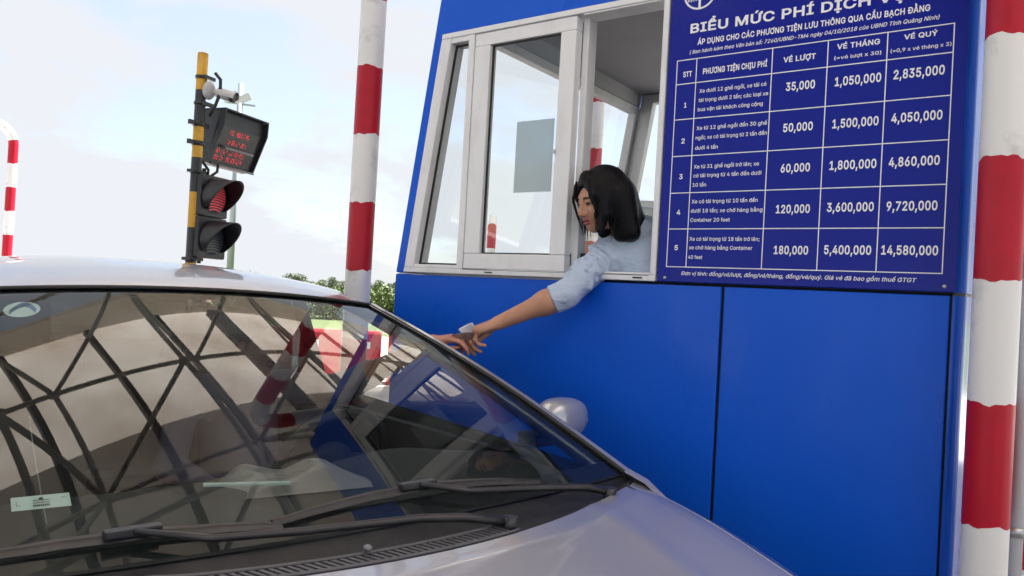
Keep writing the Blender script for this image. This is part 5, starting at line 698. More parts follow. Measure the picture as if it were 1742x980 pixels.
# ================================================================== STRIPED GUARD ARCHES
def arch(name, x, yn, yf, top, band, label, group, z0=.15, r=.057, ph=0.0, rc=.34, xf=None):
    xf = x if xf is None else xf
    path = []; bands = []
    def seg(p, q):
        L = (Vector(q) - Vector(p)).length; n = max(2, int(L / .05))
        return [Vector(p).lerp(Vector(q), i / n) for i in range(n)]
    A = Vector((x, yn, z0)); B = Vector((xf, yf, z0)); h = (B - A).normalized()
    pts = seg(A, A + Vector((0, 0, top - z0 - rc)))
    c1 = A + Vector((0, 0, top - z0 - rc)) + h * rc
    pts += [c1 + (-h) * rc * cos(a) + Vector((0, 0, 1)) * rc * sin(a) for a in np.linspace(0, pi / 2, 9)]
    c2 = B + Vector((0, 0, top - z0 - rc)) - h * rc
    pts += seg(c1 + Vector((0, 0, rc)), c2 + Vector((0, 0, rc)))[1:]
    pts += [c2 + h * rc * sin(a) + Vector((0, 0, 1)) * rc * cos(a) for a in np.linspace(0, pi / 2, 9)]
    pts += seg(B + Vector((0, 0, top - z0 - rc)), B)[1:] + [B]
    s = [0.0]
    for a, b in zip(pts, pts[1:]): s.append(s[-1] + (b - a).length)
    total = s[-1]; half = total / 2
    # resample so ring edges fall on the band boundaries, measured up each leg from the ground
    marks = sorted(set([0.0, total] + [round(v, 4) for v in s] + [round(k * band - ph, 4) for k in range(1, int(half / band) + 2) if 0 < k * band - ph < half] + [round(total - (k * band - ph), 4) for k in range(1, int(half / band) + 2) if 0 < k * band - ph < half]))
    mk = [marks[0]]
    for v in marks[1:]:
        if v - mk[-1] > .004: mk.append(v)
    S_ = np.array(s); P_ = np.array([tuple(p) for p in pts])
    q = [tuple(np.array([np.interp(v, S_, P_[:, i]) for i in range(3)])) for v in mk]
    def mat(i):
        v = (mk[i] + mk[min(i + 1, len(mk) - 1)]) / 2; v = min(v, total - v)
        return int((v + ph) // band) % 2
    t = thing(name, ((x + xf) / 2, (yn + yf) / 2, z0), label, 'guard arch', group)
    mm = MB(); mm.tube(q, r, 28, True, mat); jr = random.Random(int(abs(x) * 100))
    for i in range(1, len(mk) - 1):
        if mat(i) != mat(i - 1) and (mk[i] < top - z0 - rc or total - mk[i] < top - z0 - rc):
            a1, a2, a3 = jr.uniform(0, 6), jr.uniform(0, 6), jr.uniform(0, 6)
            for k in range(28):
                v = mm.v[i * 28 + k]; t_ = 2 * pi * k / 28; mm.v[i * 28 + k] = (v[0], v[1], v[2] + .0035 * sin(2 * t_ + a1) + .0025 * sin(5 * t_ + a2) + .002 * sin(9 * t_ + a3) + jr.uniform(-.0012, .0012))
    mm.build('pipe', [M['white'], M['red']], t)
    for p in (A, B):
        mm = MB(); mm.tube([p, p + Vector((0, 0, .012))], .12, 24); mm.build('base_plate', M['metal'], t)
    return t
G_AR = 'red and white striped guard arches on the toll island'
arch('guard_arch', -.145, 2.285, 4.30, 3.4, .3025, 'red and white striped pipe standing in front of the right end of the fee board', G_AR, ph=.1365, r=.0525)
arch('guard_arch', -2.566, 2.43, 4.38, 3.4, .2995, 'red and white striped arch at the slanting end of the toll booth', G_AR, ph=.1515, xf=-2.53)
arch('guard_arch', -11.0, 2.3, 4.37, 3.24, .302, 'distant red and white striped arch at far left with a rounded corner', G_AR, ph=.12, rc=.26)
arch('guard_arch', -6.03, 7.97, 9.57, 2.42, .302, 'distant striped arch seen through the glass of the booth window', G_AR, z0=0, ph=.1, rc=.26, xf=-7.24)
m = MB(); m.tube([(-.083, 2.36, .15), (-.083, 2.36, 3.2)], .0165, 16)
m2 = thing('drain_pipe', (-.083, 2.36, .15), 'thin pale vertical pipe close behind the nearest striped pole', 'pipe')
m.build('pipe', M['pipewhite'], m2)
for z in (.9, 2.1):
    m = MB(); m.tube([(-.083, 2.36, z - .012), (-.083, 2.36, z + .012)], .021, 16); m.box(-.12, -.07, 2.375, 2.42, z - .01, z + .01); m.build('clamp', M['metal'], m2)

# ================================================================== SIGNAL POST AND WHAT IT CARRIES
PX, PY = -5.56, 3.50
post = thing('signal_post', (PX, PY, .15), 'yellow and black banded post carrying the traffic light', 'post')
m = MB(); zs = [.15]; b0 = 3.17 - .27
edges = [3.17, 2.885, 2.60, 2.36, 2.09, 1.815, 1.54, 1.26, .98, .70, .42, .15][::-1]
pts = []
for a, b in zip(edges, edges[1:]): pts += [a]
pts += [edges[-1]]
m.tube([(PX, PY, z) for z in pts], .040, 20, True, lambda i: (len(edges) - 2 - i) % 2)
m.build('pole', [M['yellow'], M['black']], post)
m = MB(); m.tube([(PX, PY, .15), (PX, PY, .165)], .11, 20); m.build('base_plate', M['black'], post)
m = MB(); m.ellipsoid((PX, PY, 3.17), (.041, .041, .012), 16, 6); m.build('cap', M['yellow'], post)
g = Vector((.962, .273, 0)).normalized(); h = Vector((-.273, .962, 0)).normalized(); zv = Vector((0, 0, 1))
A0 = Vector((-5.47, 3.44, 0))
def sp_(a, z, d=0.0): return A0 + h * a + g * d + zv * z     # a: along the face, z: height, d: out of the face
# LED display board
brd = thing('led_display', tuple(sp_(.42, 2.36)), 'black hooded display board with red dotted text on the banded post', 'display board')
def prof_pts(a): return [sp_(a, 2.775, -.20), sp_(a, 2.775, .0), sp_(a, 2.655, .0), sp_(a, 2.355, -.115), sp_(a, 2.345, -.20)]
m = MB(); m.prism([p for p in prof_pts(.235)], h * .545); m.build('case', M['housing'], brd, bevel=.006)
fu = (sp_(0, 2.655, 0) - sp_(0, 2.355, -.115)); fl_ = fu.length; fu.normalize(); fo = h.cross(fu); fo = fo if fo.dot(g) > 0 else -fo
def fp(a, v, d=.0): return sp_(a, 2.355, -.115) + fu * v + fo * d       # on the leaning face
m = MB(); m.prism([sp_(.235, 2.787, -.205), sp_(.782, 2.787, -.205), sp_(.782, 2.787, .05), sp_(.235, 2.787, .05)], zv * -.011)
for a in (.235, .769): m.prism([sp_(a, 2.774, .0), sp_(a, 2.774, .05), sp_(a, 2.66, .045), fp(a, .0, .03), fp(a, .0, .001)], h * .012)
m.build('visor', M['housing'], brd)
for v, a0, a1 in ((.165, .33, .68), (.012, .26, .765)):
    m = MB(); m.prism([fp(a0, v), fp(a1, v), fp(a1, v, .05), fp(a0, v, .05)], fu * -.016); m.build('ledge', M['ledge'], brd)
for v0, words, seed in ((.265, ((.38, 5), (.46, 14)), 1), (.190, ((.38, 8), (.49, 11)), 2), (.100, ((.30, 11), (.45, 16)), 3), (.045, ((.30, 10), (.44, 17)), 4)):
    rr = random.Random(seed)
    for a0, nc in [(a_ + .0115 * c0, min(4, n_ - c0)) for a_, n_ in words for c0 in range(0, n_, 5)]:
        m = MB(); rr.random()
        for row in range(4):
            for c in range(nc):
                if rr.random() < .58:
                    p = fp(a0 + c * .0115, v0 + row * .0105, .002); m.add([p - h * .0036 - fu * .0028, p + h * .0036 - fu * .0028, p + h * .0036 + fu * .0028, p - h * .0036 + fu * .0028], [(0, 1, 2, 3)], False)
        m.build('led_text', M['led'], brd)
for z in (2.47, 2.62):
    m = MB(); m.tube([(PX, PY, z - .018), (PX, PY, z + .018)], .048, 16); m.obox(Vector((PX, PY, z)) - h * .075, h * .03, g * .012, zv * .018); m.obox(Vector((PX, PY, z)) + h * .06, h * .03, g * .02, zv * .015); m.build('bracket', M['black'], brd)
# the two-lamp traffic light
tl = thing('traffic_light', tuple(sp_(.17, 1.60)), 'black two lamp traffic light showing red under the display board', 'traffic light')
m = MB(); hc = .225
for z in (2.075, 1.745): m.obox(sp_(hc, z, -.045), h * .160, g * .045, zv * .163)
m.build('housing', M['housing'], tl, bevel=.014)
def disc(mm, a, z, d, r, n=28): mm.add([sp_(a + r * cos(2 * pi * k / n), z + r * sin(2 * pi * k / n), d) for k in range(n)], [tuple(range(n))], False)
for z, mt in ((2.065, 'redlens'), (1.735, 'deadlens')):
    m = MB(); disc(m, hc, z, .004, .125); ln = m.build('lens', M['gap'], tl)
    m = MB()
    for k in range(-5, 6):     # curved ribs of the arrow/LED lens
        zz = z + k * .021; w = .118 * sqrt(max(0, 1 - (k * .021 / .123) ** 2))
        P = [[sp_(hc + w * u, zz + .014 * (1 - u * u) + dz, .007) for u in np.linspace(-1, 1, 13)] for dz in (-.0058, .0058)]
        m.grid(P, False)
    m.build('lamp_ribs', M[mt], ln)
    m = MB(); P = []
    for q in np.linspace(0, 1, 7):
        row = []
        for a in np.linspace(radians(-42), radians(222), 25):
            f = .5 - .5 * cos((a - radians(-42)) / radians(264) * 2 * pi); L = .04 + .19 * f ** .6
            row.append(sp_(hc + (.145 - .012 * q) * cos(a), z + (.145 - .012 * q) * sin(a), q * L - .0))
        P.append(row)
    m.grid(P); o = m.build('visor', M['housing'], tl); md = o.modifiers.new('t', 'SOLIDIFY'); md.thickness = .005
m = MB(); m.tube([sp_(.15, 2.345, -.08), sp_(.17, 2.28, -.03), sp_(.19, 2.235, -.05)], .011, 10); m.tube([sp_(.30, 2.345, -.05), sp_(.27, 2.28, -.03), sp_(.22, 2.235, -.05)], .011, 10); m.build('cable', M['gasket'], tl)
for z in (2.25, 1.57): 
    m = MB(); m.tube([(PX, PY, z - .015), (PX, PY, z + .015)], .047, 16); m.obox(sp_(.10, z, -.07), h * .09, g * .025, zv * .012); m.tube([sp_(.17, z - .03, -.07), sp_(.17, z + .04, -.07)], .016, 10); m.build('bracket', M['black'], tl)
# surveillance camera
cc = thing('surveillance_camera', (PX, PY, 2.86), 'white bullet camera with dark front clamped near the top of the banded post', 'camera')
ax = Vector((.87, .46, -.24)).normalized(); q0 = Vector((PX + .06, PY + .03, 2.885)); side = ax.cross(zv).normalized()
m = MB(); m.tube([q0 + ax * .07, q0 + ax * .075, q0 + ax * .19], [.026, .036, .038], 18); m.build('body', M['camwhite'], cc)
m = MB(); m.tube([q0 + ax * .19, q0 + ax * .222, q0 + ax * .224], [.041, .040, .026], 18); m.build('lens_ring', M['black'], cc)
m = MB(); P = [[q0 + ax * d + (side * cos(a) + ax.cross(side) * -sin(a)) * (.044) for a in np.linspace(-.3, pi + .3, 15)] for d in (.08, .15, .235)]
m.grid([[Vector((p.x, p.y, 2 * (q0 + ax * d).z - p.z)) if (p.z < (q0 + ax * d).z - .03) else p for p in row] for row, d in zip(P, (.08, .15, .235))]); m.build('sun_shield', M['camwhite'], cc)
m = MB(); m.tube([q0 + ax * .01, q0 + ax * .04, q0 + ax * .08], [.028, .02, .026], 12); m.build('arm', M['camwhite'], cc)
m = MB(); m.ellipsoid(tuple(q0 + ax * .0), (.050, .050, .072), 18, 12); m.build('junction_box', M['camwhite'], cc)
m = MB(); m.tube([q0 + zv * .13 - h * .01 + g * .06, q0 + zv * .08 + g * .105, q0 - zv * .02 + g * .11, q0 - zv * .12 + g * .07, q0 - zv * .2 + g * .02], .013, 8); m.build('cable', M['gasket'], cc)
for z in (2.78, 2.985):
    m = MB(); m.tube([(PX, PY, z - .012), (PX, PY, z + .012)], .048, 16); m.obox(Vector((PX, PY, z)) + g * .05 + h * .03, h * .055, g * .012, zv * .014); m.build('bracket', M['black'], cc)

# far floodlight mast
def mast(x, y, top):
    t = thing('floodlight_mast', (x, y, -.01), 'tall thin grey floodlight mast standing far behind the traffic light', 'light mast')
    mm = MB(); mm.tube([(x, y, -.01), (x, y, top)], [.19, .14], 10); mm.build('pole', M['galv'], t)
    r_ = Vector((.54, .84, 0)); b_ = Vector((.84, -.54, 0))
    mm = MB(); mm.obox((x, y, top - 1.05), r_ * .75, b_ * .05, zv * .04); mm.build('crossarm', M['galv'], t)
    for s_ in (-.48, .14):
        c = Vector((x, y, top - .78)) + r_ * s_ + b_ * .1
        up = (zv * .80 + b_ * .15 + r_ * -.45).normalized(); w = up.cross(b_).normalized(); n = w.cross(up)
        mm = MB(); mm.obox(c, w * .38, up * .20, n * .06); fl = mm.build('floodlight', M['camwhite'], t, bevel=.03)
        mm = MB(); e = n * (.055 if n.dot(b_) > 0 else -.075)
        mm.add([c + e - w * .25 - up * .12, c + e + w * .25 - up * .12, c + e + w * .25 + up * .12, c + e - w * .25 + up * .12], [(0, 1, 2, 3)], False); mm.build('lens', M['lampglow'], fl)
mast(-34.83, 24.14, 11.5)
# ================================================================== BEYOND THE BOOTH
def barrier(x, y, rz, label, first=[None]):
    if first[0] is None:
        t = thing('water_barrier', (0, 0, 0), label, 'road barrier', 'red plastic barriers behind the booth'); t['_local'] = 1
        prof = [(.26, 0), (.26, .12), (.20, .18), (.12, .40), (.085, .64), (.085, .74), (.06, .78)]
        prof = prof + [(-a, b) for a, b in prof[::-1]]
        mm = MB(); P = []
        for u, sc in ((-.60, .80), (-.575, 1), (-.22, 1), (-.17, .8), (.17, .8), (.22, 1), (.575, 1), (.60, .80)):
            P.append([(u, a * sc, b) for a, b in prof])
        mm.grid(P, False); n = len(prof); mm.add(P[0], [tuple(range(n))], False); mm.add(P[-1], [tuple(range(n - 1, -1, -1))], False)
        mm.build('shell', M['barrier'], t, bevel=.012)
        for u in (-.38, .38):
            mm = MB(); mm.box(u - .06, u + .06, -.118, -.10, .52, .62); mm.build('reflector', M['signwhite'], t)
        first[0] = t
    else:
        t = copy_tree(first[0])
    t.location = (x, y, -.01); t.rotation_euler = (0, 0, rz); t['label'] = label
    return t
BL = ['red plastic water barrier seen through the windscreen left of the pole foot', 'red plastic water barrier seen through the windscreen between pole and blue wall',
      'red plastic water barrier standing behind the striped pole foot', 'red plastic water barrier at the far right end of its row behind the booth']
for i, (u, lab) in enumerate(zip((-1.35, 1.28, -.03, 2.6), BL)):
    barrier(-8.9 + .72 * u, 8.2 + .69 * u, radians(43), lab)
# low white rail beyond the pole
t = thing('guard_rail', (-8.4, 11.0, -.01), 'low white rail with red marks beyond the toll island', 'guard rail')
m = MB(); m.tube([(-9.6, 9.75, .72), (-5.6, 13.9, .72)], .07, 12, True, lambda i: 0); m.build('rail', M['white'], t)
for k in range(4):
    p = Vector((-9.6, 9.75, 0)).lerp(Vector((-5.6, 13.9, 0)), .08 + .28 * k)
    m = MB(); m.tube([p, p + Vector((0, 0, .70))], .045, 10); m.build('post', M['white'], t)
# grey sheet-metal kiosk seen through the booth windows
t = thing('grey_kiosk', (-5.1, 10.4, -.01), 'grey sheet metal kiosk with a small red mark behind the booth', 'kiosk')
ka = Vector((.90, .44, 0)); kb = Vector((-.44, .90, 0)); kc = Vector((-5.05, 10.2, 0))
m = MB(); m.obox(kc + zv * 1.40, ka * .98, kb * .8, zv * 1.40)
m.build('wall', M['greymetal'], t, bevel=.02)
m = MB(); m.prism([kc + ka * -1.03 + kb * -.85 + zv * 2.80, kc + ka * 1.03 + kb * -.85 + zv * 2.62, kc + ka * 1.03 + kb * .85 + zv * 2.62, kc + ka * -1.03 + kb * .85 + zv * 2.80], zv * .06); m.build('roof', M['greymetal'], t)
for k in range(9):
    m = MB(); m.obox(kc + ka * (-.85 + .21 * k) + kb * -.81 + zv * 1.38, ka * .018, kb * .012, zv * 1.34); m.build('rib', M['greymetal'], t)
m = MB(); m.obox(kc + ka * .55 + kb * -.83 + zv * 2.18, ka * .17, kb * .004, zv * .10); m.build('mark', M['red'], t)

# trees and shrubs -------------------------------------------------------------
def leaf_cloud(lobes, n, size, seed):
    r = np.random.default_rng(seed); mm = MB()
    for c, rad in lobes:
        k = int(n * rad[0] * rad[2] / sum(l[1][0] * l[1][2] for l in lobes))
        for _ in range(k):
            d = r.normal(size=3); d /= np.linalg.norm(d); p = np.array(c) + d * np.array(rad) * r.uniform(.45, 1.05)
            a = r.normal(size=3); a /= np.linalg.norm(a); b = np.cross(a, r.normal(size=3)); b /= np.linalg.norm(b); s = size * r.uniform(.6, 1.4)
            mm.add([p - a * s, p + b * s * .55, p + a * s, p - b * s * .55], [(0, 1, 2, 3)], False)
    return mm
tree_src = []
for v in range(3):
    r = random.Random(40 + v)
    t = thing('broad_tree', (0, 0, 0), 'x', 'tree', 'trees along the horizon'); t['_local'] = 1
    lobes = [((r.uniform(-1.6, 1.6), r.uniform(-1.2, 1.2), r.uniform(2.0, 4.2)), (r.uniform(1.1, 1.9), r.uniform(1.0, 1.6), r.uniform(.8, 1.4))) for _ in range(7)]
    leaf_cloud(lobes, 1500, .22, 50 + v).build('crown', M['leaf_haze'], t)
    m = MB(); m.tube([(0, 0, 0), (.05, .02, 1.4), (.0, .1, 3.2)], [.20, .15, .06], 8)
    for l in lobes[:4]: m.tube([(.03, .05, 1.5), tuple(np.array(l[0]) * np.array([.6, .6, 1]) - [0, 0, .3]), l[0]], [.09, .06, .02], 6)
    m.build('trunk', M['bark'], t); tree_src.append(t)
TLAB = 'broad dark tree in the far tree line behind the toll booth'
rt = random.Random(5)
def scatter(src, n, a0, a1, d0, d1, s0, s1, lab):
    for i in range(n):
        a = radians(a0 + (a1 - a0) * (i + rt.uniform(.1, .9)) / n); d = rt.uniform(d0, d1)
        k = i % len(src)
        if src[k].get('_used') is None: t = src[k]; t['_used'] = 1
        else: t = copy_tree(src[k])
        s = rt.uniform(s0, s1); t.location = (-cos(a) * d, sin(a) * d, -.03); t.scale = (s, s, s); t.rotation_euler = (0, 0, rt.uniform(0, 6.28)); t['label'] = lab
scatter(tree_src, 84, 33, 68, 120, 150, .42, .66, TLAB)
bush_src = []
for v in range(3):
    r = random.Random(70 + v)
    t = thing('leafy_shrub', (0, 0, 0), 'x', 'shrub', 'shrubs at the edge of the field'); t['_local'] = 1
    lobes = [((r.uniform(-.7, .7), r.uniform(-.6, .6), r.uniform(.35, .85)), (r.uniform(.5, .8), r.uniform(.5, .7), r.uniform(.35, .55))) for _ in range(5)]
    leaf_cloud(lobes, 1700, .055, 80 + v).build('foliage', M['leaf'], t)
    m = MB()
    for l in lobes[:4]: m.tube([(0, 0, 0), tuple(np.array(l[0]) * .6), l[0]], [.03, .02, .01], 5)
    m.build('stem', M['bark'], t); bush_src.append(t)
scatter(bush_src, 64, 35, 68, 34, 44, 1.0, 1.3, 'bright green leafy shrub in the low row behind the toll booth')
for o in tree_src + bush_src:
    if '_used' in o: del o['_used']

# ================================================================== CANOPY OVER THE LANES
can = thing('toll_canopy', (2.5, 3.3, .15), 'beige toll plaza canopy on a steel space frame mirrored in the windscreen', 'canopy')
CX0, CX1, CY0, CY1 = -7.0, 6.5, -9.0, 13.0; ZL, ZU, ZP = 5.3, 6.5, 6.85
for xa, xb, mt in ((CX0, -4.7, 'rooffill'), (-4.7, 1.2, 'roofopaque'), (1.2, CX1, 'rooffill')):  # translucent end strips added to light the lanes and grade the windscreen reflection
    m = MB(); m.add([(xa, CY0, ZP), (xb, CY0, ZP), (xb, CY1, ZP), (xa, CY1, ZP)], [(0, 1, 2, 3)], False); m.build('roof_sheet', M[mt], can)
m = MB()
for x, y, hx, hy in ((CX0, (CY0 + CY1) / 2, .04, (CY1 - CY0) / 2), (CX1, (CY0 + CY1) / 2, .04, (CY1 - CY0) / 2), ((CX0 + CX1) / 2, CY0, (CX1 - CX0) / 2, .04), ((CX0 + CX1) / 2, CY1, (CX1 - CX0) / 2, .04)):
    m.box(x - hx, x + hx, y - hy, y + hy, ZP - .55, ZP + .12)
m.build('fascia', M['fascia'], can)
m = MB()
for y in np.arange(CY0 + .5, CY1, 1.0): m.box(CX0 + .1, CX1 - .1, y - .032, y + .032, ZP - .11, ZP - .02)
m.build('purlins', M['purlin'], can)
m = MB(); st = 1.7; tr = .030
NX = int((CX1 - CX0 - 1.2) / st) + 1; NY = int((CY1 - CY0 - 1.2) / st) + 1
lo = [[Vector((CX0 + .6 + st * i, CY0 + .6 + st * j, ZL)) for j in range(NY)] for i in range(NX)]
up = [[Vector((CX0 + .6 + st * (i + .5), CY0 + .6 + st * (j + .5), ZU)) for j in range(NY - 1)] for i in range(NX - 1)]
def strut(a, b): m.tube([a, b], tr, 7, False)
for i in range(NX):
    for j in range(NY):
        if i < NX - 1: strut(lo[i][j], lo[i + 1][j])
        if j < NY - 1: strut(lo[i][j], lo[i][j + 1])
        m.ellipsoid(tuple(lo[i][j]), (.065,) * 3, 8, 6)
for i in range(NX - 1):
    for j in range(NY - 1):
        if i < NX - 2: strut(up[i][j], up[i + 1][j])
        if j < NY - 2: strut(up[i][j], up[i][j + 1])
        for di in (0, 1):
            for dj in (0, 1): strut(up[i][j], lo[i + di][j + dj])
        m.ellipsoid(tuple(up[i][j]), (.065,) * 3, 8, 6)
m.build('space_frame', M['truss'], can)
m = MB(); m.box(CX0 + .3, CX1 - .3, 5.2, 5.46, 6.50, 6.64); m.build('girder', M['girder'], can)
for y in (-4.2, 3.3, 11.0):
    m = MB(); m.box(2.35, 2.85, y - .25, y + .25, .0, 5.25); m.build('column', M['girder'], can, bevel=.02)
# ================================================================== CAR (local frame: x forward, y to its left, z up)
YAW = radians(-13.0); CO = Vector((-1.138, 1.170, 0))
car = thing('silver_car', CO, 'silver grey saloon car stopped at the booth window with its driver window open', 'car', rotz=YAW); car['_local'] = 1
cf, sf = cos(YAW), sin(YAW)
def c2w(x, y, z): return Vector((CO.x + cf * x - sf * y, CO.y + sf * x + cf * y, z))
XS = np.array([-3.35, -3.2, -2.9, -2.5, -2.0, -1.5, -1.0, -.5, -.2, 0, .2, .4, .6, .75, .88, .96])
WS = np.interp(XS, [-3.35, -3.2, -2.9, -2.5, -1.5, -.5, 0, .3, .6, .8, .9, .96], [.58, .78, .87, .90, .908, .906, .902, .885, .83, .72, .60, .42])
def wmax(x): return float(np.interp(x, XS, WS))
ZCx = [-.05, 0.05, .218, .3, .53, .75, .90, .96]; ZCz = [.995, .975, .945, .928, .868, .79, .70, .62]
def zc(x): return float(np.interp(x, ZCx, ZCz))
def hoodz(x, l):
    a = abs(l); e = max(0, a - .64)
    z = zc(x) - .018 * (a / .75) ** 2 - .9 * e * e
    z += .008 * math.exp(-((a - (.50 - .12 * max(0, x))) / .03) ** 2) * min(1, max(0, (x - .1) / .15))        # bonnet character line
    return z
def bw(x): return wmax(x) - (.105 if x > -.05 else .095)
def beltz(x):
    if x >= 0: return hoodz(x, bw(x))
    return float(np.interp(x, [-3.35, -3.2, -2.9, -2.5, -1.5, -.5, -.2, 0], [.93, .98, 1.01, 1.01, .985, .955, .945, hoodz(0, bw(0))]))
def side(x):
    w = wmax(x); b = bw(x); zb = beltz(x)
    return [(b, zb), (b + .45 * (w - b), zb - .018), (b + .80 * (w - b), zb - .055), (w - .008, zb - .12), (w, .70), (w + .004, .58), (w - .004, .44), (w - .03, .30), (w - .08, .20), (w - .16, .17)]
def dense(a, b, n): return list(np.linspace(a, b, n))
XD = sorted(set([round(v, 4) for v in dense(-3.35, .96, 70)] + [0.0]))
# body: two flanks, fender tops, nose and tail
m = MB(); m.smooth = True
for s_ in (1, -1):
    P = [[(x, s_ * l, z) for l, z in side(x)] for x in XD]
    if s_ < 0: P = [r[::-1] for r in P]
    m.grid(P)
    def lh(x): return .70 - .10 * max(0, x - .1)
    Xf = [x for x in XD if x >= -.02]
    P = []
    for x in Xf:
        a = min(lh(x), bw(x) - .01) if x > .055 else bw(x) - .001
        P.append([(x, s_ * l, hoodz(x, l)) for l in np.linspace(bw(x), a, 8)])
    if s_ < 0: P = [r[::-1] for r in P]
    m.grid(P)
prof = side(.96); m.add([(.96, l, z) for l, z in prof] + [(.96, -l, z) for l, z in prof[::-1]], [tuple(range(20))], False)
prof = side(-3.35); m.add([(-3.35, l, z) for l, z in prof] + [(-3.35, -l, z) for l, z in prof[::-1]], [tuple(range(20))], False)
P = [[(x, l, beltz(x) + .025 * (1 - (l / bw(x)) ** 2)) for l in np.linspace(-bw(x), bw(x), 13)] for x in np.linspace(-3.35, -2.92, 7)]
m.grid(P)
m.build('body', M['paint'], car, weld=True)
m = MB(); m.box(-3.3, .9, -.70, .70, .17, .20); m.box(-.02, .0, -.72, .72, .2, .86); m.box(-2.95, -2.93, -.7, .7, .2, .98); m.build('underbody', M['slot'], car)
# bonnet
def hedge(l): return .218 - .29 * l * l
m = MB(); P = []
NL = np.linspace(-.695, .695, 41)
for t in np.linspace(0, 1, 26):
    row = []
    for l in NL:
        x0 = hedge(l); x1 = min(.95, .95 - .16 * (l / .70) ** 2); x = x0 + (x1 - x0) * t ** 1.3
        lip = .010 * (1 - min(1, (x - x0) / .05)) if x - x0 < .05 else 0
        ll = l * (1 - .10 * max(0, x - .1) / .70)
        row.append((x, ll, hoodz(x, ll) + .002 - lip * .7 + .004 * math.exp(-((x - x0 - .06) / .012) ** 2)))
    P.append(row)
m.grid(P)
Pe = [[(p[0], p[1], p[2]) for p in P[0]], [(p[0] - .003, p[1], p[2] - .03) for p in P[0]]]
m.grid(Pe); m.build('bonnet', M['paint'], car)
# windscreen surface
def gbase(s): return Vector((.05 - .05 * s * s, .785 * s, .958 - .006 * (1 - s * s)))
def ghead(s): return Vector((-1.04 + .04 * (1 - s * s), .591 * s, 1.357 + .028 * (1 - s * s)))
def wind(s, t):
    p = gbase(s).lerp(ghead(s), t); b = sin(pi * t)
    edge = 1 - s * s
    return p + Vector((.25, 0, .97)) * b * (.008 + .006 * edge) + Vector((0, .028 * s, 0)) * b
m = MB(); NS = np.linspace(-1, 1, 41); NT = np.linspace(0, 1, 25)
m.grid([[wind(s, t) for s in NS * .985] for t in NT]); ws = m.build('windscreen', M['wglass'], car)
m = MB()   # black ceramic border inside the glass
dn = Vector((-.12, 0, -.004))
m.grid([[wind(s, t) + Vector((0, 0, -.006)) for s in NS * .985] for t in (0.0, .035, .06)]); 
for s_ in (1, -1): m.grid([[wind(s_ * s, t) + Vector((0, 0, -.006)) for s in (.985, .965, .945)][::s_] for t in NT])
m.grid([[wind(s, t) + Vector((0, 0, -.006)) for s in NS * .985] for t in (.975, 1.0)])
m.build('black_border', M['cowl'], ws)
# A pillars, roof, rear pillars: painted shell
def rail(x):     # edge of the roof over the side windows
    return Vector((x, float(np.interp(x, [-2.75, -2.5, -2.0, -1.5, -1.04], [.56, .595, .612, .608, .591])), float(np.interp(x, [-2.75, -2.5, -2.1, -1.7, -1.35, -1.04], [1.315, 1.375, 1.42, 1.43, 1.412, 1.357]))))
def roofc(x): return float(np.interp(x, [-2.75, -2.5, -2.2, -1.85, -1.5, -1.25, -1.05, -.955], [1.36, 1.425, 1.465, 1.482, 1.472, 1.448, 1.412, 1.385]))
m = MB(); m.smooth = True
NR = np.linspace(-1, 1, 29); P = []
for t in np.linspace(0, 1, 30):
    row = []
    for s in NR:
        x0 = ghead(s).x; x = x0 + (-2.75 - x0) * t
        r_ = rail(max(-2.75, min(-1.04, x))); a = abs(s)
        zz = r_.z + (roofc(x) - r_.z) * (1 - a ** 2.4)
        if t == 0: zz = ghead(s).z + .004
        row.append((x, r_.y * s * 1.0, zz))
    P.append(row)
m.grid(P)
roof = m.build('roof', M['paint'], car)
m = MB(); m.grid([[(x - .0, y * .97, z - .035) for x, y, z in r[1:-1]] for r in P[1:]]); m.build('headliner', M['headliner'], car)
m = MB()
for s_ in (1, -1):
    path = [wind(s_, t) for t in np.linspace(0, 1, 22)]
    path = [path[0] + Vector((.13, .004 * s_, -.052)), path[0] + Vector((.065, .003 * s_, -.016))] + path
    rows = []
    for k, p in enumerate(path):
        y = s_
        rows.append([p + Vector((.012, -.016 * y, .004)), p + Vector((.006, .004 * y, .012)), p + Vector((-.02, .022 * y, .010)), p + Vector((-.06, .034 * y, -.012)), p + Vector((-.085, .030 * y, -.04)), p + Vector((-.075, -.0 * y, -.045)), p + Vector((-.02, -.02 * y, -.03))])
    if s_ < 0: rows = [r[::-1] for r in rows]
    m.grid(rows)
    rr = [rail(x) for x in np.linspace(-1.02, -2.75, 24)]
    m.grid([[p + Vector((0, -.012 * s_ if 0 else 0, 0)) if 0 else Vector((p.x, s_ * (p.y - .02), p.z + .004)), Vector((p.x, s_ * (p.y + .012), p.z - .012)), Vector((p.x, s_ * (p.y + .016), p.z - .045)), Vector((p.x, s_ * (p.y - .02), p.z - .05))][::s_] for p in rr])
m.build('pillar', M['paint'], car)
m = MB()
for s_ in (1, -1):
    for xa, xb, wd in ((-1.72, -1.66, .05), (-2.62, -2.66, .16)):
        a = Vector((xa, s_ * (bw(xa) - .02), beltz(xa))); r_ = rail(xb); b = Vector((xb, s_ * (r_.y + .008), r_.z - .03))
        n_ = Vector((0, s_ * .02, .008)); u = Vector((wd, 0, 0)); m.prism([a - u, a + u, b + u * .8, b - u * .8], -n_)
m.build('door_pillar', M['cowl'], car)
# black rubber seam between windscreen and pillar / roof
m = MB()
m.tube([wind(s, 1.0) + Vector((.004, 0, .004)) for s in np.linspace(-1, 1, 31)], .006, 6)
for s_ in (1, -1): m.tube([wind(s_ * .985, t) + Vector((.004, 0, .003)) for t in np.linspace(0, 1, 18)], .007, 6)
m.build('windscreen_seal', M['gasket'], car)
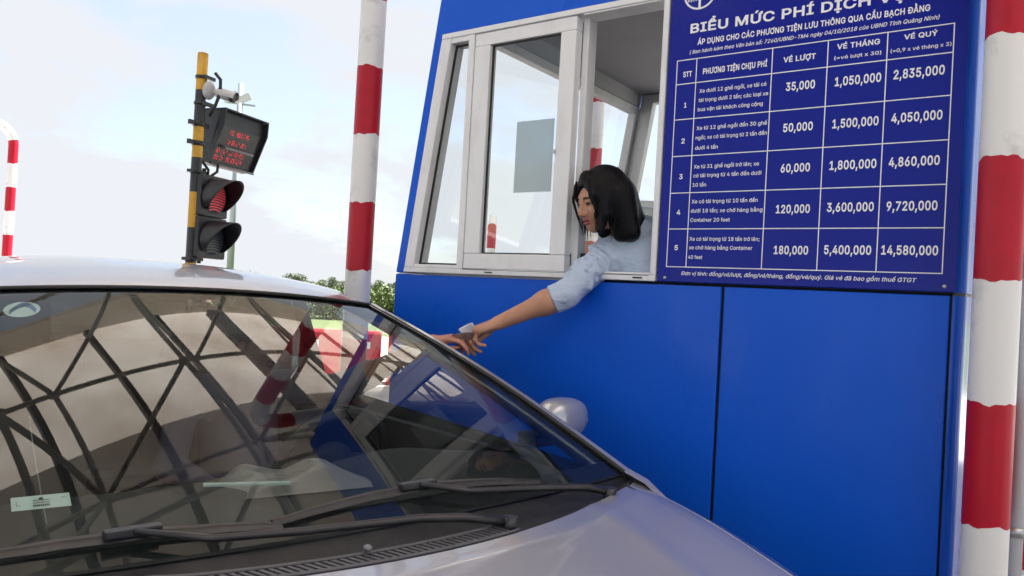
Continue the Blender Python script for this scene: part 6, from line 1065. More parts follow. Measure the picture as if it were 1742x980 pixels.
# cowl: black plastic tray between glass and bonnet, with the slotted grille
m = MB(); P = []
for s in np.linspace(-1, 1, 61):
    gb = gbase(s * .995); l = gb.y
    e = Vector((max(hedge(l) - .006, gb.x + .012), l, 0)); e.z = hoodz(max(.03, e.x), l) - .018
    if abs(s) > .93: e.z = gb.z - .004 - .004
    P.append([gb + Vector((-.02, 0, -.012)), gb + Vector((.006, 0, -.010)), gb.lerp(e, .3) + Vector((0, 0, -.020)), gb.lerp(e, .7) + Vector((0, 0, -.010)), e])
m.grid(P); m.build('cowl_panel', M['cowl'], car)
m = MB(); m2 = MB()
for k in range(44):
    l = -.46 + k * .0155
    if l > .20: break
    xe = hedge(l) - .012; z = hoodz(xe, l) - .008
    d = Vector((1, .30, 0)).normalized() * .021; w = Vector((0, 1, 0)) * .0040
    m.obox(Vector((xe - .022, l, z - .004)), d, w, Vector((0, 0, .006)))
m.build('grille_slats', M['grill'], car)
P = []
for l in np.linspace(-.47, .215, 40):
    xe = hedge(l) - .012; z = hoodz(xe, l) - .0115
    P.append([(xe - .047, l, z), (xe + .004, l, z)])
m2.grid(P); m2.build('grille_backing', M['slot'], car)
m2 = MB()
for dx in (-.047, .003):
    m2.tube([(hedge(l) - .012 + dx, l, hoodz(hedge(l), l) - .004) for l in np.linspace(-.48, .22, 40)], .0042, 6)
m2.build('grille_rim', M['grill'], car)
# wipers
def on_glass(x, l, lift=.012):
    s = max(-1, min(1, l / .77)); best = None
    for t in np.linspace(0, .5, 120):
        p = wind(s, t); d = abs(p.x - x)
        if best is None or d < best[0]: best = (d, p)
    p = best[1]; return Vector((x, l, p.z + lift))
def wiper(name, tip_pts, arm_pts):
    w = bpy.data.objects.new(name, None); COL.objects.link(w); w.parent = car; w['_local'] = 1
    mm = MB(); mm.tube([on_glass(x, l, .004) for x, l in tip_pts], .004, 6); mm.build('rubber', M['gasket'], w)
    mm = MB(); pts = [on_glass(x, l, .010) for x, l in tip_pts]; n = len(pts)
    rows = []
    for i, p in enumerate(pts):     # low wedge-shaped spoiler blade
        q = .35 + .65 * sin(pi * (i + .7) / (n + .4)) ** .5
        rows.append([p + Vector((.011 * q, 0, -.006)), p + Vector((.005 * q, 0, .003 * q)), p + Vector((-.004 * q, 0, .009 * q)), p + Vector((-.008 * q, 0, .003 * q)), p + Vector((-.008 * q, 0, -.006))])
    mm.grid(rows); mm.build('blade', M['wiper'], w)
    mid = pts[n // 2]; mm = MB(); mm.obox(mid + Vector((.004, 0, .008)), (.011, 0, 0), (0, .045, 0), (0, 0, .007)); mm.build('blade_clip', M['wiper'], w, bevel=.003)
    ap = [Vector(p) for p in arm_pts]; mm = MB()
    ap.append(mid + Vector((.012, 0, .010)))
    k = len(ap); mm.tube(ap, [.0105 - .0045 * i / (k - 1) for i in range(k)], 8); mm.tube([ap[0] - Vector((0, 0, .03)), ap[0] + Vector((0, 0, .010))], .017, 12); mm.build('arm', M['wiper'], w)
    return w
def li(a, b, n, bow=0): return [(a[0] + (b[0] - a[0]) * k / n - bow * sin(pi * k / n), a[1] + (b[1] - a[1]) * k / n) for k in range(n + 1)]
wiper('wiper', li((.012, -.235), (.008, .45), 18, .030), [(.105, .60, .952), (.085, .54, .966), (.055, .40, .975), (.030, .22, .984)])
wiper('wiper', li((-.030, -.72), (.022, -.22), 14, .012), [(.168, .215, .952), (.135, .12, .966), (.105, .03, .970), (.070, -.20, .972), (.045, -.36, .978)])
m = MB(); m.ellipsoid((.16, -.12, .953), (.010, .008, .006), 8, 6); m.build('washer_nozzle', M['ledge'], car)
# mirror
m = MB(); m.superell((-.380, .915, 1.042), (.062, .092, .064), .78)
mi = m.build('door_mirror', M['paint'], car)
m = MB(); m.tube([(-.385 + .063 * cos(a) * .98, .915 + .0935 * sin(a), 1.018 - .0 * a) for a in np.linspace(-.2, pi + .2, 30)], .0022, 5); m.build('seam', M['gasket'], mi)
m = MB(); m.ellipsoid((-.406, .91, 1.040), (.052, .082, .057), 20, 12); m.build('mirror_glass', M['metal'], mi)
m = MB(); m.ellipsoid((-.368, .986, 1.034), (.030, .027, .014), 16, 10); m.build('indicator', M['lamp_clear'], mi)
m = MB(); m.box(-.42, -.33, .76, .86, .965, 1.005); m.build('mirror_foot', M['cowl'], mi, bevel=.01)
m = MB(); m.ellipsoid((-.375, -.925, 1.050), (.068, .098, .070), 26, 18); mi2 = m.build('door_mirror', M['paint'], car)
m = MB(); m.box(-.42, -.33, -.86, -.76, .965, 1.005); m.build('mirror_foot', M['cowl'], mi2, bevel=.01)
# doors: seams as recessed dark lines on the flank, handles proud
def flank(x, z, out=.003):
    pr = side(x); zs_ = [p[1] for p in pr][::-1]; ls = [p[0] for p in pr][::-1]; return float(np.interp(z, zs_, ls)) + out
for s_ in (1, -1):
    for xa, xb in ((-1.66, -.42), (-2.62, -1.72)):
        P = [[(x, s_ * flank(x, z), z) for z in np.linspace(.26, beltz(x) - .02, 12)][::s_] for x in np.linspace(xa, xb, 14)]
        mm = MB(); mm.grid(P); dr = mm.build('door', M['paint'], car)
        mm = MB(); mm.box(xa + .05, xa + .24, s_ * flank(xa + .1, .80) - .008, s_ * flank(xa + .1, .80) + .022, .79, .82); mm.build('handle', M['paint'], dr, bevel=.008)
# side and rear glass
for s_, bays in ((1, ((-2.56, -1.76),)), (-1, ((-2.56, -1.76), (-1.62, -.50)))):
    for xa, xb in bays:
        P = []
        for x in np.linspace(xa, xb, 12):
            lo_ = Vector((x, s_ * (bw(x) - .03), beltz(x)))
            if x < -1.06: r_ = rail(x); hi_ = Vector((x, s_ * (r_.y - .004), r_.z - .03))
            else:
                t = (x - 0) / -1.06; hi_ = wind(s_, max(.05, min(1, t))) + Vector((0, 0, -.03)); hi_.x = x
            P.append([lo_.lerp(hi_, k / 6) + Vector((0, s_ * .012 * sin(pi * k / 6), 0)) for k in range(7)])
        mm = MB(); mm.grid(P); mm.build('side_window', M['sglass'], car)
m = MB(); m.grid([[Vector((-2.95, l * .70, 1.03 + .02 * (1 - l * l))).lerp(Vector((-2.74, l * .53, 1.325 + .035 * (1 - l * l))), t) + Vector((-.03, 0, .02)) * sin(pi * t) for l in np.linspace(-1, 1, 13)] for t in np.linspace(0, 1, 7)]); m.build('rear_window', M['rglass'], car)
# lamps, wheels
for s_ in (1, -1):
    m = MB(); P = []
    for x in np.linspace(.62, .93, 8): P.append([(x, s_ * flank(x, z, .006), z) for z in np.linspace(.58, .70, 6)][::s_])
    m.grid(P); m.build('headlight', M['lamp_clear'], car)
    m = MB(); P = []
    for x in np.linspace(-3.33, -3.0, 8): P.append([(x, s_ * flank(x, z, .006), z) for z in np.linspace(.70, .88, 6)][::s_])
    m.grid(P); m.build('tail_light', M['lamp_red'], car)
    for x in (.30, -2.28):
        w = bpy.data.objects.new('wheel', None); COL.objects.link(w); w.parent = car; w['_local'] = 1
        y0, y1 = sorted((s_ * .70, s_ * .885)); m = MB()
        m.tube([(x, y0, .30), (x, y0 + .02, .30), (x, y1 - .02, .30), (x, y1, .30)], [.27, .30, .30, .27], 32); m.build('tyre', M['tyre'], w)
        m = MB(); yo = s_ * .888
        m.tube([(x, yo - s_ * .03, .30), (x, yo, .30)], [.19, .185], 28)
        for k in range(5):
            a = 2 * pi * k / 5; m.obox((x + .10 * cos(a), yo + s_ * .004, .30 + .10 * sin(a)), Vector((cos(a), 0, sin(a))) * .09, Vector((0, .008, 0)), Vector((-sin(a), 0, cos(a))) * .022)
        m.build('rim', M['rim'], w)
# interior
m = MB(); P = []
for x, zf in ((.06, .925), (-.15, .935), (-.38, .945), (-.52, .93), (-.60, .88), (-.62, .55)):
    P.append([(x, l * .71, zf - .012 * (1 - l * l) * 0 + (.035 * math.exp(-((l * .71 - .37) / .2) ** 2) if -.6 < x < -.2 else 0)) for l in np.linspace(-1, 1, 25)])
m.grid(P); m.build('dashboard', M['dash'], car)
m = MB(); m.box(-2.9, -.05, -.74, .74, .20, .24)
for s_ in (1, -1): m.box(-2.7, -.45, s_ * .745 - .02, s_ * .745 + .02, .24, .94)
m.build('cabin_lining', M['dash'], car)
for y in (.37, -.37):
    st_ = bpy.data.objects.new('seat', None); COL.objects.link(st_); st_.parent = car; st_['_local'] = 1
    m = MB(); m.obox((-1.38, y, .44), (.26, 0, .03), (0, .25, 0), (-.01, 0, .08)); m.build('seat_cushion', M['seat'], st_, bevel=.05)
    m = MB(); m.obox((-1.76, y, .80), (.07, 0, .015), (0, .24, 0), (-.08, 0, .33)); m.build('backrest', M['seat'], st_, bevel=.05)
    m = MB(); m.obox((-1.87, y, 1.22), (.045, 0, .01), (0, .13, 0), (-.015, 0, .09)); m.build('headrest', M['seat'], st_, bevel=.035)
m = MB(); m.obox((-2.35, 0, .46), (.25, 0, .03), (0, .62, 0), (0, 0, .09)); m.obox((-2.68, 0, .80), (.08, 0, .02), (0, .62, 0), (-.10, 0, .30)); m.build('rear_bench', M['seat'], car, bevel=.04)
sw_c = Vector((-.86, .37, .86)); sn = Vector((-.90, 0, .43)).normalized(); su = Vector((.43, 0, .90)).normalized(); sl = Vector((0, 1, 0))
m = MB(); m.tube([sw_c + (su * sin(a) + sl * cos(a)) * .185 for a in np.linspace(0, 2 * pi, 37)], .016, 10, False)
for a in (0, pi, 1.5 * pi): m.tube([sw_c, sw_c + (su * sin(a) + sl * cos(a)) * .18], [.03, .016], 8)
m.ellipsoid(tuple(sw_c), (.04, .075, .065), 14, 10); m.tube([sw_c, sw_c - sn * .25], .03, 10); m.build('steering_wheel', M['dash'], car)
m = MB(); m.obox(wind(0, .88) + Vector((-.09, 0, -.055)), (.008, 0, .004), (0, .11, 0), (-.01, 0, .03)); m.tube([wind(0, .9) + Vector((-.02, 0, -.015)), wind(0, .88) + Vector((-.085, 0, -.05))], .008, 6); m.build('rear_view_mirror', M['cowl'], car, bevel=.006)
# things stuck on the inside of the glass
def patch(name, mat, s0, s1, t0, t1, oval=False, dz=-.008, parent=ws, skew=0.0):
    mm = MB(); n = 13
    if oval:
        c = [wind((s0 + s1) / 2 + (s1 - s0) / 2 * cos(a), (t0 + t1) / 2 + (t1 - t0) / 2 * sin(a)) + Vector((0, 0, dz)) for a in np.linspace(0, 2 * pi, 29)[:-1]]
        mm.add(c, [tuple(range(28))], True)
    else: mm.grid([[wind(s, t + skew * (s - s0)) + Vector((0, 0, dz)) for s in np.linspace(s0, s1, n)] for t in np.linspace(t0, t1, 5)])
    return mm.build(name, mat, parent)
def stuck(name, mat, pts, parent=ws, dz=-.007):
    mm = MB(); mm.add([wind(a, t) + Vector((0, 0, dz)) for a, t in pts], [tuple(range(len(pts)))], False); return mm.build(name, mat, parent)
def quadst(s0, s1, t0, t1, u0=0, u1=1, v0=0, v1=1):
    return [(s0 + (s1 - s0) * u, t0 + (t1 - t0) * v) for u, v in ((u0, v0), (u1, v0), (u1, v1), (u0, v1))]
tg = stuck('toll_tag', M['sticker'], quadst(-.812, -.698, .155, .188), dz=-.009)
for u0, u1, v0, v1 in ((.36, .64, .40, .46), (.36, .64, .58, .64), (.08, .16, .3, .34), (.08, .09, .34, .66), (.84, .92, .66, .70)):
    stuck('tag_line', M['ledge'], quadst(-.812, -.698, .155, .188, u0, u1, v0, v1), tg, -.0082)
for k in range(9): stuck('tag_print', M['gasket'], quadst(-.812, -.698, .155, .188, .36 + .032 * k, .382 + .032 * k, .16, .30), tg, -.0082)
stuck('tag_dot', M['gasket'], [(-.755 + .0045 * cos(a), .178 + .0035 * sin(a)) for a in np.linspace(0, 2 * pi, 17)[:-1]], tg, -.0078)
patch('oval_sticker', M['sticker'], -.862, -.735, .848, .938, True)
patch('round_sticker', M['sticker'], -.92, -.872, .835, .92, True)
mm = MB(); q_ = [(-.84 + .09 * k / 8, .862 + .045 * sin(k / 8 * 3)) for k in range(9)]
mm.grid([[wind(a, t + w_) + Vector((0, 0, -.0075)) for a, t in q_] for w_ in (0, .028)]); mm.build('blue_print', M['stickerblue'], ws)
mm = MB(); mm.tube([wind(-.762 + .012 * k / 10, .42 - .30 * k / 10) + Vector((0, 0, -.010)) for k in range(11)], .0011, 5); mm.build('thread', M['ledge'], ws)

# things lying on the dashboard
bag = thing('plastic_bag', c2w(-.33, .0, .945), 'folded grey plastic bag lying on the dashboard behind the windscreen', 'bag')
m = MB(); P = []
rb = np.random.default_rng(3)
for i, u in enumerate(np.linspace(-1, 1, 21)):
    row = []
    for j, v in enumerate(np.linspace(-1, 1, 15)):
        e = max(abs(u), abs(v)); hgt = .05 * (1 - e ** 4) * (.75 + .25 * sin(5 * u + 2 * v)) + rb.normal() * .0025 * (1 - e)
        row.append(c2w(-.36 + .10 * v + .02 * u, .0 + .150 * u + .015 * sin(4 * v), .944 + max(0, hgt)))
    P.append(row)
m.grid(P); m.build('sheet', M['clearbag'], bag)
m = MB(); m.obox(c2w(-.30, -.15, .972), c2w(.035, .085, 0) - c2w(0, 0, 0), (c2w(.09, -.035, 0) - c2w(0, 0, 0)) * .08, (0, 0, .003))
tag(m.build('paper_slip', M['sticker'], bevel=.001), 'narrow white paper slip leaning on the bag on the dashboard', 'paper')

# ================================================================== PEOPLE
def hand_prims(wrist, d, n, size=1.0, curl=(.25, .4, .5, .6), spread=.06, thumb=(.5, .5), side=1, k=.006):
    """wrist point, finger direction d, back-of-hand normal n, side=+1: thumb on d x n"""
    d = np.array(d, float); d /= np.linalg.norm(d); n = np.array(n, float); n -= d * (n @ d); n /= np.linalg.norm(n); s = np.cross(d, n) * side
    w = np.array(wrist, float); out = []
    Z = size
    for q, (o, L) in enumerate(((.026, .078), (.009, .082), (-.009, .077), (-.025, .070))):      # metacarpals
        a = w + s * o * .55 * Z + d * .008 * Z; b = w + d * L * Z + s * o * Z
        out.append(cone(a, b, .0135 * Z, .0115 * Z, .014))
    out.append(ell(w + d * .045 * Z - n * .004 * Z, (.045 * Z, .035 * Z, .014 * Z), .012, np.stack([d, s, n], 1)))
    for q, (o, L, Ls, r) in enumerate(((.026, .078, (.042, .025, .021), .0092), (.009, .082, (.046, .029, .022), .0094), (-.009, .077, (.042, .027, .021), .0089), (-.025, .070, (.033, .021, .019), .0079))):
        p = w + d * L * Z + s * o * Z; ang = 0.0; sp_a = o * spread / .026
        for j, l in enumerate(Ls):
            ang += curl[q] * (1.0, 1.15, .75)[j]
            dd = d * cos(ang) - n * sin(ang) + s * sp_a; dd /= np.linalg.norm(dd)
            e = p + dd * l * Z; out.append(cone(p, e, r * (1 - .08 * j) * Z, r * (.93 - .10 * j) * Z, .0045 if j else .008)); p = e
    t0 = w + d * .022 * Z + s * .022 * Z - n * .008 * Z; a, b = thumb
    dir1 = d * .72 + s * (.62 * a + .1) - n * .42; dir1 /= np.linalg.norm(dir1)
    p1 = t0 + dir1 * .040 * Z; dir2 = d * .95 + s * (.30 - .75 * b) - n * .32; dir2 /= np.linalg.norm(dir2); p2 = p1 + dir2 * .031 * Z
    dir3 = d * .97 - s * .45 * b - n * .12; dir3 /= np.linalg.norm(dir3); p3 = p2 + dir3 * .026 * Z
    out += [cone(t0, p1, .0150 * Z, .0118 * Z, .012), cone(p1, p2, .0112 * Z, .0098 * Z, .005), cone(p2, p3, .0098 * Z, .0075 * Z, .004)]
    return out
def head_prims(c, f, l, u, z=1.0, neck_to=None):
    c = np.array(c, float); R = np.stack([f, l, u], 1)
    def q(a): return c + R @ (np.array(a, float) * z)
    def E(a, r, k=.012, sign=1): return ell(q(a), np.array(r) * z, k, R, sign)
    pr = [E((-.012, 0, .030), (.094, .074, .094)), E((.028, 0, -.030), (.064, .056, .080), .03), E((.062, 0, -.092), (.022, .022, .020), .03),
          E((.055, .036, -.030), (.030, .022, .028), .03), E((.055, -.036, -.030), (.030, .022, .028), .03), E((.072, 0, .026), (.016, .050, .012), .02)]
    pr += [E((.101, .031, .002), (.017, .020, .012), .012, -1), E((.101, -.031, .002), (.017, .020, .012), .012, -1)]
    pr += [E((.078, .031, .003), (.015, .016, .012), .004), E((.078, -.031, .003), (.015, .016, .012), .004)]
    pr += [cone(q((.088, 0, .012)), q((.106, 0, -.030)), .0085 * z, .0125 * z, .010), E((.098, .013, -.036), (.010, .008, .008), .005), E((.098, -.013, -.036), (.010, .008, .008), .005)]
    pr += [E((.090, 0, -.0585), (.013, .023, .0062), .004), E((.089, 0, -.0715), (.012, .020, .0072), .004), E((.107, 0, -.065), (.016, .024, .0018), .003, -1)]
    pr += [E((-.005, .076, -.008), (.018, .008, .030), .006), E((-.005, -.076, -.008), (.018, .008, .030), .006)]
    if neck_to is not None: pr += [cone(q((-.022, 0, -.045)), neck_to, .050 * z, .056 * z, .03)]
    return pr
def face_paint(c, f, l, u, z=1.0):
    R = np.stack([f, l, u], 1); c = np.array(c)
    def fn(P):
        q = ((P - c) @ R) / z; m = np.zeros(len(P), int); a = np.abs(q[:, 1])
        m[(q[:, 0] > .086) & (q[:, 2] < -.053) & (q[:, 2] > -.078) & (a < .021)] = 1
        m[(q[:, 0] > .05) & (np.abs(q[:, 2] - (.024 - .10 * np.abs(a - .033))) < .0042) & (a > .014) & (a < .052)] = 2
        m[(q[:, 0] > .07) & (np.abs(q[:, 2] - .0025) < .0055) & (a > .019) & (a < .044)] = 3
        return m
    return fn
def nrm(v): v = np.array(v, float); return v / np.linalg.norm(v)

# ---- the toll collector -------------------------------------------------------
wom = thing('person', (-1.22, 2.78, .40), 'woman in a pale blue shirt leaning out of the booth window, arm stretched out', 'person')
hd = np.array([-1.338, 2.400, 1.772]); yaw_f = nrm((-.50, -.86, 0)); hf = nrm(yaw_f - np.array([0, 0, .30])); hl = nrm(np.cross((0, 0, 1), hf)); hu = np.cross(hf, hl)
HZ = .90
shL = np.array([-1.345, 2.49, 1.595]); el_ = np.array([-1.395, 2.285, 1.438]); wr = np.array([-1.585, 2.165, 1.327])
shR = np.array([-1.06, 2.60, 1.60]); nk = np.array([-1.255, 2.52, 1.665]); hip = np.array([-1.12, 2.85, 1.12])
fd = nrm((-.80, -.48, -.36)); fn_ = nrm((-.22, -.30, .92))
prims = head_prims(hd, hf, hl, hu, HZ, nk)
tors = [cone(nk, (-1.21, 2.60, 1.52), .06, .105, .05), cone((-1.21, 2.60, 1.52), hip, .112, .125, .06), cone(shL + np.array([.02, .01, 0]), shR, .058, .055, .06), cone((-1.22, 2.58, 1.55), (-1.15, 2.64, 1.55), .10, .09, .05)]
armL = [cone(shL, el_, .050, .040, .04), cone(el_, el_ + (wr - el_) * .3, .039, .0385, .03), cone(el_ + (wr - el_) * .3, wr, .0385, .0245, .03)]
armR = [cone(shR, (-.98, 2.70, 1.36), .046, .038, .04), cone((-.98, 2.70, 1.36), (-1.03, 2.62, 1.205), .036, .026, .03)]
legs = [cone(hip + np.array([-.09, 0, 0]), (-1.28, 2.80, .85), .088, .06, .05), cone((-1.28, 2.80, .85), (-1.26, 2.86, .46), .055, .038, .03), cone(hip + np.array([.09, .03, 0]), (-1.05, 2.84, .85), .088, .06, .05), cone((-1.05, 2.84, .85), (-1.03, 2.90, .46), .055, .038, .03),
        cone((-1.26, 2.86, .435), (-1.30, 2.72, .425), .03, .025, .02), cone((-1.03, 2.90, .435), (-1.07, 2.76, .425), .03, .025, .02), ell(hip, (.155, .12, .12), .05)]
prims += tors + armL + armR + legs
prims += hand_prims(wr, fd, fn_, 1.04, curl=(.55, .68, .80, .92), spread=.006, thumb=(.2, .9), side=1)
prims += hand_prims((-1.03, 2.62, 1.205), (-.2, -.9, -.15), (0, -.1, 1), .95, curl=(.15, .2, .25, .3), side=-1)
sdf_obj('body', prims, .0033, [M['skin'], M['lips'], M['brow'], M['eye']], wom, face_paint(hd, hf, hl, hu, HZ))
def grow(pr, d, kk=None):
    return [((lambda P, f=p[0]: f(P) - d), None if p[1] is None else p[1] - d, None if p[2] is None else p[2] + d, p[3] if kk is None else kk, p[4]) for p in pr]
adir = nrm(el_ - shL); fdir = nrm(wr - el_); cuff = el_ + fdir * .052
sleeve = [cone(shL, el_, .060, .046, .03), cone(el_, cuff + fdir * .05, .045, .049, .02)]
rolls = [cone(cuff - fdir * .038, cuff + fdir * .05, .0495, .0505, .004)]
shirt = grow(tors, .012) + sleeve + rolls + grow(armR[:1], .012)
rw = np.random.default_rng(9)
for k in range(34):     # folds round the sleeve and over the shoulder
    t = rw.uniform(0, .8); c = shL + (el_ - shL) * t; a = rw.uniform(0, 6.28); e1 = nrm(np.cross(adir, (0, 0, 1))); e2 = np.cross(adir, e1)
    q = c + (e1 * cos(a) + e2 * sin(a)) * (.058 - .012 * t); tt = nrm(-e1 * sin(a) + e2 * cos(a) + adir * rw.uniform(-.9, .9))
    if q[2] > (shL + (el_ - shL) * t)[2] - .02: shirt.append(cone(q - tt * .030, q + tt * .030, .0045, .0065, .012))
for k in range(8):
    q = np.array([-1.24 + rw.uniform(-.05, .06), 2.50 + rw.uniform(-.01, .04), 1.60 + rw.uniform(-.07, .03)]); tt = nrm((rw.uniform(.3, 1), rw.uniform(-.2, .3), rw.uniform(-.8, .1)))
    shirt.append(cone(q - tt * .05, q + tt * .05, .004, .007, .02))
shirt.append(halfspace_cut(cuff, fdir)); shirt.append(halfspace_cut((0, 0, 1.08), (0, 0, -1)))
nka = nrm(np.array(hd) - nk); sh_hole = cone(nk + nka * .04, nk + nka * .16, .044, .062, .006)[:4] + (-1,)
shirt.append(sh_hole)
sdf_obj('shirt', shirt, .0042, M['shirt'], wom)
# collar
m = MB(); P = []; ca = nrm(hd - nk); c1 = nrm(np.cross(ca, (0, 0, 1))); c2 = np.cross(ca, c1)
for t, r in ((0, .067), (.5, .073), (1, .082)):
    P.append([Vector(nk + ca * (.035 - .03 * t) + (c1 * cos(a) + c2 * sin(a)) * r) for a in np.linspace(0, 2 * pi, 29)])
m.grid(P); m.build('collar', M['shirt'], wom)
tr = grow(legs[:4] + [legs[-1]], .012); sdf_obj('trousers', tr, .009, M['trouser'], wom)
# hair: cap over the skull, a heavy curtain down to the shoulder, and loose strands
Rh = np.stack([hf, hl, hu], 1)
def hq(a): return hd + Rh @ (np.array(a, float) * HZ)
def HE(a, r, k=.02, sign=1): return ell(hq(a), np.array(r) * HZ, k, Rh, sign)
dn_ = np.array([0, 0, -1.0])
hair = [HE((-.018, 0, .036), (.105, .088, .101)), HE((-.045, 0, -.02), (.080, .088, .10), .03)]
for (a, dx, ln, r0, r1) in (((-.03, .060, .00), (.012, .02, 0), .135, .046, .034), ((-.075, .030, .00), (.035, .02, 0), .150, .050, .032), ((-.075, -.03, 0.0), (.045, .01, 0), .155, .050, .026), ((-.03, -.062, .0), (.02, 0, 0), .125, .040, .026), ((.015, .072, .03), (-.014, -.012, 0), .145, .026, .016), ((-.05, .065, .02), (.045, .020, 0), .155, .044, .026), ((-.085, .0, .0), (.075, .045, 0), .150, .056, .034), ((-.06, -.05, .0), (.07, .04, 0), .150, .050, .032)):
    p = hq(a); hair.append(cone(p, p + dn_ * ln * HZ + np.array(dx), r0 * HZ, r1 * HZ, .03))
hair.append(HE((.112, .004, .000), (.066, .050, .080), .012, -1))
hair += [cone(hq((.060, .018, .098)), hq((.064, .070, .030)), .022 * HZ, .016 * HZ, .02), cone(hq((.064, .070, .030)), hq((.045, .078, -.05)), .016 * HZ, .020 * HZ, .02),
         cone(hq((.060, .010, .100)), hq((.066, -.062, .035)), .020 * HZ, .014 * HZ, .02), cone(hq((.066, -.062, .035)), hq((.052, -.074, -.06)), .013 * HZ, .012 * HZ, .02)]
sdf_obj('hair', hair, .004, M['hair'], wom)
m = MB(); rs = np.random.default_rng(21)
for k in range(40):
    a = rs.uniform(-2.2, 2.2); base = np.array([-.035 + .085 * cos(a) * (-1 if 0 else -1), .086 * sin(a), .02 + rs.uniform(-.03, .05)]); p0 = hq(base)
    L = rs.uniform(.11, .165) * HZ; sw = rs.normal(size=3) * .006; o_ = nrm(Rh @ np.array([base[0] + .03, base[1], 0])) * .006
    m.tube([p0, p0 + dn_ * L * .35 + o_ + sw * .3, p0 + dn_ * L * .7 + o_ * 1.3 + sw * .7, p0 + dn_ * L + o_ + sw * 1.4], [.0028, .0028, .0022, .0006], 5)
for (a, b, c, d) in (((.075, .045, .085), (.088, .060, .03), (.080, .066, -.02), (.072, .062, -.085)), ((.078, -.050, .08), (.092, -.066, .02), (.083, -.072, -.04), (.075, -.07, -.10)), ((.07, .05, .085), (.084, .066, .02), (.07, .074, -.05), (.06, .07, -.11)), ((.08, -.03, .092), (.098, -.052, .03), (.09, -.062, -.02), (.08, -.064, -.06))):
    m.tube([hq(a), hq(b), hq(c), hq(d)], [.005, .005, .004, .001], 6)
for k in range(110):
    a = rs.uniform(-2.6, 2.6); z0_ = rs.uniform(.05, .12); rr_ = .100 * sqrt(max(.05, 1 - ((z0_ - .036) / .104) ** 2))
    def hp(zv_, grow_): return hq((-.020 - (rr_ * cos(a) * (1 + grow_)) * .98, rr_ * .86 * sin(a) * (1 + grow_), zv_))
    p0 = hp(z0_, .02); p1 = hq((-.022 - .104 * cos(a), .090 * sin(a), .025)); p2 = p1 + dn_ * .07 * HZ + np.array([.006, .002, 0]); p3 = p2 + dn_ * rs.uniform(.04, .075) * HZ + rs.normal(size=3) * .005 + np.array([.008, .004, 0])
    m.tube([p0, p1, p2, p3], [.0016, .0018, .0016, .0006], 4)
m.build('hair_strands', M['hair'], wom)

# ---- the driver ---------------------------------------------------------------
drv = thing('person', c2w(-1.55, .37, .45), 'driver in a dark shirt reaching out of the car window towards the banknote', 'person')
def cw(x, y, z): return np.array(c2w(x, y, z))
dfw = nrm(cw(1, 0, 0) - cw(0, 0, 0)); dlf = nrm(cw(0, 1, 0) - cw(0, 0, 0))
dh = cw(-1.60, .40, 1.17); df = nrm(dfw * .7 + dlf * .7 - np.array([0, 0, .05])); dl = nrm(np.cross((0, 0, 1), df)); du = np.cross(df, dl)
dsl = cw(-1.58, .545, 1.00); dsr = cw(-1.62, .17, .99); dnk = cw(-1.645, .36, 1.05); dhip = cw(-1.52, .37, .60)
del_ = cw(-1.19, .575, 1.045); dwr = np.array([-1.790, 2.062, 1.245])
dprims = head_prims(dh, df, dl, du, .92, dnk)
dt = [cone(dnk, cw(-1.62, .37, .90), .06, .12, .05), cone(cw(-1.62, .37, .90), dhip, .13, .14, .06), cone(dsl, dsr, .06, .06, .06)]
da = [cone(dsl, del_, .052, .042, .04)]; dfa = [cone(del_, del_ + (dwr - del_) * .35, .041, .040, .03), cone(del_ + (dwr - del_) * .35, dwr, .040, .027, .03)]
dr_ = [cone(dsr, cw(-1.45, .07, .76), .05, .04, .04), cone(cw(-1.45, .07, .76), cw(-1.22, .16, .70), .038, .027, .03)]
dlg = [cone(cw(-1.50, .46, .60), cw(-1.06, .50, .62), .085, .06, .05), cone(cw(-1.06, .50, .62), cw(-.82, .48, .30), .055, .04, .03), cone(cw(-1.50, .28, .60), cw(-1.06, .25, .62), .085, .06, .05), cone(cw(-1.06, .25, .62), cw(-.80, .27, .30), .055, .04, .03)]
dprims += dt + da + dfa + dr_ + dlg
dd_ = nrm(np.array([-1.655, 2.105, 1.285]) - dwr)
dprims += hand_prims(dwr, dd_, (-.35, -.30, .88), .90, curl=(.42, .55, .75, .85), spread=.03, thumb=(.3, .9), side=1)
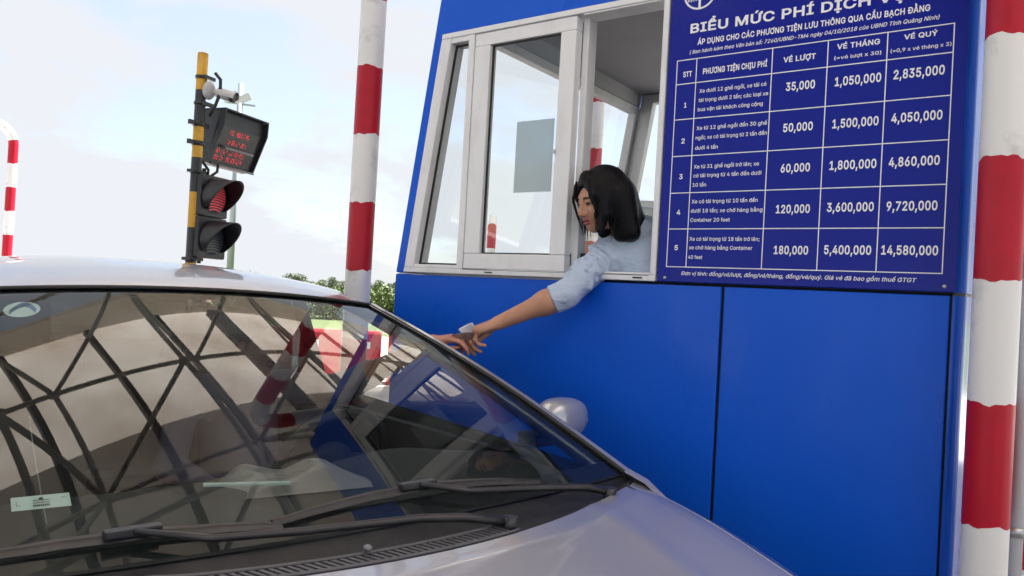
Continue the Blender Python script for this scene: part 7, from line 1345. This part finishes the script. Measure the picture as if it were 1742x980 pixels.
dprims += hand_prims(cw(-1.22, .16, .70), dfw + np.array([0, 0, -.1]), nrm((.3, -.5, .8)), .92, curl=(.6, .65, .7, .7), side=-1)
sdf_obj('body', dprims, .0036, [M['skin2'], M['lips'], M['brow'], M['eye']], drv, face_paint(dh, df, dl, du, .92))
sdf_obj('shirt', grow(dt + da + dr_ + [cone(del_, del_ + (dwr - del_) * .42, .042, .041, .03)], .011) + [halfspace_cut(del_ + (dwr - del_) * .36, dwr - del_), cone(dnk + nrm(dh - dnk) * .04, dnk + nrm(dh - dnk) * .16, .058, .075, .006)[:4] + (-1,)], .006, M['darkshirt'], drv)
sdf_obj('trousers', grow(dlg, .01) + [ell(dhip, (.16, .16, .11), .04)], .010, M['trouser'], drv)
Rd = np.stack([df, dl, du], 1)
def dq(a): return dh + Rd @ (np.array(a, float) * .92)
sdf_obj('hair', [ell(dq((-.022, 0, .042)), np.array((.098, .082, .092)) * .92, .02, Rd), ell(dq((-.055, 0, -.01)), np.array((.06, .075, .07)) * .92, .02, Rd), ell(dq((.075, 0, -.02)), np.array((.06, .07, .07)), .02, Rd, -1)], .005, M['hair'], drv)

# ---- what passes between their hands -------------------------------------------
def slip(name, mat, c, u, v, hu_, hv_, bend, label, cat):
    mm = MB(); c = np.array(c); u = nrm(u); v = nrm(np.array(v) - u * (np.array(v) @ u)); n = np.cross(u, v)
    P = [[Vector(c + u * a * hu_ + v * b * hv_ + n * (bend * (a * a) + .3 * bend * b)) for b in np.linspace(-1, 1, 7)] for a in np.linspace(-1, 1, 9)]
    mm.grid(P); o = mm.build(name, mat); md = o.modifiers.new('t', 'SOLIDIFY'); md.thickness = .0006
    return tag(o, label, cat)
slip('paper_ticket', M['ticket'], (-1.672, 2.108, 1.297), (.75, .25, .42), (-.3, -.5, .75), .028, .019, .006, 'small white paper ticket held between the two hands', 'ticket')
slip('banknote', M['note'], (-1.672, 2.098, 1.272), (.85, .30, .12), (-.25, .35, -.75), .048, .016, -.010, 'folded brown banknote passing from hand to hand', 'banknote')
